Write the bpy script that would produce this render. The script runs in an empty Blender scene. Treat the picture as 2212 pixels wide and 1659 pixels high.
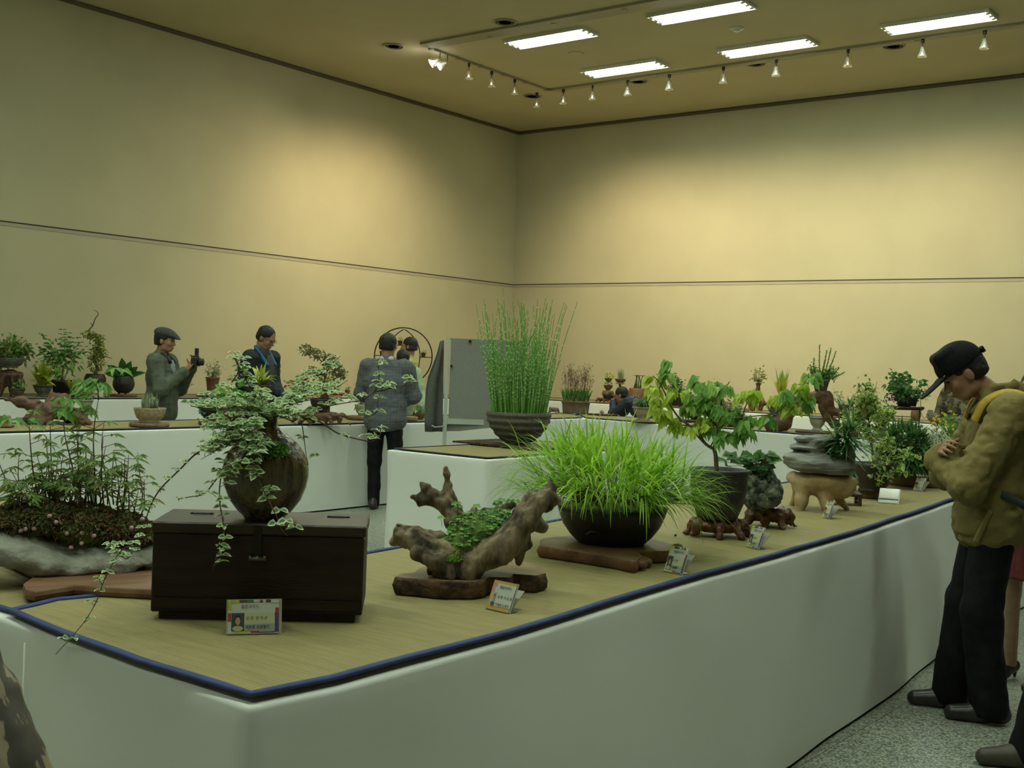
import bpy, math, random
import numpy as np
from mathutils import Vector as V, Matrix, Euler
R_ = math.radians
rnd = random.Random(7)

# ---------------------------------------------------------------- camera
SC = bpy.context.scene
COL = SC.collection
W, H = 2212, 1659
F = 2513.66
YAW, PITCH, ROLL, HC = -0.6603946, -0.01837193, 0.03826687, 1.5
def cam_axes():
    f = V((math.sin(YAW)*math.cos(PITCH), math.cos(YAW)*math.cos(PITCH), math.sin(PITCH)))
    r = V((math.cos(YAW), -math.sin(YAW), 0)); u = r.cross(f)
    r2 = r*math.cos(ROLL) + u*math.sin(ROLL); u2 = -r*math.sin(ROLL) + u*math.cos(ROLL)
    return f, r2, u2
CF, CR, CU = cam_axes()
cd = bpy.data.cameras.new('camera'); cam = bpy.data.objects.new('camera', cd); COL.objects.link(cam)
cam.matrix_world = Matrix(((CR.x, CU.x, -CF.x, 0), (CR.y, CU.y, -CF.y, 0), (CR.z, CU.z, -CF.z, HC), (0, 0, 0, 1)))
cd.sensor_fit = 'HORIZONTAL'; cd.sensor_width = 36; cd.lens = F/W*36; cd.clip_start = .05; cd.clip_end = 100
SC.camera = cam
# ---------------------------------------------------------------- world and exposure
wd = bpy.data.worlds.new('world'); SC.world = wd; wd.use_nodes = True
wd.node_tree.nodes['Background'].inputs[0].default_value = (.5, .55, .45, 1)
wd.node_tree.nodes['Background'].inputs[1].default_value = 0.0
SC.view_settings.view_transform = 'Standard'; SC.view_settings.look = 'None'
SC.view_settings.gamma = 1; SC.view_settings.use_curve_mapping = False
SC.view_settings.exposure = 0.0
TUBE_COL, TUBE_POW = (.84, 1.0, .84), 30.0
TRAY_POW = 27.0
SPOT_COL, SPOT_POW = (1.0, .79, .48), 130.0

# ---------------------------------------------------------------- measuring from the camera position
def ray(px, py): return CF + CR*((px-W/2)/F) - CU*((py-H/2)/F)
CP = V((0, 0, HC))
def P(px, py, z): d = ray(px, py); return CP + d*((z-HC)/d.z)
def PX(px, py, x): d = ray(px, py); return CP + d*(x/d.x)
def PY(px, py, y): d = ray(px, py); return CP + d*(y/d.y)
def PD(px, py, dep): return CP + ray(px, py)*dep
class Fr:
    """place on a surface: base point, heading away from the viewer, metres per image pixel there"""
    def __init__(s, px, py, z=None, p=None, turn=0):
        s.loc = p if p is not None else P(px, py, z)
        s.dep = (s.loc-CP).dot(CF); s.s = s.dep/F; s.px, s.py = px, py
        a = math.atan2(s.loc.x, s.loc.y); s.rot = -a + turn
        s.turn = turn
    def L(s, px, py, d=0):
        dx, dy = px-s.px, py-s.py
        x, z = (dx+dy*.039)*s.s, (-dy+dx*.039)*s.s
        v = V((x, d, z))
        if s.turn: v = Matrix.Rotation(-s.turn, 3, 'Z') @ v
        return v
    def w(s, v): return Matrix.Rotation(s.rot, 3, 'Z') @ v + s.loc

# ---------------------------------------------------------------- materials
MATS = {}
def nt(name):
    m = bpy.data.materials.new(name); m.use_nodes = True
    t = m.node_tree; return m, t, t.nodes['Principled BSDF']
def c4(c): return (c[0], c[1], c[2], 1)
def M(name, c=(.5, .5, .5), c2=None, scale=8, rough=.6, bump=0, bscale=None, stretch=(1, 1, 1), metal=0, spec=.4, detail=5, lo=.35, hi=.65, coat=0, emit=None, estr=0, alpha=1, trans=0):
    if name in MATS: return MATS[name]
    m, t, b = nt(name)
    b.inputs['Base Color'].default_value = c4(c); b.inputs['Roughness'].default_value = rough
    b.inputs['Metallic'].default_value = metal; b.inputs['Specular IOR Level'].default_value = spec
    b.inputs['Coat Weight'].default_value = coat
    if trans: b.inputs['Transmission Weight'].default_value = trans
    if emit: b.inputs['Emission Color'].default_value = c4(emit); b.inputs['Emission Strength'].default_value = estr
    if c2 or bump:
        tc = t.nodes.new('ShaderNodeTexCoord'); mp = t.nodes.new('ShaderNodeMapping'); mp.inputs['Scale'].default_value = stretch
        t.links.new(tc.outputs['Object'], mp.inputs[0])
    if c2:
        n = t.nodes.new('ShaderNodeTexNoise'); n.inputs['Scale'].default_value = scale; n.inputs['Detail'].default_value = detail
        r = t.nodes.new('ShaderNodeValToRGB'); r.color_ramp.elements[0].position = lo; r.color_ramp.elements[1].position = hi
        r.color_ramp.elements[0].color = c4(c); r.color_ramp.elements[1].color = c4(c2)
        t.links.new(mp.outputs[0], n.inputs['Vector']); t.links.new(n.outputs['Fac'], r.inputs[0]); t.links.new(r.outputs[0], b.inputs['Base Color'])
    if bump:
        n2 = t.nodes.new('ShaderNodeTexNoise'); n2.inputs['Scale'].default_value = bscale or scale*2; n2.inputs['Detail'].default_value = 6
        bp = t.nodes.new('ShaderNodeBump'); bp.inputs['Strength'].default_value = min(1, bump); bp.inputs['Distance'].default_value = .01*max(1, bump)
        t.links.new(mp.outputs[0], n2.inputs['Vector']); t.links.new(n2.outputs['Fac'], bp.inputs['Height']); t.links.new(bp.outputs[0], b.inputs['Normal'])
    MATS[name] = m; return m
def MF(name, c1, c2, c3=None, rough=.5, trans=.3, spec=.35):
    """foliage: three tones picked leaf by leaf (face attribute tint)"""
    if name in MATS: return MATS[name]
    m, t, b = nt(name)
    a = t.nodes.new('ShaderNodeAttribute'); a.attribute_name = 'tint'
    r = t.nodes.new('ShaderNodeValToRGB'); e = r.color_ramp.elements
    e[0].color = c4(c1); e[1].color = c4(c3 or c2); e[1].position = 1
    if c3: x = e.new(.5); x.color = c4(c2)
    t.links.new(a.outputs['Fac'], r.inputs[0]); t.links.new(r.outputs[0], b.inputs['Base Color'])
    b.inputs['Roughness'].default_value = rough; b.inputs['Specular IOR Level'].default_value = spec
    if trans:
        tr = t.nodes.new('ShaderNodeBsdfTranslucent'); mx = t.nodes.new('ShaderNodeMixShader'); mx.inputs[0].default_value = trans
        t.links.new(r.outputs[0], tr.inputs[0]); t.links.new(b.outputs[0], mx.inputs[1]); t.links.new(tr.outputs[0], mx.inputs[2])
        t.links.new(mx.outputs[0], t.nodes['Material Output'].inputs[0])
    MATS[name] = m; return m

# ---------------------------------------------------------------- objects
def thing(name, label, cat, loc=(0, 0, 0), rotz=0, group=None):
    o = bpy.data.objects.new(name, None); COL.objects.link(o); o.empty_display_size = .05
    o.location = loc; o.rotation_euler = (0, 0, rotz); tag(o, label, cat, group); return o
def tag(o, label, cat, group=None, kind=None):
    o['label'] = label; o['category'] = cat
    if group: o['group'] = group
    if kind: o['kind'] = kind
    return o
def link(name, me, mats, parent=None, smooth=True):
    if not isinstance(mats, (list, tuple)): mats = [mats]
    for m in mats: me.materials.append(m)
    if smooth: me.polygons.foreach_set('use_smooth', [True]*len(me.polygons))
    o = bpy.data.objects.new(name, me); COL.objects.link(o)
    if parent is not None: o.parent = parent
    return o
def struct(o): o['kind'] = 'structure'; return o

class MB:
    """mesh collector"""
    def __init__(s): s.v = []; s.f = []; s.mi = []; s.t = []; s.cur = 0; s.tint = 0.0
    def add(s, vs, fs, tint=None):
        n = len(s.v); s.v.extend([tuple(v) for v in vs]); tt = s.tint if tint is None else tint
        for i, f in enumerate(fs):
            s.f.append(tuple(n+k for k in f)); s.mi.append(s.cur); s.t.append(tt[i] if isinstance(tt, (list, tuple)) else tt)
        return s
    def box(s, c, h, rot=None, bev=0, taper=1):
        c = V(c); hx, hy, hz = h; vs = []
        if bev <= 0:
            for z, k in ((-hz, 1), (hz, taper)):
                for x, y in ((-hx, -hy), (hx, -hy), (hx, hy), (-hx, hy)): vs.append(V((x*k, y*k, z)))
            fs = [(3, 2, 1, 0), (4, 5, 6, 7), (0, 1, 5, 4), (1, 2, 6, 5), (2, 3, 7, 6), (3, 0, 4, 7)]
        else:
            b = bev; rings = [(-hz, hx-b, hy-b, 0), (-hz+b, hx-b, hy-b, b), (hz-b, hx-b, hy-b, b), (hz, hx-b, hy-b, 0)]
            fs = []
            for z, x, y, o in rings:
                k = 1+(taper-1)*(z+hz)/(2*hz)
                for sx, sy in ((-1, -1), (1, -1), (1, 1), (-1, 1)):
                    p = [(sx*(x+o), sy*y), (sx*x, sy*(y+o))]
                    if sx*sy > 0: p.reverse()
                    if (sx, sy) in ((1, -1), (-1, 1)): p = [(sx*x, sy*(y+o)), (sx*(x+o), sy*y)]
                    else: p = [(sx*(x+o), sy*y), (sx*x, sy*(y+o))]
                    for q in p: vs.append(V((q[0]*k, q[1]*k, z)))
            for i in range(3):
                for j in range(8): a = i*8; fs.append((a+j, a+(j+1) % 8, a+8+(j+1) % 8, a+8+j))
            fs.append(tuple(range(7, -1, -1))); fs.append(tuple(range(24, 32)))
        if rot is not None:
            m = rot if isinstance(rot, Matrix) else Euler(rot).to_matrix(); vs = [m @ v for v in vs]
        return s.add([v+c for v in vs], fs)
    def tube(s, pts, r, sides=6, cap=True, flat=1.0):
        pts = [V(p) for p in pts]; n = len(pts)
        if not isinstance(r, (list, tuple)): r = [r]*n
        if len(r) == 2 and n > 2: r = [r[0]+(r[1]-r[0])*i/(n-1) for i in range(n)]
        vs = []; fs = []; up = None
        for i, p in enumerate(pts):
            d = (pts[min(i+1, n-1)]-pts[max(i-1, 0)])
            if d.length < 1e-9: d = V((0, 0, 1))
            d.normalize()
            if up is None: up = V((0, 0, 1)) if abs(d.z) < .9 else V((0, 1, 0))
            a = d.cross(up)
            if a.length < 1e-4: a = d.orthogonal()
            a.normalize(); b = a.cross(d); up = b
            for k in range(sides):
                t = 2*math.pi*k/sides; vs.append(p + a*(math.cos(t)*r[i]) + b*(math.sin(t)*r[i]*flat))
        for i in range(n-1):
            for k in range(sides): a = i*sides; k2 = (k+1) % sides; fs.append((a+k, a+k2, a+sides+k2, a+sides+k))
        if cap: fs.append(tuple(range(sides-1, -1, -1))); fs.append(tuple(range((n-1)*sides, n*sides)))
        return s.add(vs, fs)
    def lathe(s, prof, n=28, c=(0, 0, 0), sx=1, sy=1, wob=0, seed=0, sq=0):
        c = V(c); vs = []; fs = []; m = len(prof); rr = random.Random(seed)
        ph = [rr.uniform(0, 6.28) for _ in range(4)]
        for r, z in prof:
            for k in range(n):
                a = 2*math.pi*k/n
                w = 1 + wob*(math.sin(2*a+ph[0]+z*9)+.6*math.sin(3*a+ph[1]-z*14)+.4*math.sin(5*a+ph[2]+z*20))
                q = 1
                if sq: ca, sa = abs(math.cos(a)), abs(math.sin(a)); q = 1+sq*(1/max(ca, sa)-1)
                vs.append(V((math.cos(a)*r*sx*w*q, math.sin(a)*r*sy*w*q, z))+c)
        for i in range(m-1):
            for k in range(n): k2 = (k+1) % n; a = i*n; fs.append((a+k, a+k2, a+n+k2, a+n+k))
        if prof[0][0] > 1e-4: fs.append(tuple(range(n-1, -1, -1)))
        if prof[-1][0] > 1e-4: fs.append(tuple(range((m-1)*n, m*n)))
        return s.add(vs, fs)
    def slab(s, outline, z0, z1, seed=0, rough=0, bev=.004, tint=None):
        """thick board from an outline, its sides rough"""
        rr = random.Random(seed); n = len(outline); vs = []; fs = []
        cx = sum(p[0] for p in outline)/n; cy = sum(p[1] for p in outline)/n
        rows = [(z0, 1-bev*8, 0), (z0+(z1-z0)*.12, 1, 1), (z0+(z1-z0)*.5, 1.01, 1), (z1-(z1-z0)*.12, 1, .5), (z1, 1-bev*5, 0)]
        for z, k, q in rows:
            for x, y in outline:
                j = 1+q*rough*rr.uniform(-1, 1)
                vs.append(V((cx+(x-cx)*k*j, cy+(y-cy)*k*j, z)))
        for i in range(len(rows)-1):
            for k in range(n): k2 = (k+1) % n; a = i*n; fs.append((a+k, a+k2, a+n+k2, a+n+k))
        fs.append(tuple(range(n-1, -1, -1))); a = (len(rows)-1)*n; fs.append(tuple(range(a, a+n)))
        return s.add(vs, fs)
    # ---- leaves
    def leaf(s, p, d, L, w, t=None, up=None, fold=.25, droop=.15, edge=None, lobes=0):
        p = V(p); d = V(d).normalized(); up = V(up) if up is not None else V((rnd.gauss(0, .45), rnd.gauss(-.55, .4), .75))
        a = d.cross(up)
        if a.length < 1e-3: a = d.orthogonal()
        a.normalize(); n = a.cross(d)
        t = s.tint if t is None else t
        def q(u, v, h=0): return p + d*(L*u) + a*(w*v) + n*(h*w) - V((0, 0, 1))*(droop*L*u*u)
        if edge is None:
            s.add([q(0, 0), q(.35, -.5, fold), q(.75, -.3, fold*.7), q(1, 0), q(.75, .3, fold*.7), q(.35, .5, fold), q(.5, 0, 0)],
                  [(0, 6, 1), (1, 6, 2), (2, 6, 3), (3, 6, 4), (4, 6, 5), (5, 6, 0)], t)
        else:
            vs = [q(0, 0), q(.3, -.5, fold), q(.7, -.38, fold*.7), q(1, 0), q(.7, .38, fold*.7), q(.3, .5, fold),
                  q(.12, 0), q(.35, -.27, fold*.5), q(.62, -.2, fold*.4), q(.78, 0), q(.62, .2, fold*.4), q(.35, .27, fold*.5)]
            fs = [(0, 6, 7, 1), (1, 7, 8, 2), (2, 8, 9, 3), (3, 9, 10, 4), (4, 10, 11, 5), (5, 11, 6, 0), (6, 9, 8, 7), (6, 11, 10, 9)]
            s.add(vs, fs, [edge]*6+[t]*2)
        return s
    def blade(s, p, d, L, w, droop=.5, n=5, t=None, up=None, tip=.08, base=.6):
        """narrow leaf bending under its weight"""
        p = V(p); d = V(d).normalized(); t = s.tint if t is None else t
        pts = []; q = p.copy(); dd = d.copy(); st = L/n
        for i in range(n+1):
            pts.append(q.copy()); dd = (dd + V((0, 0, -1))*(droop*(i+1)/n*.5)).normalized(); q = q+dd*st
        vs = []
        for i, q in enumerate(pts):
            e = (pts[min(i+1, n)]-pts[max(i-1, 0)]).normalized(); a = e.cross(V((0, 0, 1)))
            if a.length < 1e-3: a = V((1, 0, 0))
            a.normalize(); u = i/n
            ww = w*.5*(base+(1-base)*min(1, u*3) if u < .35 else max(tip, 1-((u-.35)/.65)**1.6))
            vs += [q-a*ww, q+a*ww]
        s.add(vs, [(2*i, 2*i+1, 2*i+3, 2*i+2) for i in range(n)], t); return pts
    def build(s, name, mats, parent=None, smooth=True, tint=False):
        me = bpy.data.meshes.new(name); me.from_pydata(s.v, [], s.f)
        if any(s.mi): me.polygons.foreach_set('material_index', s.mi)
        if tint:
            at = me.attributes.new('tint', 'FLOAT', 'FACE'); at.data.foreach_set('value', s.t)
        me.validate(clean_customdata=False); me.update()
        return link(name, me, mats, parent, smooth)

# ---------------------------------------------------------------- implicit shapes (blended solids)
_NL = np.random.RandomState(3).rand(32, 32, 32).astype(np.float32)
def vnoise(X, Y, Z):
    xi = np.floor(X).astype(np.int32); yi = np.floor(Y).astype(np.int32); zi = np.floor(Z).astype(np.int32)
    fx = X-xi; fy = Y-yi; fz = Z-zi; fx = fx*fx*(3-2*fx); fy = fy*fy*(3-2*fy); fz = fz*fz*(3-2*fz)
    x0, x1, y0, y1, z0, z1 = xi & 31, (xi+1) & 31, yi & 31, (yi+1) & 31, zi & 31, (zi+1) & 31
    g = _NL
    a = g[x0, y0, z0]*(1-fx)+g[x1, y0, z0]*fx; b = g[x0, y1, z0]*(1-fx)+g[x1, y1, z0]*fx
    c = g[x0, y0, z1]*(1-fx)+g[x1, y0, z1]*fx; d = g[x0, y1, z1]*(1-fx)+g[x1, y1, z1]*fx
    return ((a*(1-fy)+b*fy)*(1-fz)+(c*(1-fy)+d*fy)*fz)*2-1
def cone(a, b, r0, r1=None, **k): return dict(t='c', a=V(a), b=V(b), r0=r0, r1=r0 if r1 is None else r1, **k)
def ell(c, r, rot=None, **k): return dict(t='e', c=V(c), r=r, rot=rot, **k)
def rbox(c, h, rd=.01, rot=None, **k): return dict(t='b', c=V(c), h=h, rd=rd, rot=rot, **k)
def chain(pts, rs, **k): return [cone(pts[i], pts[i+1], rs[i], rs[i+1], **k) for i in range(len(pts)-1)]
def _rm(rot):
    if rot is None: return np.eye(3)
    m = rot if isinstance(rot, Matrix) else Euler(rot).to_matrix()
    return np.array(m.to_3x3())
def sdf_mesh(prims, h=.01, k=.02, noise=(), name='solid'):
    lo = np.array([1e9]*3); hi = -lo; bb = []
    for p in prims:
        if p['t'] == 'c':
            A = np.array(p['a']); B = np.array(p['b']); r = max(p['r0'], p['r1'])
            l, u = np.minimum(A, B)-r, np.maximum(A, B)+r
        else:
            ext = np.abs(_rm(p['rot'])) @ np.array(p['r'] if p['t'] == 'e' else p['h']) ; c = np.array(p['c'])
            rr = p.get('rd', 0) if p['t'] == 'b' else 0
            l, u = c-ext-rr, c+ext+rr
        bb.append((l, u))
        if not p.get('sub'): lo = np.minimum(lo, l); hi = np.maximum(hi, u)
    amp = sum(n[0] for n in noise); pad = 3*h+amp+k*.3
    lo -= pad; hi += pad; n = np.ceil((hi-lo)/h).astype(int)+1
    D = np.full(n, .2, np.float32)
    ax = [lo[i]+h*np.arange(n[i]) for i in range(3)]
    for p, (l, u) in zip(prims, bb):
        kk = p.get('k', k); m = kk*1.2+3*h+amp
        i0 = np.clip(np.floor((l-m-lo)/h).astype(int), 0, n-1); i1 = np.clip(np.ceil((u+m-lo)/h).astype(int)+1, 1, n)
        if np.any(i1 <= i0): continue
        X, Y, Z = np.meshgrid(ax[0][i0[0]:i1[0]], ax[1][i0[1]:i1[1]], ax[2][i0[2]:i1[2]], indexing='ij')
        if p['t'] == 'c':
            a = p['a']; ba = p['b']-p['a']; L2 = max(ba.length_squared, 1e-12)
            x, y, z = X-a.x, Y-a.y, Z-a.z; t = np.clip((x*ba.x+y*ba.y+z*ba.z)/L2, 0, 1)
            d = np.sqrt((x-ba.x*t)**2+(y-ba.y*t)**2+(z-ba.z*t)**2)-(p['r0']+(p['r1']-p['r0'])*t)
        else:
            c = p['c']; R = _rm(p['rot']); x, y, z = X-c.x, Y-c.y, Z-c.z
            lx = R[0, 0]*x+R[1, 0]*y+R[2, 0]*z; ly = R[0, 1]*x+R[1, 1]*y+R[2, 1]*z; lz = R[0, 2]*x+R[1, 2]*y+R[2, 2]*z
            if p['t'] == 'e':
                r = p['r']; k0 = np.sqrt((lx/r[0])**2+(ly/r[1])**2+(lz/r[2])**2); k1 = np.sqrt((lx/r[0]**2)**2+(ly/r[1]**2)**2+(lz/r[2]**2)**2)
                d = k0*(k0-1)/np.maximum(k1, 1e-9)
                d = np.where(k0 < 1e-3, -min(r), d)
            else:
                hh = p['h']; rd = p['rd']; qx, qy, qz = np.abs(lx)-hh[0], np.abs(ly)-hh[1], np.abs(lz)-hh[2]
                d = np.sqrt(np.maximum(qx, 0)**2+np.maximum(qy, 0)**2+np.maximum(qz, 0)**2)+np.minimum(np.maximum(np.maximum(qx, qy), qz), 0)-rd
        sl = tuple(slice(i0[j], i1[j]) for j in range(3)); o = D[sl]
        if p.get('sub'):
            e = np.maximum(kk-np.abs(o+d), 0)/max(kk, 1e-6); D[sl] = np.maximum(o, -d)+e*e*kk*.25
        else:
            e = np.maximum(kk-np.abs(o-d), 0)/max(kk, 1e-6); D[sl] = np.minimum(o, d)-e*e*kk*.25
    if noise:
        msk = np.abs(D) < amp*2+2*h; I = np.nonzero(msk)
        X, Y, Z = ax[0][I[0]], ax[1][I[1]], ax[2][I[2]]
        for nn in noise:
            st = nn[2] if len(nn) > 2 else (1, 1, 1)
            v = vnoise(X*nn[1]*st[0]+5, Y*nn[1]*st[1]+9, Z*nn[1]*st[2]+3); v = 1-2.6*np.abs(v) if len(nn) > 3 else v; D[I] += (nn[0]*v).astype(np.float32)
    # surface nets
    S = D < 0
    c000 = S[:-1, :-1, :-1].astype(np.int8)
    cnt = sum(S[(slice(None, -1) if not a else slice(1, None)), (slice(None, -1) if not b else slice(1, None)), (slice(None, -1) if not c else slice(1, None))].astype(np.int8) for a in (0, 1) for b in (0, 1) for c in (0, 1))
    act = (cnt > 0) & (cnt < 8); I = np.nonzero(act); nv = len(I[0])
    idx = np.full(act.shape, -1, np.int64); idx[I] = np.arange(nv)
    acc = np.zeros((nv, 3)); num = np.zeros(nv)
    cor = [(a, b, c) for a in (0, 1) for b in (0, 1) for c in (0, 1)]
    val = {q: D[I[0]+q[0], I[1]+q[1], I[2]+q[2]] for q in cor}
    for q in cor:
        for a in range(3):
            if q[a] == 0:
                q2 = list(q); q2[a] = 1; q2 = tuple(q2); v0, v1 = val[q], val[q2]
                x = (v0 < 0) != (v1 < 0); t = np.where(x, v0/np.where(x, v0-v1, 1), 0)
                for j in range(3): acc[:, j] += np.where(x, q[j]+(t if j == a else 0), 0)
                num += x
    vs = (np.stack(I, 1)+acc/np.maximum(num, 1)[:, None])*h+lo
    quads = []
    for a in range(3):
        b, c = (a+1) % 3, (a+2) % 3
        s0 = [slice(None)]*3; s1 = [slice(None)]*3; s0[a] = slice(None, -1); s1[a] = slice(1, None)
        A, B = S[tuple(s0)], S[tuple(s1)]
        X = A != B; e = np.nonzero(X); e = [np.array(t) for t in e]
        ok = (e[b] > 0) & (e[c] > 0) & (e[b] < n[b]-1) & (e[c] < n[c]-1); e = [t[ok] for t in e]; flip = A[tuple(e)]
        def ci(db, dc):
            q = [None]*3; q[a] = e[a]; q[b] = e[b]+db; q[c] = e[c]+dc; return idx[tuple(q)]
        q0, q1, q2, q3 = ci(-1, -1), ci(0, -1), ci(0, 0), ci(-1, 0)
        f = np.where(flip[:, None], np.stack([q0, q1, q2, q3], 1), np.stack([q3, q2, q1, q0], 1)); quads.append(f)
    f = np.concatenate(quads); f = f[(f >= 0).all(1)]
    me = bpy.data.meshes.new(name)
    me.vertices.add(nv); me.vertices.foreach_set('co', vs.astype(np.float32).ravel())
    me.loops.add(len(f)*4); me.loops.foreach_set('vertex_index', f.ravel().astype(np.int32))
    me.polygons.add(len(f)); me.polygons.foreach_set('loop_start', (np.arange(len(f))*4).astype(np.int32))
    me.update(calc_edges=True); me.validate(); return me
def solid(name, prims, mat, parent=None, h=.01, k=.02, noise=(), smooth=True):
    return link(name, sdf_mesh(prims, h, k, noise, name), mat, parent, smooth)
# ================================================================ ROOM
CZ = 6.18; XL, YB, XR, YF = -14.6, 18.7, 7.5, -7.0
m_wall = M('painted_wall', (.47, .43, .285), (.50, .46, .305), scale=1.2, rough=.85, bump=.08, bscale=60, spec=.15)
m_ceil = M('ceiling_paint', (.46, .40, .255), (.49, .43, .275), scale=1, rough=.9, bump=.05, bscale=40, spec=.1)
m_trim = M('dark_trim', (.12, .09, .06), rough=.6); m_seam = M('seam_strip', (.40, .35, .26), rough=.6); m_seamd = M('seam_gap', (.05, .042, .035), rough=.8)
def floor_mat():
    m, t, b = nt('terrazzo_floor'); tc = t.nodes.new('ShaderNodeTexCoord')
    v = t.nodes.new('ShaderNodeTexVoronoi'); v.inputs['Scale'].default_value = 130
    n = t.nodes.new('ShaderNodeTexNoise'); n.inputs['Scale'].default_value = 3.5; n.inputs['Detail'].default_value = 8
    r = t.nodes.new('ShaderNodeValToRGB'); e = r.color_ramp.elements
    e[0].position = .2; e[0].color = (.12, .14, .11, 1); e[1].position = .8; e[1].color = (.42, .44, .36, 1); x = e.new(.5); x.color = (.28, .30, .24, 1)
    s = t.nodes.new('ShaderNodeSeparateColor'); t.links.new(tc.outputs['Object'], v.inputs['Vector']); t.links.new(v.outputs['Color'], s.inputs[0]); t.links.new(s.outputs[0], r.inputs[0])
    br = t.nodes.new('ShaderNodeTexBrick'); br.offset = 0; br.inputs['Scale'].default_value = 1; br.inputs['Brick Width'].default_value = .6; br.inputs['Row Height'].default_value = .6
    br.inputs['Mortar Size'].default_value = .0022; br.inputs['Color1'].default_value = (1, 1, 1, 1); br.inputs['Color2'].default_value = (.95, .95, .95, 1); br.inputs['Mortar'].default_value = (.3, .3, .28, 1)
    t.links.new(tc.outputs['Object'], br.inputs['Vector'])
    mx = t.nodes.new('ShaderNodeMix'); mx.data_type = 'RGBA'; mx.blend_type = 'MULTIPLY'; mx.inputs[0].default_value = 1
    t.links.new(r.outputs[0], mx.inputs[6]); t.links.new(br.outputs[0], mx.inputs[7]); t.links.new(mx.outputs[2], b.inputs['Base Color'])
    b.inputs['Roughness'].default_value = .38; b.inputs['Specular IOR Level'].default_value = .4; return m
m_floor = floor_mat()
def quadbox(name, lo, hi, m, sm=False):
    b = MB(); lo, hi = V(lo), V(hi); b.box((lo+hi)/2, (hi-lo)/2); return struct(b.build(name, m, smooth=sm))
quadbox('floor', (XL-.2, YF-.2, -.1), (XR+.2, YB+.2, 0), m_floor)
quadbox('ceiling', (XL-.2, YF-.2, CZ), (XR+.2, YB+.2, CZ+.1), m_ceil)
quadbox('wall_left', (XL-.2, YF, 0), (XL, YB, CZ), m_wall)
quadbox('wall_back', (XL-.2, YB, 0), (XR+.2, YB+.2, CZ), m_wall)
quadbox('wall_right', (XR, YF, 0), (XR+.2, YB, CZ), m_wall)
quadbox('wall_front', (XL-.2, YF-.2, 0), (XR+.2, YF, CZ), m_wall)
# slim dark cornice and the panel joint running round both walls
quadbox('trim_1', (XL, YF, CZ-.055), (XL+.05, YB, CZ-.012), m_trim)
quadbox('trim_2', (XL+.05, YB-.05, CZ-.055), (XR, YB, CZ-.012), m_trim)
quadbox('trim_3', (XL, YF, 3.03), (XL+.006, YB, 3.075), m_seam)
quadbox('trim_4', (XL+.006, YB-.006, 3.03), (XR, YB, 3.075), m_seam)
quadbox('trim_5', (XL, YF, 3.075), (XL+.007, YB, 3.094), m_seamd)
quadbox('trim_6', (XL+.007, YB-.007, 3.075), (XR, YB, 3.094), m_seamd)

# ---- fluorescent fittings: three bare tubes in an open metal tray
m_tray = M('white_tray', (.62, .60, .52), rough=.4); m_tube = M('lit_tube', (1, 1, 1), emit=TUBE_COL, estr=TUBE_POW); m_cap = M('tube_cap', (.35, .33, .3), rough=.4, metal=.6)
def troffer():
    t = thing('fluorescent_light', '', 'ceiling light')
    b = MB(); w, d, q = .70, .21, .012
    b.box((0, 0, -.006), (w, d, .006))
    for sx in (-1, 1): b.box((sx*(w-q/2), 0, -.028), (q/2, d, .022))
    for sy in (-1, 1): b.box((0, sy*(d-q/2), -.028), (w-q, q/2, .022))
    b.build('tray', m_tray, t, smooth=False)
    for y in (-.125, 0, .125):
        b = MB(); b.tube([(-.64, y, -.045), (.64, y, -.045)], .0165, 10); o = b.build('tube', m_tube, t)
        for sx in (-1, 1): b = MB(); b.tube([(sx*.64, y, -.045), (sx*.66, y, -.045)], .018, 8); b.box((sx*.67, y, -.033), (.012, .02, .022)); b.build('tube_holder', m_cap, t)
    l = bpy.data.lights.new('reflector_light', 'AREA'); l.shape = 'RECTANGLE'; l.size = 1.3; l.size_y = .34; l.energy = TRAY_POW; l.color = TUBE_COL; l.spread = R_(155)
    q = bpy.data.objects.new('reflector_light', l); COL.objects.link(q); q.parent = t; q.location = (0, 0, -.062)
    return t
proto_t = troffer(); first = True
tlab = {(0, 0): 'left light of the nearer ceiling row, above the track corner with two lit lamps', (1, 0): 'bare three-tube light cut by the top edge of the photo',
        (0, 1): 'leftmost and farthest light of the row nearest the back wall', (1, 1): 'middle light of the ceiling row nearest the back wall', (2, 1): 'rightmost three-tube light, at the upper right of the ceiling'}
def copy_tree(o, parent=None):
    c = o.copy(); COL.objects.link(c); c.parent = parent
    for ch in list(o.children): copy_tree(ch, c)
    return c
GX, GY, SX, SY = -9.97, 13.42, 2.42, 1.96
for i in range(0, 7):
    for j in range(-8, 2):
        if i > 4: continue
        if (i, j) not in tlab and ((j % 2) or (i % 2 == 1 and j not in (-4, -6))): continue
        o = proto_t if first else copy_tree(proto_t); first = False
        o.location = (GX+SX*i, GY+SY*j, CZ)
        lb = tlab.get((i, j))
        tag(o, lb or 'three-tube fluorescent light on the part of the ceiling behind the viewer', 'ceiling light', 'fluorescent ceiling lights' )

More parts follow.
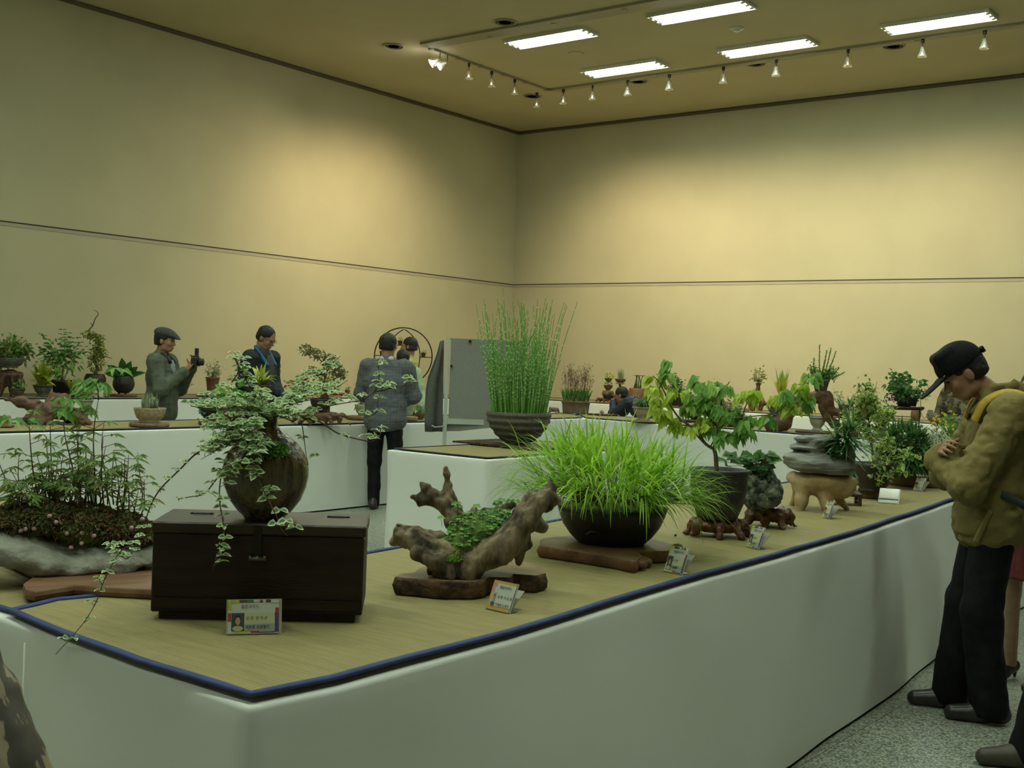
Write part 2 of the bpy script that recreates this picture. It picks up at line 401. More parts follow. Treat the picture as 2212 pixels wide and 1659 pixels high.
# ---- lighting track with its row of small glass spotlights
m_track = M('track_metal', (.30, .26, .17), rough=.5); m_glassy = M('spot_glass', (.75, .80, .74), rough=.2, spec=.8, trans=.8); m_dark = M('dark_metal', (.05, .045, .04), rough=.45, metal=.4)
m_hot = M('hot_bulb', (1, .8, .5), emit=(1, .62, .35), estr=14); m_white_hot = M('bright_face', (1, 1, 1), emit=(1, .95, .9), estr=45)
def track(name, a, b, lab):
    o = MB(); a, b = V(a), V(b); c = (a+b)/2; h = (b-a)/2
    o.box(c, (max(abs(h.x), .02), max(abs(h.y), .02), .018))
    n = 5
    for i in range(n+1):
        p = a+(b-a)*(i/n); o.box(p+V((0, 0, -.004)), (.03, .03, .022))
    q = o.build(name, m_track, smooth=False); tag(q, lab, 'lighting track'); return q
ZT = CZ-.018
track('lighting_track', (-11.88, 13.0, ZT), (-11.88, 15.93, ZT), 'short ceiling lighting track running toward the room corner on the left')
track('lighting_track', (-11.83, 15.97, ZT), (-1.5, 16.1, ZT), 'long ceiling lighting track parallel to the back wall, hung with spotlights')
track('lighting_track', (-11.83, 12.97, ZT), (-6.0, 12.7, ZT), 'bare ceiling lighting track leading off the top edge of the photo')
def spot_head(bright=False):
    t = thing('track_spotlight', '', 'spotlight')
    b = MB(); b.tube([(0, 0, 0), (0, 0, -.12)], .007, 6); b.box((0, 0, -.03), (.022, .014, .03)); b.build('stem', m_dark, t)
    b = MB(); b.lathe([(.02, -.11), (.026, -.115), (.028, -.15), (.045, -.2), (.062, -.235), (.066, -.25), (.060, -.25), (.03, -.2)], 16); g_ = b.build('glass_shade', m_glassy, t)
    b = MB(); b.lathe([(0, -.16), (.014, -.175), (.018, -.2), (.012, -.222), (0, -.226)], 10); b.build('bulb', m_hot, g_)
    return t
pr = spot_head(); first = True
spots = [(1013, 147, 'L'), (1062, 167, 'L'), (1112, 178, 'L'), (1160, 204, 'B'), (1217, 202, 'B'), (1280, 190, 'B'), (1356, 180, 'B'), (1446, 165, 'B'), (1563, 147, 'B'), (1677, 132, 'B'), (1832, 113, 'B'), (1993, 95, 'B'), (2127, 80, 'B')]
words = ['first small glass spotlight after the two brightly lit ones', 'second small spotlight from the left track corner, glowing warm', 'unlit-looking spotlight third along the short track', 'spotlight hanging at the corner where both tracks meet', 'first spotlight right of the track corner', 'second spotlight right of the track corner', 'spotlight under the right end of the farthest fluorescent light',
         'spotlight between the farthest and the middle fluorescent light', 'spotlight under the left end of the middle fluorescent light', 'spotlight under the right end of the middle fluorescent light', 'spotlight alone midway between middle and rightmost fluorescent light', 'spotlight under the left part of the rightmost fluorescent light', 'last spotlight at the far right of the long track']
def spot_light(o, target, pw, ang=100):
    l = bpy.data.lights.new('spot_beam', 'SPOT'); l.energy = pw; l.color = SPOT_COL; l.spot_size = R_(ang); l.spot_blend = 1.0; l.shadow_soft_size = .05
    q = bpy.data.objects.new('spot_beam', l); COL.objects.link(q); q.parent = o; q.location = (0, 0, -.30)
    d = (V(target)-(o.location+V((0, 0, -.30)))); d = Matrix.Rotation(-o.rotation_euler.z, 3, 'Z') @ d
    q.rotation_euler = d.to_track_quat('-Z', 'Y').to_euler()
for k, (px, py, w) in enumerate(spots):
    o = pr if first else copy_tree(pr); first = False
    p = PX(px, py, -11.88) if w == 'L' else PY(px, py, 16.0)
    o.location = (p.x, p.y, CZ-.03); o.rotation_euler = (0, 0, rnd.uniform(0, 6))
    tag(o, words[k], 'spotlight', 'spotlights on the ceiling track')
SPOTS = [o for o in COL.objects if o.name.startswith('track_spotlight')]
for o in SPOTS:
    x, y = o.location.x, o.location.y
    if abs(x+11.88) < .05: tgt = (XL, y+rnd.uniform(-.2, .2), 2.4)
    else: tgt = (x+rnd.uniform(-.3, .3), YB, 2.2)
    spot_light(o, tgt, SPOT_POW)
for px, py, tw, nm in ((941, 128, 35, 'brightly lit tilted spotlight at the left end of the tracks'), (957, 135, 18, 'brightly lit spotlight just right of the leftmost one')):
    t = thing('track_spotlight', nm, 'spotlight', PX(px+10, 110, -11.86), 0, 'spotlights on the ceiling track'); t.location.z = CZ-.03
    b = MB(); b.tube([(0, 0, 0), (0, 0, -.10)], .007, 6); b.build('stem', m_dark, t)
    rot = V((-.5-.1*(tw > 20), -.62, -.55)).to_track_quat('-Z', 'Y').to_matrix(); c = V((-.01, 0, -.10))
    b = MB(); b.lathe([(.022, .0), (.03, -.05), (.07, -.12), (.075, -.15), (.066, -.15)], 16); b.v = [tuple(rot @ V(v)+c) for v in b.v]; b.build('glass_shade', m_glassy, t)
    b = MB(); b.lathe([(0, -.142), (.066, -.142), (.066, -.15), (0, -.152)], 16); b.v = [tuple(rot @ V(v)+c) for v in b.v]; b.build('lamp_face', m_white_hot, t)
    spot_light(t, (XL, t.location.y-1.6*(tw > 20), 2.6), SPOT_POW*1.2, 90)
# more heads on the tracks that run on beyond the frame light the far left wall and the right of the back wall
m_ventd = M('vent_shadow', (.06, .05, .03), rough=.8); m_ventr = M('vent_ring', (.36, .31, .2), rough=.6)
for i, (px, py, w) in enumerate([(850, 99, 'round dark ceiling vent left of the brightly lit spotlights'), (1091, 47, 'round dark ceiling vent above the left light'), (1378, 175, 'dark ceiling vent beside the spotlight near the farthest light'), (1632, 137, 'round ceiling vent just left of the seventh spotlight'), (1930, 99, 'round ceiling vent below the rightmost light'), (1150, 207, 'dark ceiling vent behind the corner spotlight')]):
    t = thing('ceiling_vent', w, 'vent', P(px, py, CZ), 0, 'round ceiling vents')
    b = MB(); b.lathe([(.15, 0), (.165, -.004), (.165, -.014), (.145, -.018), (.135, -.006), (.15, 0)], 28); b.build('ring', m_ventr, t)
    b = MB(); b.lathe([(0, -.004), (.14, -.006), (.14, -.002), (0, -.001)], 28)
    for k in range(3): b.lathe([(.035+.04*k, -.012), (.045+.04*k, -.012), (.045+.04*k, -.006), (.035+.04*k, -.006)], 24)
    b.build('louvre', m_ventd, t)
t = thing('smoke_detector', 'small white smoke detector between the two front ceiling lights', 'smoke detector', P(1592, 60, CZ))
b = MB(); b.lathe([(0, -.05), (.045, -.048), (.05, -.03), (.09, -.02), (.1, 0), (0, 0)], 20); b.build('housing', M('detector_plastic', (.5, .46, .36), rough=.5), t)
t = tag(MB().lathe([(0, -.012), (.1, -.012), (.12, 0), (0, 0)], 24).build('speaker_grille', m_ceil), 'faint round ceiling plate between the two left lights', 'speaker'); t.location = P(1244, 115, CZ)

# ================================================================ TABLES under white cloth
def cloth_mat():
    m, t, b = nt('white_cloth'); b.inputs['Base Color'].default_value = (.68, .70, .65, 1); b.inputs['Roughness'].default_value = .62; b.inputs['Sheen Weight'].default_value = .2; b.inputs['Specular IOR Level'].default_value = .25
    tc = t.nodes.new('ShaderNodeTexCoord'); n = t.nodes.new('ShaderNodeTexNoise'); n.inputs['Scale'].default_value = 900; bp = t.nodes.new('ShaderNodeBump'); bp.inputs['Strength'].default_value = .15; bp.inputs['Distance'].default_value = .001
    t.links.new(tc.outputs['Object'], n.inputs['Vector']); t.links.new(n.outputs['Fac'], bp.inputs['Height']); t.links.new(bp.outputs[0], b.inputs['Normal']); return m
m_cloth = cloth_mat(); m_thread = M('seam_thread', (.70, .70, .62), rough=.8)
def dense(poly, closed=True, st=.06):
    out = []; n = len(poly)
    for i in range(n if closed else n-1):
        a, b = V(poly[i]), V(poly[(i+1) % n]); k = max(2, int((b-a).length/st))
        for j in range(k): out.append((a+(b-a)*(j/k), i))
    if not closed: out.append((V(poly[-1]), n-2))
    return out
def skirt(name, poly, z, parent, amp=.012, seed=1, hem=.015, bulge=.0, tops=.02):
    """cloth hanging all round a table (outline counter-clockwise), folded softly over the top edge"""
    pts = dense([(p[0], p[1], 0) for p in poly], True, .05); n = len(pts); P0 = [p for p, _ in pts]
    area = sum(P0[i].x*P0[(i+1) % n].y-P0[(i+1) % n].x*P0[i].y for i in range(n)); sg = 1 if area > 0 else -1
    nor = []
    for i in range(n):
        e = P0[(i+1) % n]-P0[i-1]; q = V((e.y, -e.x, 0))*sg; nor.append(q.normalized())
    for it in range(2): nor = [(nor[i-1]+nor[i]*2+nor[(i+1) % n]).normalized() for i in range(n)]
    r = .012; rows = []
    for a in (0, 30, 60, 90): rows.append((r*math.sin(R_(a))-r, z-r+r*math.cos(R_(a)), 0))
    for u in (.04, .1, .18, .28, .4, .52, .64, .76, .88, 1): rows.append((0, z-r-(z-r-hem)*u, u))
    vs = []; fs = []
    L = [0]
    for i in range(1, n+1): L.append(L[-1]+(P0[i % n]-P0[i-1]).length)
    rr = random.Random(seed); ph = [rr.uniform(0, 6) for _ in range(6)]
    for off, zz, u in rows:
        for i in range(n):
            s = L[i]
            u_ = u; f = (math.sin(s*2.1+ph[0]+u*.8)+.7*math.sin(s*4.7+ph[1]-u*1.3)+.5*math.sin(s*9.3+ph[2]+u*.7))*(.35+.65*math.sin(math.pi*min(1, u*1.1)*.8)) + .3*math.sin(s*3.1-u*5+ph[3])*u
            g = amp*f*min(1, u*4)*(1-.55*u*u)+bulge*u
            vs.append(P0[i]+nor[i]*(off+g)+V((0, 0, zz)))
    m = len(rows)
    for j in range(m-1):
        for i in range(n): k = (i+1) % n; q = (j*n+i, (j+1)*n+i, (j+1)*n+k, j*n+k); fs.append(q if sg > 0 else q[::-1])
    top = list(range(n)); fs.append(tuple(top) if sg > 0 else tuple(top[::-1]))
    b = MB(); b.add(vs, fs); return b.build(name, m_cloth, parent)

def table(lab, poly, z, seed, amp=.012, legs=(), group=None, bulge=0):
    t = thing('display_table', lab, 'table', (0, 0, 0), 0, group)
    skirt('cloth', poly, z, t, amp, seed, bulge=bulge)
    for x, y in legs:
        b = MB(); b.box((x, y, (z-.05)/2), (.02, .02, (z-.05)/2)); b.build('leg', m_dark, t, smooth=False)
    return t
ZF, ZR, ZI = .80, .835, .80
FE = [(p.x+.024, p.y) for p in (P(720, 1468, ZF+.01), P(1100, 1375, ZF), P(1530, 1243, ZF), P(1690, 1201, ZF), P(1890, 1140, ZF), P(2055, 1083, ZF))]
tab_front = table('nearest white-draped L-shaped display table, its corner toward the viewer', [(-9.5, 1.575), (-2.9, 1.56), (-1.80, 1.508)]+FE+[(-2.03, 10.5), (-3.22, 10.5), (-3.12, 7.0), (-2.93, 3.4), (-2.86, 2.75), (-9.5, 2.8)], ZF-.004, 1, .011,
                  [(-2.1, 1.8), (-3, 1.8), (-2.2, 4), (-2.8, 4), (-2.3, 7), (-2.9, 7), (-6, 1.8), (-6, 2.5)], bulge=.05)
for (x, y) in ((-2.66, 1.545),):
    b = MB(); b.tube([(x+.0, 1.522, ZF-.03), (x+.002, 1.520, .5), (x, 1.521, .2)], .0022, 5)
    b.build('stitched_seam', m_thread, tab_front)
tab_isl = table('small square white-draped table alone in the middle', [(-6.22, 6.48), (-5.24, 6.50), (-5.26, 8.5), (-6.24, 8.5)], ZI-.006, 5, .006, [(-6.1, 6.6), (-5.4, 6.6), (-6.1, 8.3), (-5.4, 8.3)])
tab_ring = table('white-draped table run between the standing men and the floor', [(-8.22, 1.0), (-8.25, 12.15), (3.0, 11.5), (3.0, 12.6), (-9.25, 13.25), (-9.22, 1.0)], ZR-.006, 9, .009, [(-8.4, 4), (-9.1, 4), (-8.4, 9), (-9.1, 9), (-5, 12.2), (-5, 12.8), (-1, 12.1)])
tab_wall = table('rearmost white-draped table run set against both walls', [(-13.22, -2), (-13.25, 17.3), (4, 17.35), (4, 18.6), (-14.55, 18.6), (-14.55, -2)], ZR-.006, 13, .006, [(-13.5, 4), (-14.3, 4), (-13.5, 9), (-14.3, 9), (-9, 17.6), (-9, 18.3), (-3, 17.6)])

# ---------------------------------------------------------------- straw mats with a blue binding
def mat_mat(name, c1, c2, rot=0):
    m, t, b = nt(name); tc = t.nodes.new('ShaderNodeTexCoord'); mp = t.nodes.new('ShaderNodeMapping'); mp.inputs['Rotation'].default_value = (0, 0, rot)
    t.links.new(tc.outputs['Object'], mp.inputs[0])
    def wave(sc, dr, dist):
        w = t.nodes.new('ShaderNodeTexWave'); w.bands_direction = dr; w.inputs['Scale'].default_value = sc; w.inputs['Distortion'].default_value = dist; w.inputs['Detail'].default_value = 2; w.inputs['Detail Scale'].default_value = 2
        t.links.new(mp.outputs[0], w.inputs['Vector']); return w
    w1, w2 = wave(34, 'X', .6), wave(26, 'Y', 1.0)
    n = t.nodes.new('ShaderNodeTexNoise'); n.inputs['Scale'].default_value = 5; n.inputs['Detail'].default_value = 8; n.inputs['Roughness'].default_value = .7
    mp2 = t.nodes.new('ShaderNodeMapping'); mp2.inputs['Scale'].default_value = (1, 9, 1); t.links.new(mp.outputs[0], mp2.inputs[0]); t.links.new(mp2.outputs[0], n.inputs['Vector'])
    mul = t.nodes.new('ShaderNodeMath'); mul.operation = 'MULTIPLY_ADD'; t.links.new(w1.outputs['Fac'], mul.inputs[0]); mul.inputs[1].default_value = .22; t.links.new(n.outputs['Fac'], mul.inputs[2])
    ad = t.nodes.new('ShaderNodeMath'); ad.operation = 'MULTIPLY_ADD'; t.links.new(w2.outputs['Fac'], ad.inputs[0]); ad.inputs[1].default_value = .22; t.links.new(mul.outputs[0], ad.inputs[2])
    r = t.nodes.new('ShaderNodeValToRGB'); e = r.color_ramp.elements; e[0].position = .45; e[1].position = 1.0; e[0].color = c4(c1); e[1].color = c4(c2)
    t.links.new(ad.outputs[0], r.inputs[0]); t.links.new(r.outputs[0], b.inputs['Base Color']); b.inputs['Roughness'].default_value = .75; b.inputs['Specular IOR Level'].default_value = .2
    bp = t.nodes.new('ShaderNodeBump'); bp.inputs['Strength'].default_value = .5; bp.inputs['Distance'].default_value = .003; t.links.new(ad.outputs[0], bp.inputs['Height']); t.links.new(bp.outputs[0], b.inputs['Normal']); return m
m_mat = mat_mat('straw_weave', (.20, .165, .070), (.325, .275, .122)); m_mat2 = mat_mat('straw_weave_turned', (.20, .165, .070), (.325, .275, .122), R_(90))
m_bind = M('blue_binding', (.022, .035, .13), (.03, .05, .17), scale=30, rough=.7); m_bind2 = M('navy_binding', (.012, .018, .05), rough=.7)
def mat(lab, poly, z, mw, mb, bw=.011, wav=.0, seed=0, group='straw mats on the display tables', wob=.004):
    t = thing('straw_mat', lab, 'mat', (0, 0, 0), 0, group)
    rr = random.Random(seed); pts = dense([(p[0], p[1], 0) for p in poly], True, .07)
    q = []
    for i, (p, e) in enumerate(pts):
        q.append(V((p.x+wob*math.sin(i*.37+seed), p.y+wob*math.sin(i*.29+2*seed), 0)))
    def hz(p): return z+wav*(math.sin(p.x*17+p.y*3+seed)*math.sin(p.y*11-p.x*5+seed)+1)*.5
    n = len(q); b = MB()
    b.add([p+V((0, 0, hz(p)+.004)) for p in q]+[p+V((0, 0, z+.0005)) for p in q], [tuple(range(n)), tuple(range(2*n-1, n-1, -1))]+[(i, n+i, n+(i+1) % n, (i+1) % n) for i in range(n)])
    b.build('weave', mw, t, smooth=False)
    b = MB(); ring = [p+V((0, 0, hz(p)+.0055)) for p in q]; ring.append(ring[0].copy()); ring.append(ring[1].copy())
    b.tube(ring, bw, 8, cap=False, flat=.55); b.build('binding', mb, t); return t
def grow(n): return n
mat('straw mat on the nearest table reaching out past the left edge of the photo', [(-9.4, 1.60), (-2.85, 1.60), (-2.45, 1.57), (-2.4, 2.70), (-9.4, 2.74)], ZF, m_mat2, m_bind, seed=2)
mA = [P(28, 1322, ZF+.01), P(130, 1365, ZF+.01), P(300, 1428, ZF+.01), P(540, 1505, ZF+.01), P(720, 1468, ZF+.01), P(1100, 1375, ZF), P(1530, 1243, ZF), P(1690, 1201, ZF), P(1890, 1140, ZF), P(2055, 1083, ZF)]
mA = [(p.x, p.y) for p in mA]+[(-2.06, 10.4), (-3.15, 10.4), (-3.10, 6.9), (-2.96, 4.2), (-2.87, 2.85), (-2.72, 2.40), (P(320, 1288, ZF).x, P(320, 1288, ZF).y), (P(120, 1307, ZF).x, P(120, 1307, ZF).y)]
mat('long straw mat along the nearest table under the chest and driftwood', mA, ZF+.008, m_mat, m_bind, .012, seed=5, wav=.0015)
mat('straw mat under the ribbed bowl on the middle table', [(-6.19, 6.52), (-5.28, 6.54), (-5.30, 8.42), (-6.2, 8.42)], ZI, m_mat, m_bind2, .009, seed=1)
mat('straw mat on the second table run, left part behind the vase', [(-8.27, 1.1), (-8.30, 12.15), (-9.15, 13.1), (-9.15, 1.1)], ZR, m_mat, m_bind2, .010, seed=3)
mat('straw mat on the second table run, part in front of the back wall', [(-8.25, 12.2), (2.9, 11.56), (2.9, 12.5), (-9.1, 13.15)], ZR, m_mat2, m_bind2, .010, seed=4)
mat('narrow straw mat on the rearmost table along the left wall', [(-13.27, -1.5), (-13.3, 17.3), (-14.5, 18.5), (-14.5, -1.5)], ZR, m_mat, m_bind2, .012, seed=6)
mat('narrow straw mat on the rearmost table along the back wall', [(-13.25, 17.36), (3.9, 17.41), (3.9, 18.5), (-14.45, 18.55)], ZR, m_mat2, m_bind2, .012, seed=8)
# ================================================================ POTS, PLANTS
G1, G2, G3 = (.035, .10, .02), (.07, .17, .03), (.13, .27, .05)
mf_green = MF('leaf_green', (.07, .19, .04), (.15, .34, .065), (.28, .48, .11))
mf_dark = MF('leaf_dark_green', (.035, .11, .03), (.07, .19, .05), (.13, .28, .075))
mf_blue = MF('leaf_blue_green', (.05, .17, .08), (.10, .28, .12), (.17, .38, .17))
mf_lime = MF('leaf_lime', (.26, .44, .05), (.46, .62, .08), (.62, .74, .12), trans=.4)
mf_yel = MF('leaf_yellow_green', (.16, .28, .03), (.42, .48, .05), (.62, .62, .12), trans=.4)
mf_olive = MF('leaf_olive', (.11, .13, .04), (.2, .22, .07), (.33, .32, .13))
mf_var = MF('leaf_variegated', (.13, .30, .10), (.22, .42, .14), (.76, .80, .52), trans=.3)
mf_vary = MF('leaf_yellow_edged', (.09, .20, .04), (.22, .36, .07), (.72, .72, .26), trans=.3)
mf_red = MF('leaf_red_brown', (.10, .03, .02), (.17, .07, .035), (.26, .13, .06))
mf_grey = MF('leaf_grey_green', (.18, .24, .13), (.28, .34, .19), (.40, .40, .28))
mf_grass = MF('leaf_bright_grass', (.17, .38, .02), (.33, .58, .04), (.52, .74, .12), trans=.45)
mf_ground = MF('ground_cover', (.07, .11, .03), (.14, .13, .045), (.26, .10, .06), trans=.1)
m_soil = M('soil', (.05, .035, .02), (.09, .06, .035), scale=40, rough=.95, bump=.6, bscale=60)
m_moss = M('moss', (.07, .12, .02), (.16, .23, .04), scale=30, rough=.95, bump=.8, bscale=90)
m_bark = M('grey_bark', (.10, .08, .055), (.2, .17, .12), scale=40, rough=.85, bump=.5, stretch=(1, 1, .2))
m_twig = M('brown_twig', (.07, .045, .025), (.13, .09, .05), scale=60, rough=.8)
m_gstem = M('green_stem', (.07, .14, .03), (.12, .2, .05), scale=20, rough=.6)
def clay(n, c, c2=None, rough=.6, **k): return M(n, c, c2 or tuple(x*1.5 for x in c), scale=k.pop('scale', 18), rough=rough, bump=k.pop('bump', .25), **k)
m_black = clay('black_clay', (.011, .010, .009), (.026, .023, .02), .45)
m_greyclay = clay('grey_clay', (.07, .065, .055), (.13, .12, .10), .7)
m_brown = clay('brown_clay', (.09, .05, .028), (.15, .085, .045), .55)
m_tan = clay('tan_stoneware', (.24, .19, .11), (.36, .29, .17), .8, scale=40)
m_redc = clay('red_clay', (.12, .055, .03), (.18, .085, .045), .7)
m_pale = clay('pale_stoneware', (.28, .29, .22), (.4, .4, .3), .6)
m_burl = M('polished_burl', (.060, .024, .012), (.17, .075, .034), scale=20, rough=.34, bump=1.6, bscale=30, spec=.5)
m_burld = M('dark_burl', (.035, .016, .010), (.09, .045, .022), scale=16, rough=.4, bump=.6, bscale=30)
m_root = M('red_root_wood', (.060, .030, .016), (.155, .080, .04), scale=14, rough=.55, bump=.6, bscale=18, stretch=(1, 1, 2))
m_slab = M('oiled_slab', (.16, .085, .04), (.25, .14, .07), scale=6, rough=.45, bump=.3, bscale=40, stretch=(1, 6, 1))
m_plank = M('brown_plank', (.12, .06, .03), (.2, .11, .055), scale=8, rough=.5, bump=.2, stretch=(8, 1, 1))
m_iron = M('black_iron', (.015, .013, .012), rough=.5, metal=.3)

def cyl(u): return V((math.cos(u), math.sin(u), 0))
def pot_prof(style, rt, rb, h):
    w = max(.004, rt*.07)
    if style == 'bowl': o = [(rb, 0), (rb*.98, h*.06), (rb*.9, h*.1), (rb+(rt-rb)*.45, h*.3), (rb+(rt-rb)*.8, h*.62), (rt*.985, h*.9), (rt, h)]
    elif style == 'cup': o = [(rb, 0), (rb*1.02, h*.05), (rb+(rt-rb)*.5, h*.5), (rt*.97, h*.88), (rt*1.04, h*.9), (rt*1.04, h)]
    elif style == 'jar': o = [(rb, 0), (rb*1.05, h*.04), (rb+(rt-rb)*.65, h*.3), (rt*1.0, h*.62), (rt*1.0, h*.86), (rt*1.04, h*.93), (rt*1.07, h)]
    elif style == 'round': o = [(rb, 0), (rt*1.0, h*.18), (rt*1.2, h*.42), (rt*1.2, h*.62), (rt*1.06, h*.88), (rt, h)]
    elif style == 'footed': o = [(rb, 0), (rb*1.05, h*.05), (rb*.75, h*.12), (rb*.75, h*.18), (rt*.75, h*.4), (rt*.93, h*.7), (rt*.95, h*.9), (rt*1.06, h*.93), (rt*1.06, h)]
    else: o = [(rb, 0), (rt*.95, h*.85), (rt*1.04, h*.87), (rt*1.04, h)]
    top = o[-1][0]
    return o+[(top-w, h), (top-w*1.1, h*.86), (0, h*.85)]
def add_pot(t, style, rt, rb, h, m, sx=1, sy=1, sq=0, feet=0, wob=0, name='pot', fill=None, c=(0, 0, 0), lift=0):
    lf = lift or (h*.06 if feet else 0)
    b = MB(); b.lathe([(r, z+lf) for r, z in pot_prof(style, rt, rb, h-lf)], 32 if not sq else 40, c=c, sx=sx, sy=sy, sq=sq, wob=wob)
    for i in range(feet):
        a = 2*math.pi*(i+.5)/feet; b.box(V(c)+V((math.cos(a)*rb*.8*sx, math.sin(a)*rb*.8*sy, lf*.6)), (rb*.16, rb*.16, lf*.6))
    b.build(name, m, t)
    if fill:
        b = MB(); z = lf+(h-lf)*.9; b.lathe([(rt*.93, z-.002), (rt*.8, z+h*.02), (rt*.4, z+h*.05), (0, z+h*.06)], 24, c=c, sx=sx, sy=sy, sq=sq); b.build('soil', fill, t)
    return h
def rv(r, s=1): return V((r.gauss(0, s), r.gauss(0, s), r.gauss(0, s)))
def twig(b, a, e, r, rr, wig=.12, n=5, sides=5):
    a, e = V(a), V(e); L = (e-a).length; pts = []
    o1, o2 = rv(rr, wig*L*.5), rv(rr, wig*L*.25)
    for i in range(n+1):
        u = i/n; pts.append(a+(e-a)*u+o1*math.sin(math.pi*u)+o2*math.sin(2*math.pi*u))
    b.tube(pts, (r, r*.4), sides); return pts
def bush(t, c, rad, n, L, w, mf, base=(0, 0, 0), seed=0, nt=14, tr=.002, up=.3, droop=.2, edge=None, ms=None, shell=.55, stem=True, cl=3, fold=.25):
    """leaves clustered on many twigs that fill an ellipsoid"""
    rr = random.Random(seed); c = V(c); base = V(base); f = MB(); s = MB()
    for i in range(nt):
        d = rv(rr).normalized(); e = c+V((d.x*rad[0], d.y*rad[1], d.z*rad[2]))*rr.uniform(shell, 1)
        pts = twig(s, base+V((rr.uniform(-1, 1), rr.uniform(-1, 1), 0))*min(rad[0], rad[1])*.12, e, tr, rr)
        k = max(1, n//nt)
        for j in range(k):
            u = rr.uniform(.35, 1)**.8; q = pts[min(len(pts)-1, int(u*(len(pts)-1)+.5))]+rv(rr, L*.55)
            dd = (rv(rr, .7)+(q-c).normalized()*.8+V((0, 0, up))).normalized()
            f.leaf(q, dd, L*rr.uniform(.7, 1.2), w*rr.uniform(.8, 1.2), rr.random()*(.6 if edge is not None else 1), droop=droop, edge=edge, fold=fold)
    if stem: s.build('stems', ms or m_twig, t)
    f.build('foliage', mf, t, smooth=False, tint=True)
def tuft(t, n, L, w, mf, r0=.01, base=(0, 0, 0), seed=0, spread=.5, droop=.6, name='foliage', lv=.25, tint=None, edge=0):
    rr = random.Random(seed); f = MB(); base = V(base)
    for i in range(n):
        a = rr.uniform(0, 6.283); q = base+cyl(a)*rr.uniform(0, r0)
        d = (cyl(a+rr.uniform(-.4, .4))*spread*rr.uniform(.2, 1)+V((0, 0, 1))).normalized()
        f.blade(q, d, L*rr.uniform(1-lv, 1+lv), w, droop*rr.uniform(.6, 1.3), t=rr.random() if tint is None else tint)
    f.build(name, mf, t, smooth=False, tint=True)
def fronds(t, n, L, pl, mf, base=(0, 0, 0), seed=0, spread=.9, droop=.7, npin=9, pw=.3, r0=.005, name='foliage', bare=.15):
    """arching fronds with rows of leaflets"""
    rr = random.Random(seed); f = MB(); s = MB(); base = V(base)
    for i in range(n):
        a = 2*math.pi*i/n+rr.uniform(-.3, .3); d = (cyl(a)*spread*rr.uniform(.5, 1.1)+V((0, 0, 1))).normalized(); q = base+cyl(a)*r0; pts = []; LL = L*rr.uniform(.75, 1.15)
        for k in range(npin+1):
            pts.append(q.copy()); d = (d+V((0, 0, -1))*droop*.22*(k/npin)).normalized(); q = q+d*LL/npin
        s.tube(pts, (.0016, .0006), 4)
        for k in range(int(npin*bare)+1, npin+1):
            e = (pts[k]-pts[k-1]).normalized(); sd = e.cross(V((0, 0, 1)))
            if sd.length < 1e-3: sd = V((1, 0, 0))
            sd.normalize(); u = k/npin; l = pl*(1-.55*u)*(.5+min(.5, u*2))
            for sg in (-1, 1): f.leaf(pts[k], (sd*sg+e*.5+V((0, 0, rr.uniform(-.2, .1)))), l, l*pw, rr.random(), droop=.25)
    s.build('stems', m_gstem, t); f.build(name, mf, t, smooth=False, tint=True)
def palm_leaf(f, s, p, d, stalk, L, w, rr, k=5, droop=.35, t=None, lob=1.9, hang=.05):
    """hand-shaped compound leaf on a stalk"""
    e = V(p)+V(d).normalized()*stalk
    if s is not None: s.tube([p, e], .0009, 4)
    out = V((d[0], d[1], -hang)); out = out.normalized() if out.length > .01 else V((1, 0, 0)); sd = out.cross(V((0, 0, 1))).normalized(); tt = rr.random() if t is None else t
    for j in range(k):
        a = (j-(k-1)/2)/((k-1)/2)*lob*.62 if k > 1 else 0
        dd = out*math.cos(a)+sd*math.sin(a)+V((0, 0, rr.uniform(-.35, .05)))
        f.leaf(e, dd, L*(1-.28*abs(a)/1.3)*rr.uniform(.9, 1.1), w, min(1, max(0, tt+rr.uniform(-.15, .15))), droop=droop)
# ---- wooden stands
def disc(nm, lab, cat, fr, rx, ry, h, m, seed=0, rough=.03, n=28, group=None, feet=0, wave=.08, turn=0, pz=0):
    t = thing(nm, lab, cat, fr.loc+V((0, 0, pz)), fr.rot+turn, group); rr = random.Random(seed); ph = [rr.uniform(0, 6) for _ in range(3)]
    out = []
    for i in range(n):
        a = 2*math.pi*i/n; k = 1+wave*(math.sin(2*a+ph[0])+.6*math.sin(3*a+ph[1])+.4*math.sin(5*a+ph[2])); out.append((math.cos(a)*rx*k, math.sin(a)*ry*k))
    b = MB(); b.slab(out, h*.25 if feet else 0, h, seed, rough); b.build('board', m, t)
    if feet:
        for i in range(feet):
            a = 2*math.pi*(i+.5)/feet; b = MB(); b.box((math.cos(a)*rx*.7, math.sin(a)*ry*.7, h*.17), (rx*.09, ry*.09, h*.17)); b.build('foot', m, t)
    return t
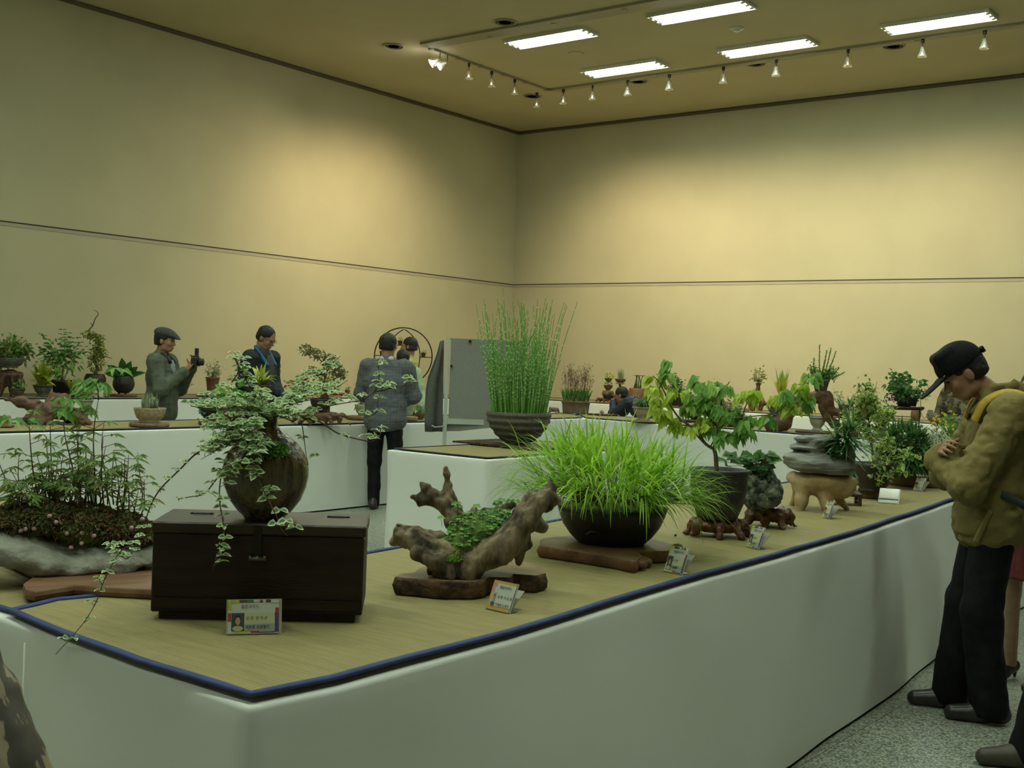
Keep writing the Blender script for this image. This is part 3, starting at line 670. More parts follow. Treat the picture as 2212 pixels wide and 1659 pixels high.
def root_stand(lab, fr, rx, ry, h, m, seed=0, legs=7, nm='root_stand', cat='wooden stand', hh=.008, group=None, flare=1.25, turn=0, thick=None):
    """flat gnarled top carried on splayed root legs"""
    t = thing(nm, lab, cat, fr.loc, fr.rot+turn, group); rr = random.Random(seed); pr = []; th = thick or h*.33
    pr.append(ell((0, 0, h-th), (rx*.92, ry*.92, th*.95))); pr.append(ell((0, 0, h*.55), (rx*.82, ry*.82, h*.42)))
    for i in range(legs):
        a = 2*math.pi*(i+rr.uniform(-.25, .25))/legs; q = V((math.cos(a)*rx, math.sin(a)*ry, 0)); r = min(rx, ry)*rr.uniform(.15, .24)
        pr += chain([q*.78+V((0, 0, h*.80)), q*rr.uniform(.85, 1.05)+V((0, 0, h*.5)), q*rr.uniform(.9, 1.05)+V((0, 0, h*.25)), q*flare*rr.uniform(.85, 1)+V((0, 0, r*.4))], [r*1.25, r*1.1, r*.95, r*.75])
        for _ in range(2): z = rr.uniform(.3, .85)*h; pr.append(ell(q*rr.uniform(.85, 1.05)+V((0, 0, z)), (r*.7, r*.7, r*.6)))
    for i in range(legs):
        a = 2*math.pi*(i+.5+rr.uniform(-.15, .15))/legs; q = V((math.cos(a)*rx, math.sin(a)*ry, 0)); w_ = min(rx, ry)*rr.uniform(.16, .26)
        pr.append(ell(q*.95+V((0, 0, h*.05)), (w_, w_, h*rr.uniform(.32, .52)), sub=1, k=.006))
        if i % 2: pr.append(ell(q*.98+V((0, 0, h*rr.uniform(.55, .7))), (w_*.4, w_*.5, h*.12), sub=1, k=.004))
    pr.append(ell((0, 0, 0), (rx*.6, ry*.6, h*.5), sub=1, k=.01))
    pr.append(rbox((0, 0, h+.05), (rx*2, ry*2, .05), 0, sub=1, k=.004))
    pr.append(rbox((0, 0, -.05), (rx*3, ry*3, .05), 0, sub=1, k=.002))
    solid('carved_root', pr, m, t, h=hh, k=min(rx, ry)*.09, noise=((h*.06, 2.6/max(h, .01)), (h*.035, 6/max(h, .01), (1, 1, .6), 1))); return t

# ---- exhibitor name cards
m_card = M('card_paper', (.50, .53, .46), rough=.5); m_acr = M('clear_stand', (.35, .36, .28), rough=.15, spec=.6); m_photo = M('photo_ground', (.06, .06, .07), rough=.5)
m_skin0 = M('printed_skin', (.42, .30, .14), rough=.6); m_pgarm = M('printed_garment', (.42, .42, .28), rough=.6); m_phair = M('printed_hair', (.03, .02, .02), rough=.6)
CC = dict(y=(.45, .45, .03), o=(.55, .30, .05), g=(.05, .16, .07), r=(.30, .06, .04), p=(.10, .05, .14), w=(.55, .55, .48), b=(.12, .05, .04), c=(.46, .48, .30), k=(.30, .34, .33))
def cm(k): return M('card_ink_'+k, CC[k], rough=.5)
def text(s, size, mat_, parent, loc, name):
    c = bpy.data.curves.new(name, 'FONT'); c.body = s; c.size = size; c.extrude = .0001; c.align_x = 'LEFT'; c.align_y = 'CENTER'; c.materials.append(mat_)
    tmp = bpy.data.objects.new('lettering_source', c); COL.objects.link(tmp); bpy.context.view_layer.update()
    me = bpy.data.meshes.new_from_object(tmp.evaluated_get(bpy.context.evaluated_depsgraph_get())); bpy.data.objects.remove(tmp)
    o = bpy.data.objects.new(name, me); COL.objects.link(o); o.parent = parent; o.location = loc; o.rotation_euler = (R_(90), 0, 0); return o
m_ink1 = M('magenta_ink', (.16, .02, .09), rough=.6); m_ink2 = M('olive_ink', (.12, .13, .04), rough=.6); m_ink3 = M('black_ink', (.02, .02, .03), rough=.6); m_inkg = M('green_ink', (.02, .10, .06), rough=.6)
def card(lab, fr, w, h, tilt, turn, style=0, row2='', row3='', mirror=False):
    t = thing('name_card', lab, 'name card', fr.loc, fr.rot+turn, 'exhibitor name cards'); e = bpy.data.objects.new
    rt = Matrix.Rotation(-tilt, 4, 'X')
    PAR = [t]
    def pc(nm, boxes, m, y):
        b = MB()
        for x0, z0, x1, z1 in boxes: b.box((((x0+x1)/2-.5)*w, y, (z0+z1)/2*h), (abs(x1-x0)*w/2, .0003, abs(z1-z0)*h/2))
        b.v = [tuple(rt @ V(v)) for v in b.v]; return b.build(nm, m, PAR[0], smooth=False)
    pc('acrylic_stand', [(-.03, 0, 1.06, 1.02)], m_acr, .0035)
    b = MB(); b.box((0, .02, .0015), (w*.5, .02, .0012)); b.box((0, .03+math.sin(tilt)*h*.35, h*.37), (w*.5, .0008, h*.40), rot=(-.45-tilt, 0, 0)); b.build('easel_back', m_acr, t, smooth=False)
    pap = pc('paper', [(0, .01, 1, 1)], m_card if style != 1 else cm('o'), .002)
    if mirror: return t
    t0, t = t, pap; PAR[0] = pap
    if style == 1:
        pc('panel', [(.08, .15, 1, .92)], m_card, .0012); pc('flower_print', [(.03, .62, .14, .93), (.12, .8, .2, .92)], M('pink_print', (.5, .28, .28)), .001)
        px, pw, pz, ph = .1, .2, .16, .45
    else:
        bb = dict(y=[(.05, .92, .22, 1), (.12, .01, .45, .09), (0, .72, .06, .95)], b=[(.22, .92, .36, 1), (.62, .92, .68, .99), (.74, .92, .84, 1)], g=[(.36, .92, .5, 1)], w=[(.5, .93, .62, 1), (.84, .9, 1, 1)], r=[(0, .38, .06, .62), (.93, .62, 1, .76), (.45, .02, .62, .09)], p=[(.92, .06, 1, .62), (.6, .01, .92, .07)])
        for k_, v_ in bb.items():
            for r_ in v_: pc('border_print', [r_], cm(k_), .0012)
        pc('yellow_band', [(.32, .30, .93, .62)], cm('c'), .0012); pc('blue_band', [(.32, .10, .93, .30)], cm('k'), .0012)
        px, pw, pz, ph = .07, .25, .10, .52
    pc('portrait_ground', [(px, pz, px+pw, pz+ph)], m_photo if style != 1 else M('pale_photo', (.4, .36, .34)), .001)
    b = MB(); cx = (px+pw/2-.5)*w
    def dis(x, z, rx, rz, m, y, nm):
        q = MB(); n = 16; q.add([(x+math.cos(2*math.pi*i/n)*rx, y, z+math.sin(2*math.pi*i/n)*rz) for i in range(n)]+[(x+math.cos(2*math.pi*i/n)*rx, y+.0004, z+math.sin(2*math.pi*i/n)*rz) for i in range(n)], [tuple(range(n))]+[(i, n+i, n+(i+1) % n, (i+1) % n) for i in range(n)])
        q.v = [tuple(rt @ V(v)) for v in q.v]; q.build(nm, m, t, smooth=False)
    dis(cx, (pz+ph*.62)*h, w*pw*.25, h*ph*.26, m_phair, .0005, 'portrait_hair'); dis(cx, (pz+ph*.55)*h, w*pw*.2, h*ph*.22, m_skin0, 0, 'portrait_face')
    dis(cx, (pz+ph*.14)*h, w*pw*.42, h*ph*.15, m_pgarm if style != 1 else m_photo, 0, 'portrait_garment')
    ink = m_inkg if style == 1 else m_ink1
    for s_, sz, m_, x, z, nm in (('출품자카드', h*.115, ink, .25 if style != 1 else .32, .80, 'card_title'), ('성 명  '+row2, h*.105, m_ink2 if style != 1 else m_ink3, .35, .47, 'card_name_row'), ('작품명 '+row3, h*.105, m_ink3, .34, .21, 'card_plant_row')):
        o = text(s_, sz, m_, pap, rt @ V(((x-.5)*w, -.0006, z*h)), nm); o.rotation_euler = (R_(90)-tilt, 0, 0)
    return t0
# ================================================================ NEAREST TABLE
ZM = ZF+.0145
# ---- stone slab planting on its forked board
fr = Fr(150, 1235, ZM)
m_board = M('walnut_board', (.15, .075, .04), (.24, .13, .07), scale=5, rough=.42, bump=.15, stretch=(1, 7, 1), bscale=30)
t = thing('wooden_board', 'forked brown board lying under the grey stone slab', 'board', fr.loc, fr.rot)
zb = .026
out = [P(x, y, ZM+zb) for x, y in ((-140, 1150), (-60, 1182), (0, 1196), (55, 1222), (86, 1238), (70, 1248), (50, 1262), (56, 1274), (75, 1278), (110, 1272), (160, 1264), (215, 1268), (330, 1274), (420, 1272), (400, 1215), (180, 1165), (0, 1110), (-120, 1098))]
Minv = Matrix.Rotation(-fr.rot, 3, 'Z'); out = [Minv @ (p-fr.loc) for p in out]
b = MB(); b.slab([(p.x, p.y) for p in out], 0, zb, 4, 0, bev=.0012); b.build('plank', m_board, t, smooth=False)
m_stone = M('grey_slab_stone', (.21, .21, .17), (.34, .34, .28), scale=12, rough=.9, bump=1.2, bscale=35)
fs_ = Fr(150, 1235, ZM+zb)
t = thing('stone_slab_planting', 'grey stone slab planted with tall leafy bamboo-like stems and pink flowers', 'potted plant', fs_.loc, fs_.rot)
L = fs_.L
pr = []
for x, y, rx, rz, d in ((-60, 1140, 70, 24, .07), (-5, 1158, 62, 28, .055), (50, 1180, 60, 29, .045), (110, 1200, 62, 28, .05), (170, 1213, 62, 27, .06), (230, 1213, 60, 24, .08), (290, 1205, 58, 19, .10), (335, 1198, 40, 13, .12)):
    c = L(x, y, d); pr.append(ell(c, (rx*fs_.s, .13, rz*fs_.s), (R_(12), 0, 0)))
pr.append(rbox((0, 0, -.06), (1, 1, .06), 0, sub=1, k=.002))
solid('stone_slab', pr, m_stone, t, h=.008, k=.05, noise=((.010, 14), (.004, 45)))
mp = []
for x, y, rx, rz, d in ((40, 1128, 62, 24, .11), (100, 1130, 70, 34, .11), (170, 1145, 80, 38, .11), (240, 1160, 70, 32, .12), (290, 1175, 45, 22, .13)): mp.append(ell(L(x, y, d), (rx*fs_.s, .12, rz*fs_.s)))
solid('planted_mound', mp, m_moss, t, h=.009, k=.04, noise=((.010, 20), (.006, 60)))
rr = random.Random(3); f = MB(); fl = MB()
def mound_pt(rr):
    q = mp[rr.randrange(5)]; d = rv(rr).normalized(); d.z = max(d.z, -.45) if rr.random() < .35 else abs(d.z); d.y = -abs(d.y) if rr.random() < .75 else d.y
    return q['c']+V((d.x*q['r'][0], d.y*q['r'][1], d.z*q['r'][2]))*1.10+V((0, -.004, .006)), d
for i in range(6500):
    p, d = mound_pt(rr); f.leaf(p, d+rv(rr, .7), rr.uniform(.010, .020), rr.uniform(.007, .012), min(1, max(0, rr.gauss(.45, .3))), droop=.3)
f.build('ground_cover', mf_ground, t, smooth=False, tint=True)
m_pink = M('pink_petal', (.42, .22, .24), (.6, .45, .42), scale=200, rough=.7)
for x, y in ((55, 1138), (64, 1135), (112, 1110), (124, 1124), (146, 1149), (176, 1150), (200, 1157), (175, 1172), (154, 1180), (300, 1126), (277, 1144), (81, 1135)):
    b = MB(); p = L(x, y, -.03); b.lathe([(0, -.006), (.006, -.003), (.007, .002), (.004, .006), (0, .007)], 9); b.v = [tuple(V(v)+p) for v in b.v]; b.build('flower', m_pink, t)
b = MB()
for i in range(14): b.leaf(L(14+rr.uniform(-6, 6), 1118+rr.uniform(-8, 10), .0), rv(rr)+V((0, 0, .8)), .014, .008, rr.uniform(.6, 1))
b.build('red_leaves', MF('leaf_wine', (.16, .03, .03), (.28, .06, .05)), t, smooth=False, tint=True)
stems = [(45, 1108, 4, 985, 1), (60, 1112, 50, 990, 1), (78, 1108, 30, 1010, 0), (95, 1105, 70, 905, 1.3), (108, 1100, 104, 950, .8), (118, 1100, 112, 905, 1.2), (130, 1098, 118, 1010, 0), (152, 1098, 142, 900, 1.3), (162, 1098, 168, 915, 1), (170, 1100, 180, 1005, 0),
         (175, 1098, 172, 935, .8), (205, 1100, 214, 868, 1.5), (190, 1098, 200, 985, .5), (222, 1105, 222, 945, 1), (232, 1108, 226, 925, .9), (245, 1110, 246, 985, 1), (262, 1112, 268, 1000, 1), (275, 1115, 270, 1015, .6), (250, 1110, 262, 1040, 0),
         (300, 1128, 308, 1045, .7), (140, 1100, 132, 1040, 0), (100, 1105, 88, 1035, .3), (72, 1108, 58, 1050, .4), (215, 1105, 232, 1030, 0), (236, 1108, 212, 1020, .4), (285, 1122, 296, 1075, .5), (165, 1100, 150, 1000, .5), (182, 1100, 190, 1030, .5), (122, 1100, 140, 985, .6), (290, 1125, 280, 1095, .4), (60, 1108, 38, 1040, .6), (198, 1100, 186, 965, .7), (84, 1108, 104, 1010, .6), (150, 1100, 160, 1050, .3)]
def shoots(stems, dsp, seed):
    s = MB(); f = MB(); rr = random.Random(seed)
    for x0, y0, x1, y1, k in stems:
        d0 = rr.uniform(.03, .17); d1 = d0+rr.uniform(-.05, .05)
        a, e = L(x0, y0, d0), L(x1, y1, d1); pts = twig(s, a, e, .0026*(.7+.3*k), rr, .05, 7); n = 3+int(k*2)+rr.randrange(3)
        for j in range(n):
            u = 1-j*.13/max(.5, k) if k >= 1 else rr.uniform(.25, 1)
            u = max(.3, u); q = pts[min(7, int(u*7))]; an = rr.uniform(0, 6.28); dd = V((math.cos(an), math.sin(an)*.6, rr.uniform(.0, .7)))
            palm_leaf(f, s, q, dd, .022+.012*k, .030+.010*k, .0075+.0025*k, rr, k=rr.choice((3, 4, 5)), droop=.22, t=rr.random()*.8+(.2 if y1 > 1000 else 0))
    s.build('stems', m_twig, t); return f.build('foliage', mf_bam, t, smooth=False, tint=True)
mf_bam = MF('leaf_shoot', (.12, .23, .06), (.21, .34, .08), (.32, .30, .10), trans=.35)
rs = random.Random(44)
for i in range(30): x = rs.uniform(45, 305); stems.append((x, 1102+abs(x-150)*.12, x+rs.uniform(-22, 22), rs.uniform(970, 1065), rs.uniform(.3, .8)))
shoots(stems, .1, 12)
# the tallest crowns, large drooping leaves level with the far tables
f = MB(); s = MB(); rr = random.Random(5)
for x, y, k, sz in ((214, 836, 7, .052), (195, 828, 5, .05), (168, 885, 7, .055), (120, 892, 6, .05), (150, 868, 5, .05), (250, 800, 1, .04), (50, 905, 5, .045), (20, 905, 3, .05), (228, 822, 3, .045), (188, 850, 5, .04)):
    for j in range(2):
        an = rr.uniform(0, 6.28); palm_leaf(f, s, L(x, y+8, .1), V((math.cos(an), math.sin(an)*.5, .3)), .03, sz, sz*.42, rr, k=max(3, k-1), droop=.45, t=rr.uniform(.3, .7))
for a_, b_ in (((214, 868), (212, 836)), ((152, 900), (168, 885)), ((118, 905), (120, 892)), ((70, 905), (48, 905))): twig(s, L(a_[0], a_[1], .1), L(b_[0], b_[1], .1), .0022, rr, .03)
s.build('crown_stems', m_twig, t); f.build('crown_leaves', mf_green, t, smooth=False, tint=True)

# ---- old dark chest
A, B = P(323, 1336, ZM), P(783, 1350, ZM); A.z = B.z = 0; ang = math.atan2(B.y-A.y, B.x-A.x)+R_(3); cw = (B-A).length
t = thing('wooden_chest', 'long dark brown lidded chest under the round vase', 'chest', ((A.x+B.x)/2, (A.y+B.y)/2, ZM), ang)
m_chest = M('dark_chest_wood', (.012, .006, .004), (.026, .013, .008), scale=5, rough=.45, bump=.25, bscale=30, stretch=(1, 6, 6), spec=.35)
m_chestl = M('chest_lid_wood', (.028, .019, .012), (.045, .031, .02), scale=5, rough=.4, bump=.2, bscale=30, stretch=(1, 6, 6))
hw = cw/2; D_, hc_ = .262, .250
b = MB(); b.box((0, D_/2, .02+.1), (hw-.004, D_/2-.004, .1), bev=.003); b.build('body', m_chest, t, smooth=False)
b = MB(); b.box((0, D_/2, .012), (hw-.022, D_/2-.018, .012)); b.build('plinth', m_chest, t, smooth=False)
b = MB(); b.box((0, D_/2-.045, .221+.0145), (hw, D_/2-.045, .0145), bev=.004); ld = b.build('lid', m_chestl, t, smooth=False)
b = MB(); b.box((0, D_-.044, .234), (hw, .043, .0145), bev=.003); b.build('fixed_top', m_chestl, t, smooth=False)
for sx in (-.64, .70):
    b = MB(); b.box((hw*sx, D_*.63, .2515), (.03, .008, .002), bev=.001); b.tube([(hw*sx-.02, D_*.6, .252), (hw*sx-.014, D_*.55, .2525), (hw*sx+.014, D_*.55, .2525), (hw*sx+.02, D_*.6, .252)], .0012, 5); b.build('hinge', m_iron, ld)
b = MB(); b.box((-.003, -.0015, .205), (.010, .002, .042), bev=.001); b.build('hasp', M('old_brass', (.03, .028, .018), rough=.4, metal=.6), t, smooth=False)
b = MB(); b.tube([(-.018, -.006, .162), (.014, -.006, .162)], .005, 8)
for x in (-.02, -.002, .016): b.box((x, -.004, .163), (.0035, .004, .006))
b.build('lock_bar', M('worn_brass', (.16, .15, .11), rough=.35, metal=.7), t)
b = MB(); b.box((0, -.002, .045), (hw-.01, .002, .012)); b.build('base_rail', m_chest, t, smooth=False)
ZC = ZM+hc_+.0
# ---- round bottle vase with the trailing variegated vine
fv = Fr(571, 1122, ZC); s_ = fv.s
t = thing('bottle_vase', 'round brown glazed bottle vase standing on the dark chest', 'vase', fv.loc, fv.rot)
def vase_mat():
    m, tr, b = nt('brown_glaze'); tc = tr.nodes.new('ShaderNodeTexCoord'); mp = tr.nodes.new('ShaderNodeMapping'); mp.inputs['Scale'].default_value = (1, 1, .12)
    n = tr.nodes.new('ShaderNodeTexNoise'); n.inputs['Scale'].default_value = 60; n.inputs['Detail'].default_value = 6
    r = tr.nodes.new('ShaderNodeValToRGB'); e = r.color_ramp.elements; e[0].position = .4; e[0].color = (.028, .018, .008, 1); e[1].position = .66; e[1].color = (.095, .07, .02, 1)
    tr.links.new(tc.outputs['Object'], mp.inputs[0]); tr.links.new(mp.outputs[0], n.inputs['Vector']); tr.links.new(n.outputs['Fac'], r.inputs[0]); tr.links.new(r.outputs[0], b.inputs['Base Color'])
    n2 = tr.nodes.new('ShaderNodeTexNoise'); n2.inputs['Scale'].default_value = 95; n2.inputs['Detail'].default_value = 3; bp = tr.nodes.new('ShaderNodeBump'); bp.inputs['Strength'].default_value = .7; bp.inputs['Distance'].default_value = .004
    tr.links.new(tc.outputs['Object'], n2.inputs['Vector']); tr.links.new(n2.outputs['Fac'], bp.inputs['Height']); tr.links.new(bp.outputs[0], b.inputs['Normal'])
    b.inputs['Roughness'].default_value = .16; b.inputs['Specular IOR Level'].default_value = .7; return m
m_vase = vase_mat()
prof = [(41, 0), (44, 5), (46, 9), (58, 20), (76, 44), (87, 72), (91, 95), (91, 108), (88, 128), (80, 146), (68, 163), (52, 178), (36, 191), (25, 200), (21, 207), (20, 220), (22, 229), (20, 231), (16, 229), (15, 205), (0, 200)]
b = MB(); b.lathe([(r*s_, z*s_) for r, z in prof], 56); b.build('vessel', m_vase, t)
def vsurf(z):
    for i in range(len(prof)-1):
        if prof[i][1] <= z <= prof[i+1][1]: u = (z-prof[i][1])/(prof[i+1][1]-prof[i][1]); return prof[i][0]+(prof[i+1][0]-prof[i][0])*u
    return 20
hm = MB(); n = 26; rows = []
for k, q in enumerate((0, .5, .85, 1.0, 1.12)):
    row = []
    for i in range(n):
        a = 2*math.pi*i/n; x = 0+math.cos(a)*44*q; z = 158+math.sin(a)*15*q; r = max(vsurf(z), abs(x)+1); y = -math.sqrt(max(4, r*r-x*x))
        row.append(V((x*s_, (y-(1.2 if q > .9 and q < 1.1 else .6))*s_, z*s_)))
    rows.append(row)
for j in range(4): hm.add(rows[j]+rows[j+1], [(i, (i+1) % n, n+(i+1) % n, n+i) for i in range(n)])
hm.build('planting_pocket', m_moss, t)
lv = MB(); rr = random.Random(15)
for i in range(420):
    x = rr.uniform(-44, 40); z = 158+rr.uniform(-14, 13)*math.sqrt(max(0, 1-(x/46)**2)); r = max(vsurf(z), abs(x)+1); lv.leaf(V((x, -math.sqrt(max(4, r*r-x*x))-1, z))*s_, V((rr.gauss(0, 1), -1, rr.gauss(.2, .8))), .014, .009, rr.random())
lv.build('pocket_leaves', mf_green, t, smooth=False, tint=True)
hm = MB(); n = 18; hm.add([V((x*s_, -math.sqrt(max(4, max(vsurf(z), abs(x)+1)**2-x*x))*s_-.003, z*s_)) for x, z in [(32+math.cos(6.283*i/n)*12, 172+math.sin(6.283*i/n)*7) for i in range(n)]]+[V((32*s_, -math.sqrt(vsurf(172)**2-32*32)*s_-.0035, 172*s_))], [(i, (i+1) % n, n) for i in range(n)]); hm.build('side_opening', m_iron, t)
t = thing('variegated_vine', 'sprawling vine with white-edged leaves growing from the round vase', 'plant', fv.loc, fv.rot)
L = fv.L; sb = MB(); f = MB(); rr = random.Random(11)
def spl(pts, st=6):
    out = []; n = len(pts)
    for i in range(n-1):
        p0, p1, p2, p3 = pts[max(0, i-1)], pts[i], pts[i+1], pts[min(n-1, i+2)]
        for k in range(st):
            u = k/st; out.append(.5*((2*p1)+(p2-p0)*u+(2*p0-5*p1+4*p2-p3)*u*u+(3*p1-p0-3*p2+p3)*u**3))
    out.append(pts[-1]); return out
def spray(q, sz, k, rr, up=.5):
    a0 = rr.uniform(0, 6.28); st = q+V((rr.gauss(0, .4), rr.gauss(0, .4), up))*sz*1.0; sb.tube([q, st], .0007, 4)
    for j in range(k):
        a = a0+j*2.1+rr.uniform(-.4, .4); f.leaf(st, V((math.cos(a), math.sin(a)*.8, rr.uniform(-.1, .3))), sz*rr.uniform(.75, 1.15), sz*rr.uniform(.55, .75), rr.random()*.5, fold=.2, droop=.25, edge=rr.uniform(.75, 1))
def branch(px, d0, d1, dens=1.0, r=.0022, sz=.022, lf=0.0, k=3, up=.5):
    sz *= 1.10; n = len(px); pts = spl([L(x, y, d0+(d1-d0)*i/(n-1)) for i, (x, y) in enumerate(px)]); sb.tube(pts, (r, r*.45), 5)
    tot = sum((pts[i+1]-pts[i]).length for i in range(len(pts)-1)); m = int(tot/.02*dens)
    for i in range(m):
        u = lf+(1-lf)*(i+rr.random())/m; q = pts[min(len(pts)-1, int(u*(len(pts)-1)))]; spray(q+rv(rr, .003), sz, k, rr, up)
    return pts
branch([(548, 950), (520, 938), (495, 938), (465, 952), (430, 975), (400, 1005), (365, 1040), (345, 1070), (330, 1110), (322, 1145)], -.10, -.05, .75, .003, .015, .15)
branch([(530, 955), (505, 965), (490, 1000), (470, 1030), (450, 1052), (425, 1056), (400, 1060)], -.10, -.14, .7, .0024, .016, .2)
branch([(520, 960), (497, 985), (485, 1020), (483, 1060), (490, 1110), (491, 1140), (480, 1165), (470, 1200)], -.12, -.20, 1.1, .002, .022, .05)
branch([(560, 965), (553, 1000), (568, 1040), (585, 1075), (597, 1100), (606, 1125), (618, 1138)], -.14, -.17, .9, .002, .026)
branch([(545, 965), (530, 990), (508, 1008), (497, 1030)], -.14, -.15, 1.3, .002, .027)
branch([(570, 960), (560, 985), (545, 1000), (552, 1030)], -.14, -.16, 1.4, .002, .027)
branch([(330, 1150), (300, 1150), (278, 1180), (262, 1215), (250, 1250), (225, 1290), (180, 1340)], -.17, -.26, .8, .0018, .017)
branch([(322, 1140), (300, 1180), (285, 1165), (268, 1150)], -.1, -.15, 1.2, .0015, .019)
branch([(585, 900), (620, 896), (650, 903), (690, 912), (730, 938), (790, 955), (806, 954), (820, 942), (818, 915)], 0, -.02, .6, .0026, .020, .1)
branch([(650, 903), (655, 940), (660, 980), (665, 1005)], 0, -.01, .55, .0016, .018, .2)
branch([(585, 898), (610, 900), (660, 902), (690, 885), (735, 875), (785, 868)], .02, .04, 1.5, .0024, .020)
branch([(785, 868), (815, 845), (822, 815), (820, 775)], .04, .05, .9, .0018, .022)
branch([(810, 850), (835, 845), (860, 838), (890, 835), (905, 822)], .04, .05, .9, .0018, .022)
branch([(790, 905), (815, 895), (818, 870)], .03, .04, 1.2, .0018, .02)
branch([(590, 895), (620, 868), (650, 830), (680, 815), (720, 805), (745, 790)], .05, .1, 1.6, .0026, .019)
branch([(640, 850), (665, 835), (705, 800), (740, 770)], .05, .1, .9, .0018, .018)
branch([(700, 862), (725, 842), (752, 823)], .03, .03, .35, .0016, .012)
branch([(580, 895), (560, 860), (540, 830), (525, 800), (515, 778)], .0, -.05, 2.0, .0024, .020)
branch([(575, 895), (540, 880), (500, 872), (460, 878), (425, 872)], -.02, -.1, 1.5, .0024, .020)
branch([(510, 770), (520, 800), (505, 830), (515, 860)], -.02, -.1, 1.5, .0024, .020)
for i in range(19):
    x = rr.uniform(430, 745); y = rr.uniform(830, 925)+abs(x-585)*.02; branch([(575+rr.uniform(-8, 10), 905), ((575+x)/2, (900+y)/2-rr.uniform(0, 15)), (x, y)], rr.uniform(-.06, .06), rr.uniform(-.14, .14), 1.5, .0016, .020)
for i in range(12):
    x = rr.uniform(440, 560); y = rr.uniform(905, 985); branch([(555+rr.uniform(-10, 10), 960), ((560+x)/2, (950+y)/2-12), (x, y)], -.10, rr.uniform(-.16, -.09), 1.6, .0015, .022)
sb.build('stems', m_twig, t); f.build('foliage', mf_var, t, smooth=False, tint=True)

# ---- cards
card('exhibitor card standing against the front of the dark chest', Fr(547, 1370, ZM), .122, .083, R_(16), .06, 0, '임 인 순', '덩굴별지')
card('orange-bordered exhibitor card in front of the driftwood slab', Fr(1073, 1320, ZM), .083, .083, R_(24), -.72, 1, '조 호 필', '노루귀')
card('exhibitor card leaning by the front of the grass bowl board', Fr(1452, 1238, ZM), .078, .092, R_(22), -.70, 0, '', '')
card('small exhibitor card before the root stand of the fig tree pot', Fr(1624, 1184, ZM), .07, .088, R_(20), -.85, 0, '', '')
card('small exhibitor card between the legs of the pale stool', Fr(1782, 1119, ZM), .055, .085, R_(18), -.95, 0, '', '')
m_mir = M('glossy_sleeve', (.75, .75, .72), rough=.10, metal=.9, spec=1)
q = card('shiny card sleeve reflecting the ceiling lights below the dark bowl', Fr(1918, 1087, ZM), .10, .10, R_(41.7), -.106, 0, mirror=True)
for o in q.children: 
    if o.name.startswith('paper'): o.data.materials[0] = m_mir
card('upright pale card before the fern ball board', Fr(1982, 1060, ZM), .07, .085, R_(20), -.7, 0, '', '')

# ---- driftwood planting on a tree slice
def wslab(lab, px, zt, m_top, m_side, seed, knobs=(), nm='tree_slice'):
    fr0 = Fr(sum(p[0] for p in px)/len(px), sum(p[1] for p in px)/len(px), ZM+zt); t = thing(nm, lab, 'wooden slab', (fr0.loc.x, fr0.loc.y, ZM), fr0.rot); Mi = Matrix.Rotation(-fr0.rot, 3, 'Z')
    pts = [Mi @ (P(x, y, ZM+zt)-V((fr0.loc.x, fr0.loc.y, ZM+zt))) for x, y in px]; o = []
    rr = random.Random(seed)
    for i, p in enumerate(pts):
        q = pts[(i+1) % len(pts)]
        for k in range(4): u = k/4; z = p+(q-p)*u; j = 1+rr.uniform(-.012, .012); o.append((z.x*j, z.y*j))
    b = MB(); b.slab(o, .001, zt, seed, .018, bev=.0025)
    n = len(b.f); b.mi = [1]*n; b.mi[-1] = 0; 
    q = b.build('slab', [m_top, m_side], t)
    q.data.polygons[n-1].use_smooth = False
    if knobs:
        pr = [ell(Mi @ (P(x, y, ZM+z)-V((fr0.loc.x, fr0.loc.y, ZM))), (rx, ry, rz)) for x, y, z, rx, ry, rz in knobs]; solid('knots', pr, m_side, t, h=.006, k=.02, noise=((.006, 40), (.003, 90)))
    return t
m_bk = M('rough_bark', (.04, .022, .012), (.14, .075, .035), scale=22, rough=.8, bump=2.0, bscale=40)
m_slt = M('slab_top', (.17, .105, .05), (.26, .17, .085), scale=7, rough=.55, bump=.2)
wslab('thick bark-edged tree slice under the driftwood', [(851, 1246), (865, 1239), (893, 1237), (905, 1226), (932, 1219), (990, 1205), (1082, 1205), (1147, 1215), (1169, 1224), (1179, 1238), (1160, 1243), (1110, 1240), (1104, 1247), (1056, 1247), (1047, 1253), (1023, 1256), (952, 1256), (898, 1250)], .052, m_slt, m_bk, 8)
wslab('reddish brown flat burl board under the grass bowl', [(1163, 1178), (1170, 1162), (1236, 1156), (1320, 1150), (1404, 1163), (1449, 1174), (1466, 1184), (1440, 1190), (1381, 1192), (1388, 1203), (1372, 1212), (1330, 1203), (1266, 1193), (1206, 1184)], .042, m_slab, M('slab_side', (.10, .045, .022), (.22, .11, .05), scale=10, rough=.45, bump=.9, bscale=25), 9,
      knobs=((1372, 1218, .02, .045, .03, .02), (1388, 1214, .018, .03, .03, .018), (1471, 1196, .018, .02, .028, .016), (1462, 1184, .02, .025, .03, .018)), nm='burl_board')
fd = Fr(1010, 1240, ZM+.052); L = fd.L; q_ = fd.s
m_drift = M('weathered_driftwood', (.038, .026, .014), (.27, .205, .12), scale=22, rough=.85, bump=2.5, bscale=22, stretch=(1, 1, .35), detail=8, lo=.38, hi=.62)
t = thing('driftwood_planter', 'gnarled weathered driftwood planted with small clover-like leaves', 'potted plant', fd.loc, fd.rot)
def ch(px, rs, dd): 
    n = len(px); return chain([L(x, y, dd[0]+(dd[1]-dd[0])*i/(n-1)) for i, (x, y) in enumerate(px)], [r*q_ for r in rs])
pr = []
pr += ch([(866, 1153), (905, 1164), (950, 1182), (985, 1205)], (23, 24, 22, 22), (-.03, -.05)); pr += ch([(858, 1138), (900, 1150), (945, 1160), (975, 1172)], (11, 13, 13, 9), (.01, .01))
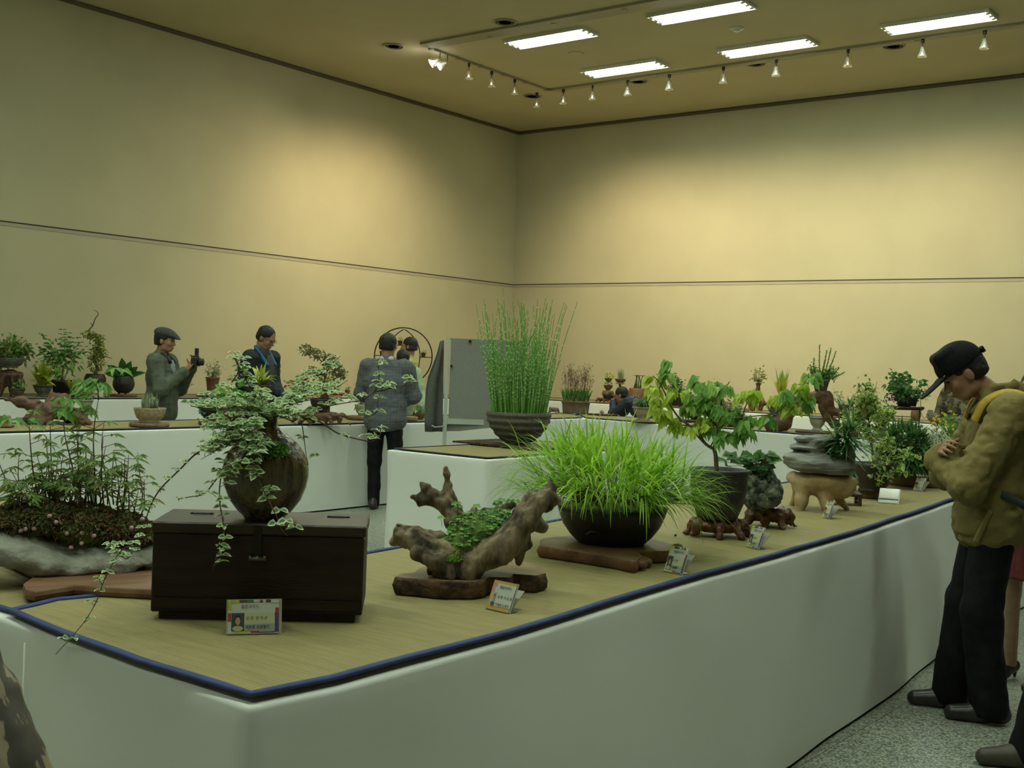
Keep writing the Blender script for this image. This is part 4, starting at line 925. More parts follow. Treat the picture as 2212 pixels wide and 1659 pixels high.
pr += ch([(905, 1185), (950, 1205), (975, 1228), (1020, 1240)], (13, 20, 20, 14), (-.09, -.07)); pr += ch([(935, 1228), (948, 1244)], (15, 12), (-.05, -.06))
pr += ch([(975, 1215), (1020, 1215), (1070, 1190), (1105, 1160), (1135, 1120), (1160, 1088), (1183, 1070), (1192, 1052), (1190, 1040)], (26, 28, 30, 30, 29, 22, 15, 10, 4), (-.06, .0))
pr += ch([(1015, 1185), (1060, 1170), (1098, 1140), (1120, 1112), (1148, 1080), (1158, 1066)], (10, 12, 14, 15, 12, 6), (-.03, .03)); pr += ch([(1192, 1070), (1203, 1080), (1180, 1100)], (7, 8, 12), (0, 0))
pr += ch([(1128, 1150), (1130, 1180), (1124, 1208), (1122, 1222)], (24, 20, 13, 8), (.05, .05)); pr += ch([(1160, 1130), (1172, 1144), (1160, 1150)], (15, 11, 9), (.03, .03))
pr += ch([(1030, 1200), (985, 1170), (975, 1130), (962, 1100), (966, 1080)], (24, 22, 22, 22, 14), (.05, .12)); pr += ch([(966, 1088), (965, 1060), (964, 1035), (962, 1020)], (16, 9, 6.5, 5), (.12, .12))
pr += ch([(960, 1100), (930, 1086), (905, 1090), (890, 1083)], (18, 13, 9, 6), (.12, .13)); pr += ch([(935, 1078), (918, 1062), (908, 1052)], (8, 6, 4), (.12, .13)); pr += ch([(985, 1110), (990, 1125)], (10, 9), (.12, .12))
pr += ch([(1110, 1105), (1060, 1125), (1010, 1140)], (12, 14, 14), (.15, .15)); pr += ch([(1020, 1120), (1024, 1110)], (8, 6), (.14, .14))
pr.append(rbox(L(826, 1150, 0), (.028, .2, .1), 0, (0, R_(8), 0), sub=1, k=.006)); pr.append(rbox((0, 0, -.05), (1, 1, .05), 0, sub=1, k=.002))
solid('driftwood', pr, m_drift, t, h=.0048, k=.013, noise=((.006, 13), (.005, 26, (1, 1, .5), 1), (.0025, 70, (1, 1, .5), 1)))
mo = [ell(L(1040, 1160, .06), (65*q_, .09, 36*q_)), ell(L(1000, 1180, .0), (40*q_, .06, 24*q_)), ell(L(1080, 1145, .08), (45*q_, .06, 24*q_)), ell(L(975, 1200, -.055), (32*q_, .04, 15*q_))]
solid('moss_bed', mo, m_moss, t, h=.006, k=.03, noise=((.006, 30), (.003, 90)))
rr = random.Random(21); f = MB(); s = MB()
def clover(q, st, sz, rr, d=None):
    e = q+V((rr.gauss(0, .25), rr.gauss(0, .25), 1))*st; s.tube([q, (q+e)/2+rv(rr, .001), e], .0007, 4); a0 = rr.uniform(0, 6.28); tt = rr.random()
    for j in range(4): a = a0+j*1.57; f.leaf(e, V((math.cos(a), math.sin(a), -.15)), sz, sz*.9, tt, fold=.1, droop=.2)
for i in range(520):
    q = mo[rr.choice((0, 0, 1, 2, 2))]; d = rv(rr).normalized(); d.z = abs(d.z)*.9+.1; p = q['c']+V((d.x*q['r'][0], d.y*q['r'][1], d.z*q['r'][2]))*1.12; clover(p, rr.uniform(.006, .016), rr.uniform(.007, .011), rr)
for x, y, h_ in ((978, 1100, 34), (990, 1090, 30), (1003, 1092, 26), (1026, 1098, 20), (1042, 1112, 16), (1068, 1092, 18), (1075, 1088, 22), (1087, 1083, 22), (1106, 1085, 18), (1112, 1086, 16), (1135, 1073, 12), (954, 1122, 18), (985, 1125, 20), (1016, 1110, 12)):
    clover(L(x, y+h_, .03), h_*q_*1.1, .016, rr)
for i in range(500):
    q = mo[3]; d = rv(rr).normalized(); d.z = abs(d.z); p = q['c']+V((d.x*q['r'][0], d.y*q['r'][1], d.z*q['r'][2]))*1.1; f.leaf(p, d+rv(rr, .5), .008, .004, rr.uniform(.5, 1))
s.build('stems', m_gstem, t); f.build('foliage', mf_green, t, smooth=False, tint=True)

# ---- black bowl of bright grass
fb = Fr(1320, 1173, ZM+.042); q_ = fb.s
t = thing('grass_bowl', 'wide black bowl with a spreading mop of bright green grass', 'potted plant', fb.loc, fb.rot)
rt, rb, hb = 119*q_, 70*q_, 80*q_
b = MB(); b.lathe([(r, z) for r, z in [(rb, 0), (rb*1.06, hb*.04), (rt*.75, hb*.22), (rt*.885, hb*.5), (rt*.96, hb*.78), (rt, hb), (rt*.965, hb*1.0), (rt*.9, hb*.9), (0, hb*.88)]], 48, sy=.82, wob=.008); 
b.build('bowl', M('black_bowl_clay', (.011, .010, .009), (.022, .02, .017), scale=10, rough=.36, bump=.35, bscale=25, spec=.5), t)
b = MB(); b.tube([(-.085, -rb*1.26, hb*.36), (-.07, -rb*1.42, hb*.46), (-.045, -rb*1.42, hb*.44), (-.02, -rb*1.30, hb*.33)], (.006, .004), 6); b.build('lug', MATS['black_bowl_clay'], t)
b = MB(); b.lathe([(rt*.93, hb*.9), (rt*.7, hb*1.05), (rt*.3, hb*1.15), (0, hb*1.18)], 30, sy=.82, wob=.02); b.build('moss', m_moss, t)
rr = random.Random(31); f = MB(); s = MB(); c0 = V((0, 0, hb))
for i in range(430):
    a = rr.uniform(0, 6.28); el = math.asin(rr.uniform(.05, 1)**1.15); el = max(el, .3) if math.sin(a) < -.45 else el; rad = math.sqrt(rr.random())*rt*.62; base = c0+V((math.cos(a)*rad, math.sin(a)*rad*.8, .0))
    d = V((math.cos(a)*math.cos(el), math.sin(a)*math.cos(el), math.sin(el))); sl = rr.uniform(.08, .16)*(1+.75*math.cos(el))*(.84 if math.cos(a) > .3 else 1.08); st = [base]
    for k in range(3): st.append(st[-1]+(d+V((0, 0, .22-.15*k))).normalized()*sl/3)
    s.tube(st, (.0009, .0006), 4, cap=False)
    for k in range(rr.choice((3, 4, 5))):
        q = st[-1] if k < 2 else st[rr.choice((2, 3))]; dd = (d+rv(rr, .32)+V((0, 0, .12))).normalized()
        f.blade(q, dd, rr.uniform(.10, .185)*(1+.15*math.cos(el)), rr.uniform(.0055, .0085), rr.uniform(.2, .6)+.22*math.cos(el), 6, t=rr.random()); 
for x in (-.14, -.11, -.03, .02, .05, .10, -.06, .12, .0, .07, .14):
    f.blade(c0+V((x, -rt*.55, .10)), V((x*2, -.8, .1)), rr.uniform(.12, .17), .010, 1.6, 6, t=rr.random())
s.build('stems', M('wiry_stem', (.05, .035, .02), rough=.7), t); f.build('foliage', mf_grass, t, smooth=False, tint=True)

# ---- fig-like tree in a dark jar on a root stand
fp = Fr(1550, 1158, ZM); q_ = fp.s
root_stand('low brown root stand under the dark jar of the small tree', fp, 64*q_, 46*q_, 40*q_, m_burl, 3, 8, flare=1.15, hh=.006)
fp = Fr(1550, 1119, ZM+40*q_); q_ = fp.s
t = thing('tree_pot', 'dark grey jar with a small lobed-leaf tree on the root stand', 'potted plant', fp.loc, fp.rot)
add_pot(t, 'jar', 61*q_, 41*q_, 106*q_, clay('slate_clay', (.028, .025, .02), (.045, .04, .032), .5), fill=m_moss)
L = fp.L; s = MB(); f = MB(); rr = random.Random(9)
def br(px, d0, d1, r0, r1): n = len(px); pts = spl([L(x, y, d0+(d1-d0)*i/(n-1)) for i, (x, y) in enumerate(px)]); s.tube(pts, (r0, r1), 7); return pts
br([(1548, 1020), (1546, 985), (1543, 968), (1548, 945), (1552, 925)], 0, 0, .010, .006); B1 = br([(1543, 970), (1528, 962), (1510, 944), (1490, 920), (1470, 905), (1452, 880), (1438, 850), (1425, 825), (1412, 812)], 0, -.05, .007, .002)
B2 = br([(1425, 880), (1420, 850), (1440, 815), (1450, 795), (1447, 785)], 0, 0, .003, .0015); B3 = br([(1552, 925), (1530, 900), (1510, 860), (1500, 830)], 0, .04, .005, .002); B4 = br([(1552, 925), (1580, 905), (1610, 900), (1650, 895)], 0, -.04, .005, .002)
B5 = br([(1555, 925), (1556, 890), (1560, 850), (1575, 825)], 0, .03, .005, .002); B6 = br([(1600, 905), (1608, 880), (1620, 850)], 0, .0, .003, .0015); B7 = br([(1648, 897), (1680, 885), (1702, 860), (1735, 822)], -.04, -.02, .003, .0015); B8 = br([(1528, 962), (1512, 935), (1515, 905)], 0, -.03, .003, .002); B9 = br([(1535, 965), (1545, 940), (1540, 920)], 0, -.03, .003, .002)
fy = MB(); fg = MB()
def lobes(mesh, x, y, d, n, sz, spread=12, t0=0, t1=1):
    for i in range(n):
        a = rr.uniform(0, 6.28); palm_leaf(mesh, s, L(x+rr.gauss(0, spread*.6), y+rr.gauss(0, spread*.5), d+rr.gauss(0, .03)), V((math.cos(a), math.sin(a)*.7, .1)), .012, sz*rr.uniform(.85, 1.2), sz*.72, rr, k=5, droop=.6, t=rr.uniform(t0, t1), lob=1.7, hang=.55)
for x, y, n in ((1412, 815, 4), (1415, 840, 5), (1420, 870, 6), (1430, 890, 6), (1448, 905, 5), (1456, 920, 3), (1465, 845, 5), (1500, 923, 5), (1525, 915, 6), (1622, 845, 5), (1612, 860, 4), (1735, 825, 3)): lobes(fy, x, y, 0, n, .042, 9, .5, 1)
for x, y, n in ((1447, 792, 4), (1442, 805, 3), (1515, 830, 5), (1540, 840, 6), (1560, 835, 4), (1500, 855, 5), (1530, 860, 6), (1480, 880, 4), (1550, 880, 6), (1520, 885, 4), (1580, 895, 7), (1600, 915, 6), (1570, 935, 6), (1595, 930, 5), (1540, 935, 3), (1620, 900, 4), (1655, 897, 4), (1490, 880, 3)): lobes(fg, x, y, .0, n, .042, 11, .2, 1)
for x, y, n in ((1690, 850, 7), (1715, 835, 6), (1740, 812, 5), (1700, 875, 6), (1725, 860, 5), (1670, 860, 4)): lobes(fg if n % 2 else fy, x, y, -.03, n, .042, 12, .3, .8)
s.build('trunk', m_bark, t); fg.build('green_leaves', MF('leaf_fig', (.12, .32, .08), (.25, .48, .11), (.44, .64, .16), trans=.4), t, smooth=False, tint=True); fy.build('lime_leaves', mf_lime, t, smooth=False, tint=True)

# ---- mossy rock planting on second root stand
fp = Fr(1662, 1136, ZM); q_ = fp.s
root_stand('gnarled dark root stand carrying the mossy rock', fp, 50*q_, 40*q_, 44*q_, m_burl, 7, 7, flare=1.2, hh=.007)
fp = Fr(1645, 1094, ZM+44*q_); q_ = fp.s; L = fp.L
t = thing('rock_planting', 'rough mossy grey rock with broad leaves on top', 'potted plant', fp.loc, fp.rot)
m_rock = M('pitted_rock', (.035, .045, .03), (.25, .27, .2), scale=28, rough=.95, bump=2.5, bscale=45, lo=.42, hi=.62)
solid('rock', [ell(L(1646, 1060, 0), (42*q_, .09, 40*q_)), ell(L(1640, 1030, 0), (34*q_, .07, 30*q_)), ell(L(1662, 1005, 0), (12*q_, .03, 22*q_)), ell(L(1645, 1085, 0), (36*q_, .08, 14*q_))], m_rock, t, h=.007, k=.03, noise=((.016, 18), (.010, 45)))
f = MB(); s = MB(); rr = random.Random(4)
for i in range(34):
    x, y = rr.choice(((1575, 992), (1595, 985), (1585, 1000), (1620, 1000), (1638, 990), (1650, 1000), (1663, 992), (1635, 1010), (1660, 1020))); a = rr.uniform(0, 6.28); q = L(x+rr.gauss(0, 8), y+rr.gauss(0, 5), rr.gauss(0, .04)); s.tube([L(1630, 1020, 0), (q+L(1630, 1005, 0))/2, q], .001, 4)
    f.leaf(q, V((math.cos(a), math.sin(a)*.6, .25)), .06, .045, rr.random()*.6, edge=.62 if i % 3 == 0 else None, droop=.3)
for i in range(160): a = rr.uniform(0, 6.28); f.leaf(L(1640+math.cos(a)*26*rr.random(), 1012+rr.uniform(-2, 22), -.07+rr.uniform(0, .03)), rv(rr)+V((0, -.6, 0)), .022, .016, rr.random()*.5)
s.build('stems', m_gstem, t); f.build('foliage', MF('leaf_broad', (.03, .10, .035), (.07, .18, .05), (.45, .5, .2)), t, smooth=False, tint=True)

# ---- pale root stool and the layered stone with a dark spiky plant
fp = Fr(1778, 1100, ZM); q_ = fp.s; L = fp.L
m_pw = M('pale_peeled_wood', (.30, .20, .095), (.48, .35, .18), scale=12, rough=.55, bump=.7, bscale=22)
t = thing('root_stool', 'pale peeled-wood stool on crooked legs', 'stool', fp.loc, fp.rot)
pr = [ell(L(1775, 1034, 0), (70*q_, .12, 15*q_)), ell(L(1790, 1045, -.02), (52*q_, .09, 18*q_)), ell(L(1716, 1032, -.03), (15*q_, .05, 12*q_)), ell(L(1745, 1043, -.06), (32*q_, .05, 20*q_)), ell(L(1815, 1052, -.05), (28*q_, .05, 22*q_))]
pr += chain([L(1735, 1045, -.07), L(1733, 1080, -.09), L(1728, 1108, -.10), L(1728, 1116, -.11)], [15*q_, 11*q_, 7*q_, 6.5*q_]) + chain([L(1722, 1045, .07), L(1722, 1075, .08), L(1712, 1096, .09)], [12*q_, 8*q_, 6*q_])
pr += chain([L(1775, 1055, -.06), L(1785, 1085, -.08), L(1787, 1112, -.09)], [16*q_, 9*q_, 4*q_]) + chain([L(1800, 1060, .04), L(1816, 1084, .05), L(1828, 1100, .05)], [10*q_, 6*q_, 4*q_])
pr += [rbox(L(1770, 1010, 0)+V((0, 0, .012)), (.4, .3, .02), 0, sub=1, k=.008), rbox((0, 0, -.06), (1, 1, .055), 0, sub=1, k=.002)]
solid('seat_and_legs', pr, m_pw, t, h=.007, k=.03, noise=((.006, 18), (.002, 50)))
zs = (L(1770, 1020, 0)).z-.012
fp = Fr(1768, 1026, ZM+zs+.0); q_ = fp.s; L = fp.L
m_gst = M('layered_grey_stone', (.13, .13, .12), (.30, .30, .27), scale=9, rough=.8, bump=1.2, bscale=14, stretch=(.6, .6, 5))
t = thing('layered_stone_planting', 'layered grey stone holding a dark spiky plant, set on the pale stool', 'potted plant', fp.loc, fp.rot)
pr = [ell(L(1770, 1000, 0), (72*q_, .13, 24*q_)), ell(L(1805, 1008, 0), (38*q_, .10, 18*q_)), ell(L(1720, 988, -.02), (30*q_, .06, 11*q_)), ell(L(1750, 968, 0), (38*q_, .09, 11*q_)), ell(L(1765, 960, .02), (34*q_, .08, 14*q_)), ell(L(1748, 949, 0), (32*q_, .06, 6*q_)), ell(L(1780, 950, .02), (30*q_, .06, 8*q_)), ell(L(1830, 985, .02), (12*q_, .05, 28*q_)),
      ell(L(1728, 974, -.06), (26*q_, .07, 4.5*q_), sub=1, k=.008), ell(L(1735, 955, -.06), (16*q_, .05, 2.5*q_), sub=1, k=.004), rbox((0, 0, -.055), (1, 1, .055), 0, sub=1, k=.003)]
solid('stone', pr, m_gst, t, h=.006, k=.025, noise=((.010, 12, (1, 1, 3)), (.004, 40, (1, 1, 2.5))))
f = MB(); rr = random.Random(8)
for cx, cy, n in ((1828, 950, 62), (1815, 965, 30), (1835, 925, 40)):
    for i in range(n):
        d = rv(rr).normalized(); d.z = abs(d.z)*.9-.25; d.y -= .15; f.blade(L(cx, cy, -.03)+rv(rr, .012), d, rr.uniform(.14, .23), .013, .4, 4, t=rr.random())
f.build('spiky_leaves', mf_dark, t, smooth=False, tint=True)
f = MB()
for i in range(120): d = rv(rr).normalized(); f.leaf(L(1806, 968, -.06)+rv(rr, .022), d, .025, .018, rr.random()*.5)
f.build('fern_leaves', mf_dark, t, smooth=False, tint=True)
# ---- low dark stand with a small pitted stone behind the stool
fp = Fr(1818, 1088, ZM, turn=.15); q_ = fp.s
t = thing('low_stand', 'small dark wooden stand partly hidden behind the pale stool', 'wooden stand', fp.loc, fp.rot)
b = MB(); b.box((0, 0, 22*q_), (38*q_, .07, 3*q_), bev=.002); b.build('top', m_burld, t, smooth=False)
for sx in (-1, 1):
    for sy in (-1, 1): b = MB(); b.box((sx*34*q_, sy*.058, 9.5*q_), (3.5*q_, .01, 9.5*q_)); b.build('leg', m_burld, t, smooth=False)
for sx in (-1, 1): b = MB(); b.box((sx*34*q_, 0, 8*q_), (2*q_, .05, 2*q_)); b.build('rail', m_burld, t, smooth=False)
fp = Fr(1828, 1063, ZM+25*q_); q_ = fp.s; L = fp.L
t = thing('pitted_stone_planting', 'pale pitted stone with small leaves behind the stool', 'potted plant', fp.loc, fp.rot)
solid('pitted_stone', chain([L(1836, 1052, 0), L(1840, 1035, 0), L(1834, 1020, 0)], [14*q_, 11*q_, 6*q_]), M('shell_stone', (.12, .13, .09), (.42, .42, .32), scale=60, rough=.9, bump=2, bscale=80), t, h=.005, k=.02, noise=((.006, 60),))
f = MB()
for i in range(26): f.leaf(L(1840+rr.gauss(0, 4), 1026+rr.gauss(0, 8), -.03), rv(rr)+V((.3, -.5, .3)), .02, .016, rr.random())
f.build('foliage', mf_blue, t, smooth=False, tint=True)

# ---- dark bowl bush on a round wooden base
fp = Fr(1883, 1074, ZM); q_ = fp.s
disc('round_board', 'thick round board under the dark bowl of yellow-leaved shrub', 'wooden slab', fp, 42*q_, .09, 16*q_, M('striped_board', (.12, .065, .03), (.2, .12, .06), scale=30, rough=.5, stretch=(1, 1, .05)), 3, .004, wave=.01)
fp = Fr(1884, 1060, ZM+16*q_); q_ = fp.s; L = fp.L
t = thing('shrub_bowl', 'dark deep bowl with an airy yellow-leaved shrub', 'potted plant', fp.loc, fp.rot)
add_pot(t, 'bowl', 45*q_, 30*q_, 60*q_, M('dark_bowl_clay', (.026, .018, .012), (.045, .032, .022), scale=14, rough=.5), fill=m_moss)
rr = random.Random(17); s = MB(); f = MB()
def br2(px, d0, d1, r0, r1, n, sz=.022, edge=True):
    m = len(px); pts = spl([L(x, y, d0+(d1-d0)*i/(m-1)) for i, (x, y) in enumerate(px)]); s.tube(pts, (r0, r1), 6)
    for i in range(int(n*1.5)):
        q = pts[int(rr.uniform(.25, .999)*(len(pts)-1))+0]+rv(rr, .018); f.leaf(q, rv(rr)+V((0, -.2, .2)), sz*rr.uniform(1.0, 1.6), sz*.8, rr.random()*.6, edge=rr.uniform(.6, 1) if edge and rr.random() < .6 else None)
br2([(1888, 1003), (1882, 960), (1878, 920), (1872, 880)], 0, 0, .008, .003, 90); br2([(1880, 940), (1860, 910), (1850, 885)], 0, .02, .004, .0015, 80); br2([(1878, 915), (1888, 880), (1880, 850)], 0, 0, .004, .0015, 90)
br2([(1880, 930), (1905, 910), (1925, 885)], 0, -.02, .004, .0015, 70); br2([(1878, 900), (1865, 870), (1862, 862)], 0, -.02, .004, .0015, 60); br2([(1886, 960), (1900, 975), (1892, 1000), (1890, 1035)], -.02, -.12, .003, .0015, 70, .020)
br2([(1888, 1000), (1910, 1020), (1915, 1030)], -.08, -.12, .002, .001, 30, .022); br2([(1890, 975), (1915, 960), (1912, 945)], 0, -.08, .003, .001, 60, .022); br2([(1893, 990), (1930, 985), (1950, 975), (1965, 985)], -.02, -.08, .003, .001, 40, .026); br2([(1910, 1000), (1935, 1000), (1945, 1010)], -.04, -.1, .003, .001, 24, .032); br2([(1870, 880), (1868, 850), (1872, 830)], 0, 0, .002, .001, 40)
br2([(1874, 860), (1872, 840), (1862, 828), (1870, 838), (1880, 845)], 0, 0, .0015, .001, 6)
s.build('stems', m_twig, t); f.build('foliage', mf_vary, t, smooth=False, tint=True)

# ---- fern ball on a long pale board
wslab2 = Fr(1968, 1048, ZM); q_ = wslab2.s
t = disc('long_board', 'long smooth brown board under the dark fern ball', 'wooden slab', wslab2, 62*q_, .11, 22*q_, M('smooth_brown', (.19, .105, .05), (.27, .16, .08), scale=5, rough=.45), 11, .004, wave=.10)
fp = Fr(1958, 1030, ZM+22*q_); q_ = fp.s; L = fp.L
t = thing('fern_ball', 'large ball of dark green fern with dark roots beneath', 'potted plant', fp.loc, fp.rot)
solid('root_ball', [ell(L(1950, 985, 0), (42*q_, .12, 42*q_)), ell(L(1945, 1012, 0), (34*q_, .1, 18*q_))], M('dark_root_mass', (.02, .015, .008), (.06, .045, .02), scale=30, rough=.95, bump=2), t, h=.012, k=.03, noise=((.02, 14), (.008, 50)))
f = MB(); rr = random.Random(6)
for i in range(1500):
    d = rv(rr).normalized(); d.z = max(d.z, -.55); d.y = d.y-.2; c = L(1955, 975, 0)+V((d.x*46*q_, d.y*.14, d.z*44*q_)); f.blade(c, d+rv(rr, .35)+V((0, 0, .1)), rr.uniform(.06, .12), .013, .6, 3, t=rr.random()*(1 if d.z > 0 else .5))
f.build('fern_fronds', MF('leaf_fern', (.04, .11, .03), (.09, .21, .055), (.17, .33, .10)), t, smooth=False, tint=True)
# ---- further along the table
fp = Fr(2012, 1040, ZM); q_ = fp.s; L = fp.L
t = thing('spider_plant_rock', 'dark lumpy rock with thin trailing pale blades beside the man in the tan jacket', 'potted plant', fp.loc, fp.rot)
solid('rock', [ell(L(2012, 1018, 0), (22*q_, .09, 28*q_)), ell(L(2022, 1000, 0), (18*q_, .07, 22*q_))], m_burld, t, h=.01, k=.03, noise=((.02, 16), (.01, 40)))
tuft(t, 60, .17, .008, mf_grey, .04, L(2018, 985, -.02), 3, 1.2, 1.5)
fp = Fr(2016, 1004, ZM); q_ = fp.s; L = fp.L
t = thing('variegated_plant_pot', 'cream-edged leafy plant left of the yellow flowers', 'potted plant', fp.loc, fp.rot)
add_pot(t, 'round', 20*q_, 15*q_, 24*q_, m_brown)
bush(t, L(2014, 945, 0), (30*q_, .12, 32*q_), 420, .04, .026, MF('leaf_cream_edged', (.07, .13, .06), (.14, .2, .10), (.60, .60, .45)), (0, 0, 24*q_), 5, 24, .0015, edge=1.0)
fp = Fr(2050, 992, ZM); q_ = fp.s; L = fp.L
t = thing('yellow_flower_pot', 'bushy plant covered in small yellow flowers beside the man in the tan jacket', 'potted plant', fp.loc, fp.rot)
add_pot(t, 'round', 22*q_, 16*q_, 30*q_, m_brown)
bush(t, L(2055, 925, 0), (42*q_, .16, 36*q_), 700, .03, .015, mf_green, (0, 0, 28*q_), 6, 30, .0015)
m_yf = M('yellow_petal', (.62, .52, .03), rough=.6)
rr = random.Random(2)
for i in range(26):
    d = rv(rr).normalized(); d.z = abs(d.z); d.y = -abs(d.y); p = L(2055, 925, 0)+V((d.x*43*q_, d.y*.17, d.z*37*q_)); b = MB()
    for j in range(5): a = j*1.257; b.leaf(p, V((math.cos(a), -.3, math.sin(a))), .014, .012, 0)
    b.build('flower', m_yf, t)
# ================================================================ SECOND TABLE RUN AND REARMOST RUN
ZT = ZR+.010
def proj(p):
    d = p-CP; z = d.dot(CF); return W/2+F*d.dot(CR)/z, H/2-F*d.dot(CU)/z
def atp(p, turn=0): x, y = proj(p); return Fr(x, y, p=p, turn=turn)
def WL(px, x=-13.8, turn=0): d = ray(px, 860); k = x/d.x; return atp(V((x, d.y*k, ZT)), turn)
def WB(px, y=17.85, turn=0): d = ray(px, 880); k = y/d.y; return atp(V((d.x*k, y, ZT)), turn)
def RT(px, py, turn=0): return Fr(px, py, ZT, turn=turn)
def up(fr, hpx, dx=0, d=0): return atp(fr.w(V((dx*fr.s, d, hpx*fr.s))))
def pp(lab, fr, style, wt, wb, h, m, cat='potted plant', nm='potted_plant', feet=0, sq=0, sy=1, fill=None, wob=0):
    """pot sized in image pixels; returns the thing, metres per pixel, rim height"""
    t = thing(nm, lab, cat, fr.loc, fr.rot); q = fr.s
    add_pot(t, style, wt*q/2, wb*q/2, h*q, m, sq=sq, feet=feet, sy=sy, fill=fill or m_soil, wob=wob); return t, q, h*q
def bsh(t, q, z, cx, cz, rx, rz, n, lf, w, mf, seed, nt=16, edge=None, **k):
    bush(t, (cx*q, 0, z+cz*q), (rx*q, rx*q*.85, rz*q), n, lf*q, w*q, mf, (0, 0, z), seed, nt, max(.0012, .35*q), edge=edge, **k)
GA = 'potted plants on the rearmost tables'
# ---- rearmost run, left wall, from the left edge of the photo
f0 = WL(18); t = root_stand('tall dark burl stand at the left edge under the leafy bowl', f0, 26*f0.s, 20*f0.s, 60*f0.s, m_burld, 5, 9, hh=.016, flare=1.05, thick=16*f0.s)
t, q, z = pp('wide clay bowl of dense leaves on the tall burl stand', up(f0, 61), 'bowl', 62, 36, 22, m_greyclay); bsh(t, q, z, 2, 16, 42, 22, 420, 13, 6, mf_olive, 1); bsh(t, q, z, 0, 18, 36, 20, 200, 14, 6, mf_green, 2, stem=False)
f0 = WL(37, -13.55); t, q, z = pp('small grey footed pot with tiny seedlings, beside the burl stand', f0, 'footed', 32, 20, 18, m_greyclay); bsh(t, q, z, 3, 8, 14, 9, 70, 7, 4, mf_green, 3)
f0 = WL(92, -13.8); t, q, z = pp('grey footed pot with a glowing yellow-green fern', f0, 'footed', 40, 26, 24, m_greyclay)
tuft(t, 46, 44*q, 11*q, mf_yel, 5*q, (0, 0, z), 4, .75, .28, lv=.2); bsh(t, q, z, 0, 26, 14, 18, 60, 14, 8, mf_yel, 4)
f0 = WL(134, -13.9); t, q, z = pp('square black pot with a tall feathery bamboo-like plant', f0, 'rect', 44, 36, 34, m_black, sq=.85)
fronds(t, 11, 100*q, 24*q, mf_dark, (0, 0, z), 6, .42, .9, 9, .42, 4*q, bare=.5); bsh(t, q, z, -6, 62, 40, 20, 200, 16, 6, mf_green, 7, 14)
f0 = WL(155, -13.5); t, q, z = pp('small dark pot with a bright yellow-green tuft', f0, 'cup', 20, 12, 14, m_black); tuft(t, 26, 26*q, 9*q, mf_yel, 3*q, (0, 0, z), 8, .7, .3)
# lattice box and the tall moss bonsai
f0 = WL(204, -13.75)
t = thing('lattice_stand', 'low reddish lattice wood stand under the tall mossy bonsai', 'wooden stand', f0.loc, f0.rot); q = f0.s
m_lat = M('red_lattice', (.16, .06, .03), (.24, .10, .05), rough=.5)
b = MB(); b.box((0, 0, 21*q), (32*q, 16*q, 1.6*q)); b.build('top', m_lat, t, smooth=False)
b = MB(); b.box((0, 0, 1.5*q), (31*q, 15*q, 1.2*q)); b.build('base', m_lat, t, smooth=False)
for sy in (-1, 1):
    b = MB()
    for i in range(9): b.box(((-29+i*7.25)*q, sy*14*q, 11*q), (1.2*q, q, 9*q))
    for k in (.35, .68): b.box((0, sy*14*q, 22*q*k), (30*q, .9*q, .9*q))
    b.build('lattice', m_lat, t, smooth=False)
card('small white card standing against the red lattice stand', WL(214, -13.38), .11, .10, R_(15), .1, 0, '', '')
t, q, z = pp('dark round pot with a tall mossy yellow-green bonsai topped by a bare twig', up(f0, 22.6), 'round', 38, 24, 26, m_black)
s = MB(); rr = random.Random(3)
tr = spl([V((x*q, 0, z+y*q)) for x, y in ((0, 0), (4, 14), (-4, 32), (4, 52), (6, 70), (-6, 84), (-18, 82))]); s.tube(tr, (4*q, 2*q), 6)
s.tube(spl([V((x*q, 0, z+y*q)) for x, y in ((-10, 80), (-16, 92), (-8, 104), (-4, 118), (2, 128), (0, 134), (-8, 138))], 3), (1.8*q, .5*q), 5)
s.tube([V((x*q, 0, z+y*q)) for x, y in ((-8, 104), (-13, 110))], (1*q, .4*q), 4); s.tube([V((x*q, 0, z+y*q)) for x, y in ((10, 34), (22, 38), (34, 34))], (1.4*q, .5*q), 4); s.tube([V((x*q, 0, z+y*q)) for x, y in ((-16, 84), (-12, 74), (-14, 64))], (1.2*q, .4*q), 4)
s.build('trunk', m_twig, t); f = MB()
for cx, cz, rx, rz, n in ((2, 24, 18, 20, 300), (0, 42, 16, 14, 220), (4, 58, 12, 14, 180), (4, 76, 14, 8, 160), (-14, 84, 14, 7, 110), (14, 46, 10, 8, 60)):
    for i in range(n): d = rv(rr).normalized(); f.leaf(V(((cx+d.x*rx*rr.random()**.4)*q, d.y*rx*q*.8, z+(cz+d.z*rz)*q)), rv(rr)+d, 5.5*q, 2.8*q, rr.random())
f.build('foliage', MF('leaf_mossy', (.10, .14, .02), (.22, .26, .03), (.38, .40, .06)), t, smooth=False, tint=True)
f0 = WL(266, -13.8); disc('round_board', 'thin brown board under the dark three-footed cauldron pot', 'wooden slab', f0, 30*f0.s, 18*f0.s, 4*f0.s, m_plank, 4, .003, wave=.01)
t, q, z = pp('dark three-footed cauldron pot with large upright leaves', up(f0, 4.3), 'round', 38, 22, 40, m_black, feet=3)
rr = random.Random(9); f = MB()
for x, y, l, w_, dx, dz in ((-12, 8, 40, 20, -1, .9), (-2, 10, 52, 22, -.1, 1), (6, 8, 44, 20, .3, 1), (14, 8, 36, 18, .8, .9), (-16, 2, 34, 20, -1.3, .3), (10, 4, 34, 20, .9, .3), (18, 4, 38, 13, 1.5, .5), (-8, 6, 30, 18, -.4, .5), (0, 0, 26, 16, .1, .6), (2, 4, 30, 18, .4, .4)):
    f.leaf(V((x*q*.5, rr.uniform(-.03, .03), z)), V((dx, rr.uniform(-.6, .1), dz)), l*q, w_*q, rr.random()*.7, up=V((0, -1, .3)), droop=.1)
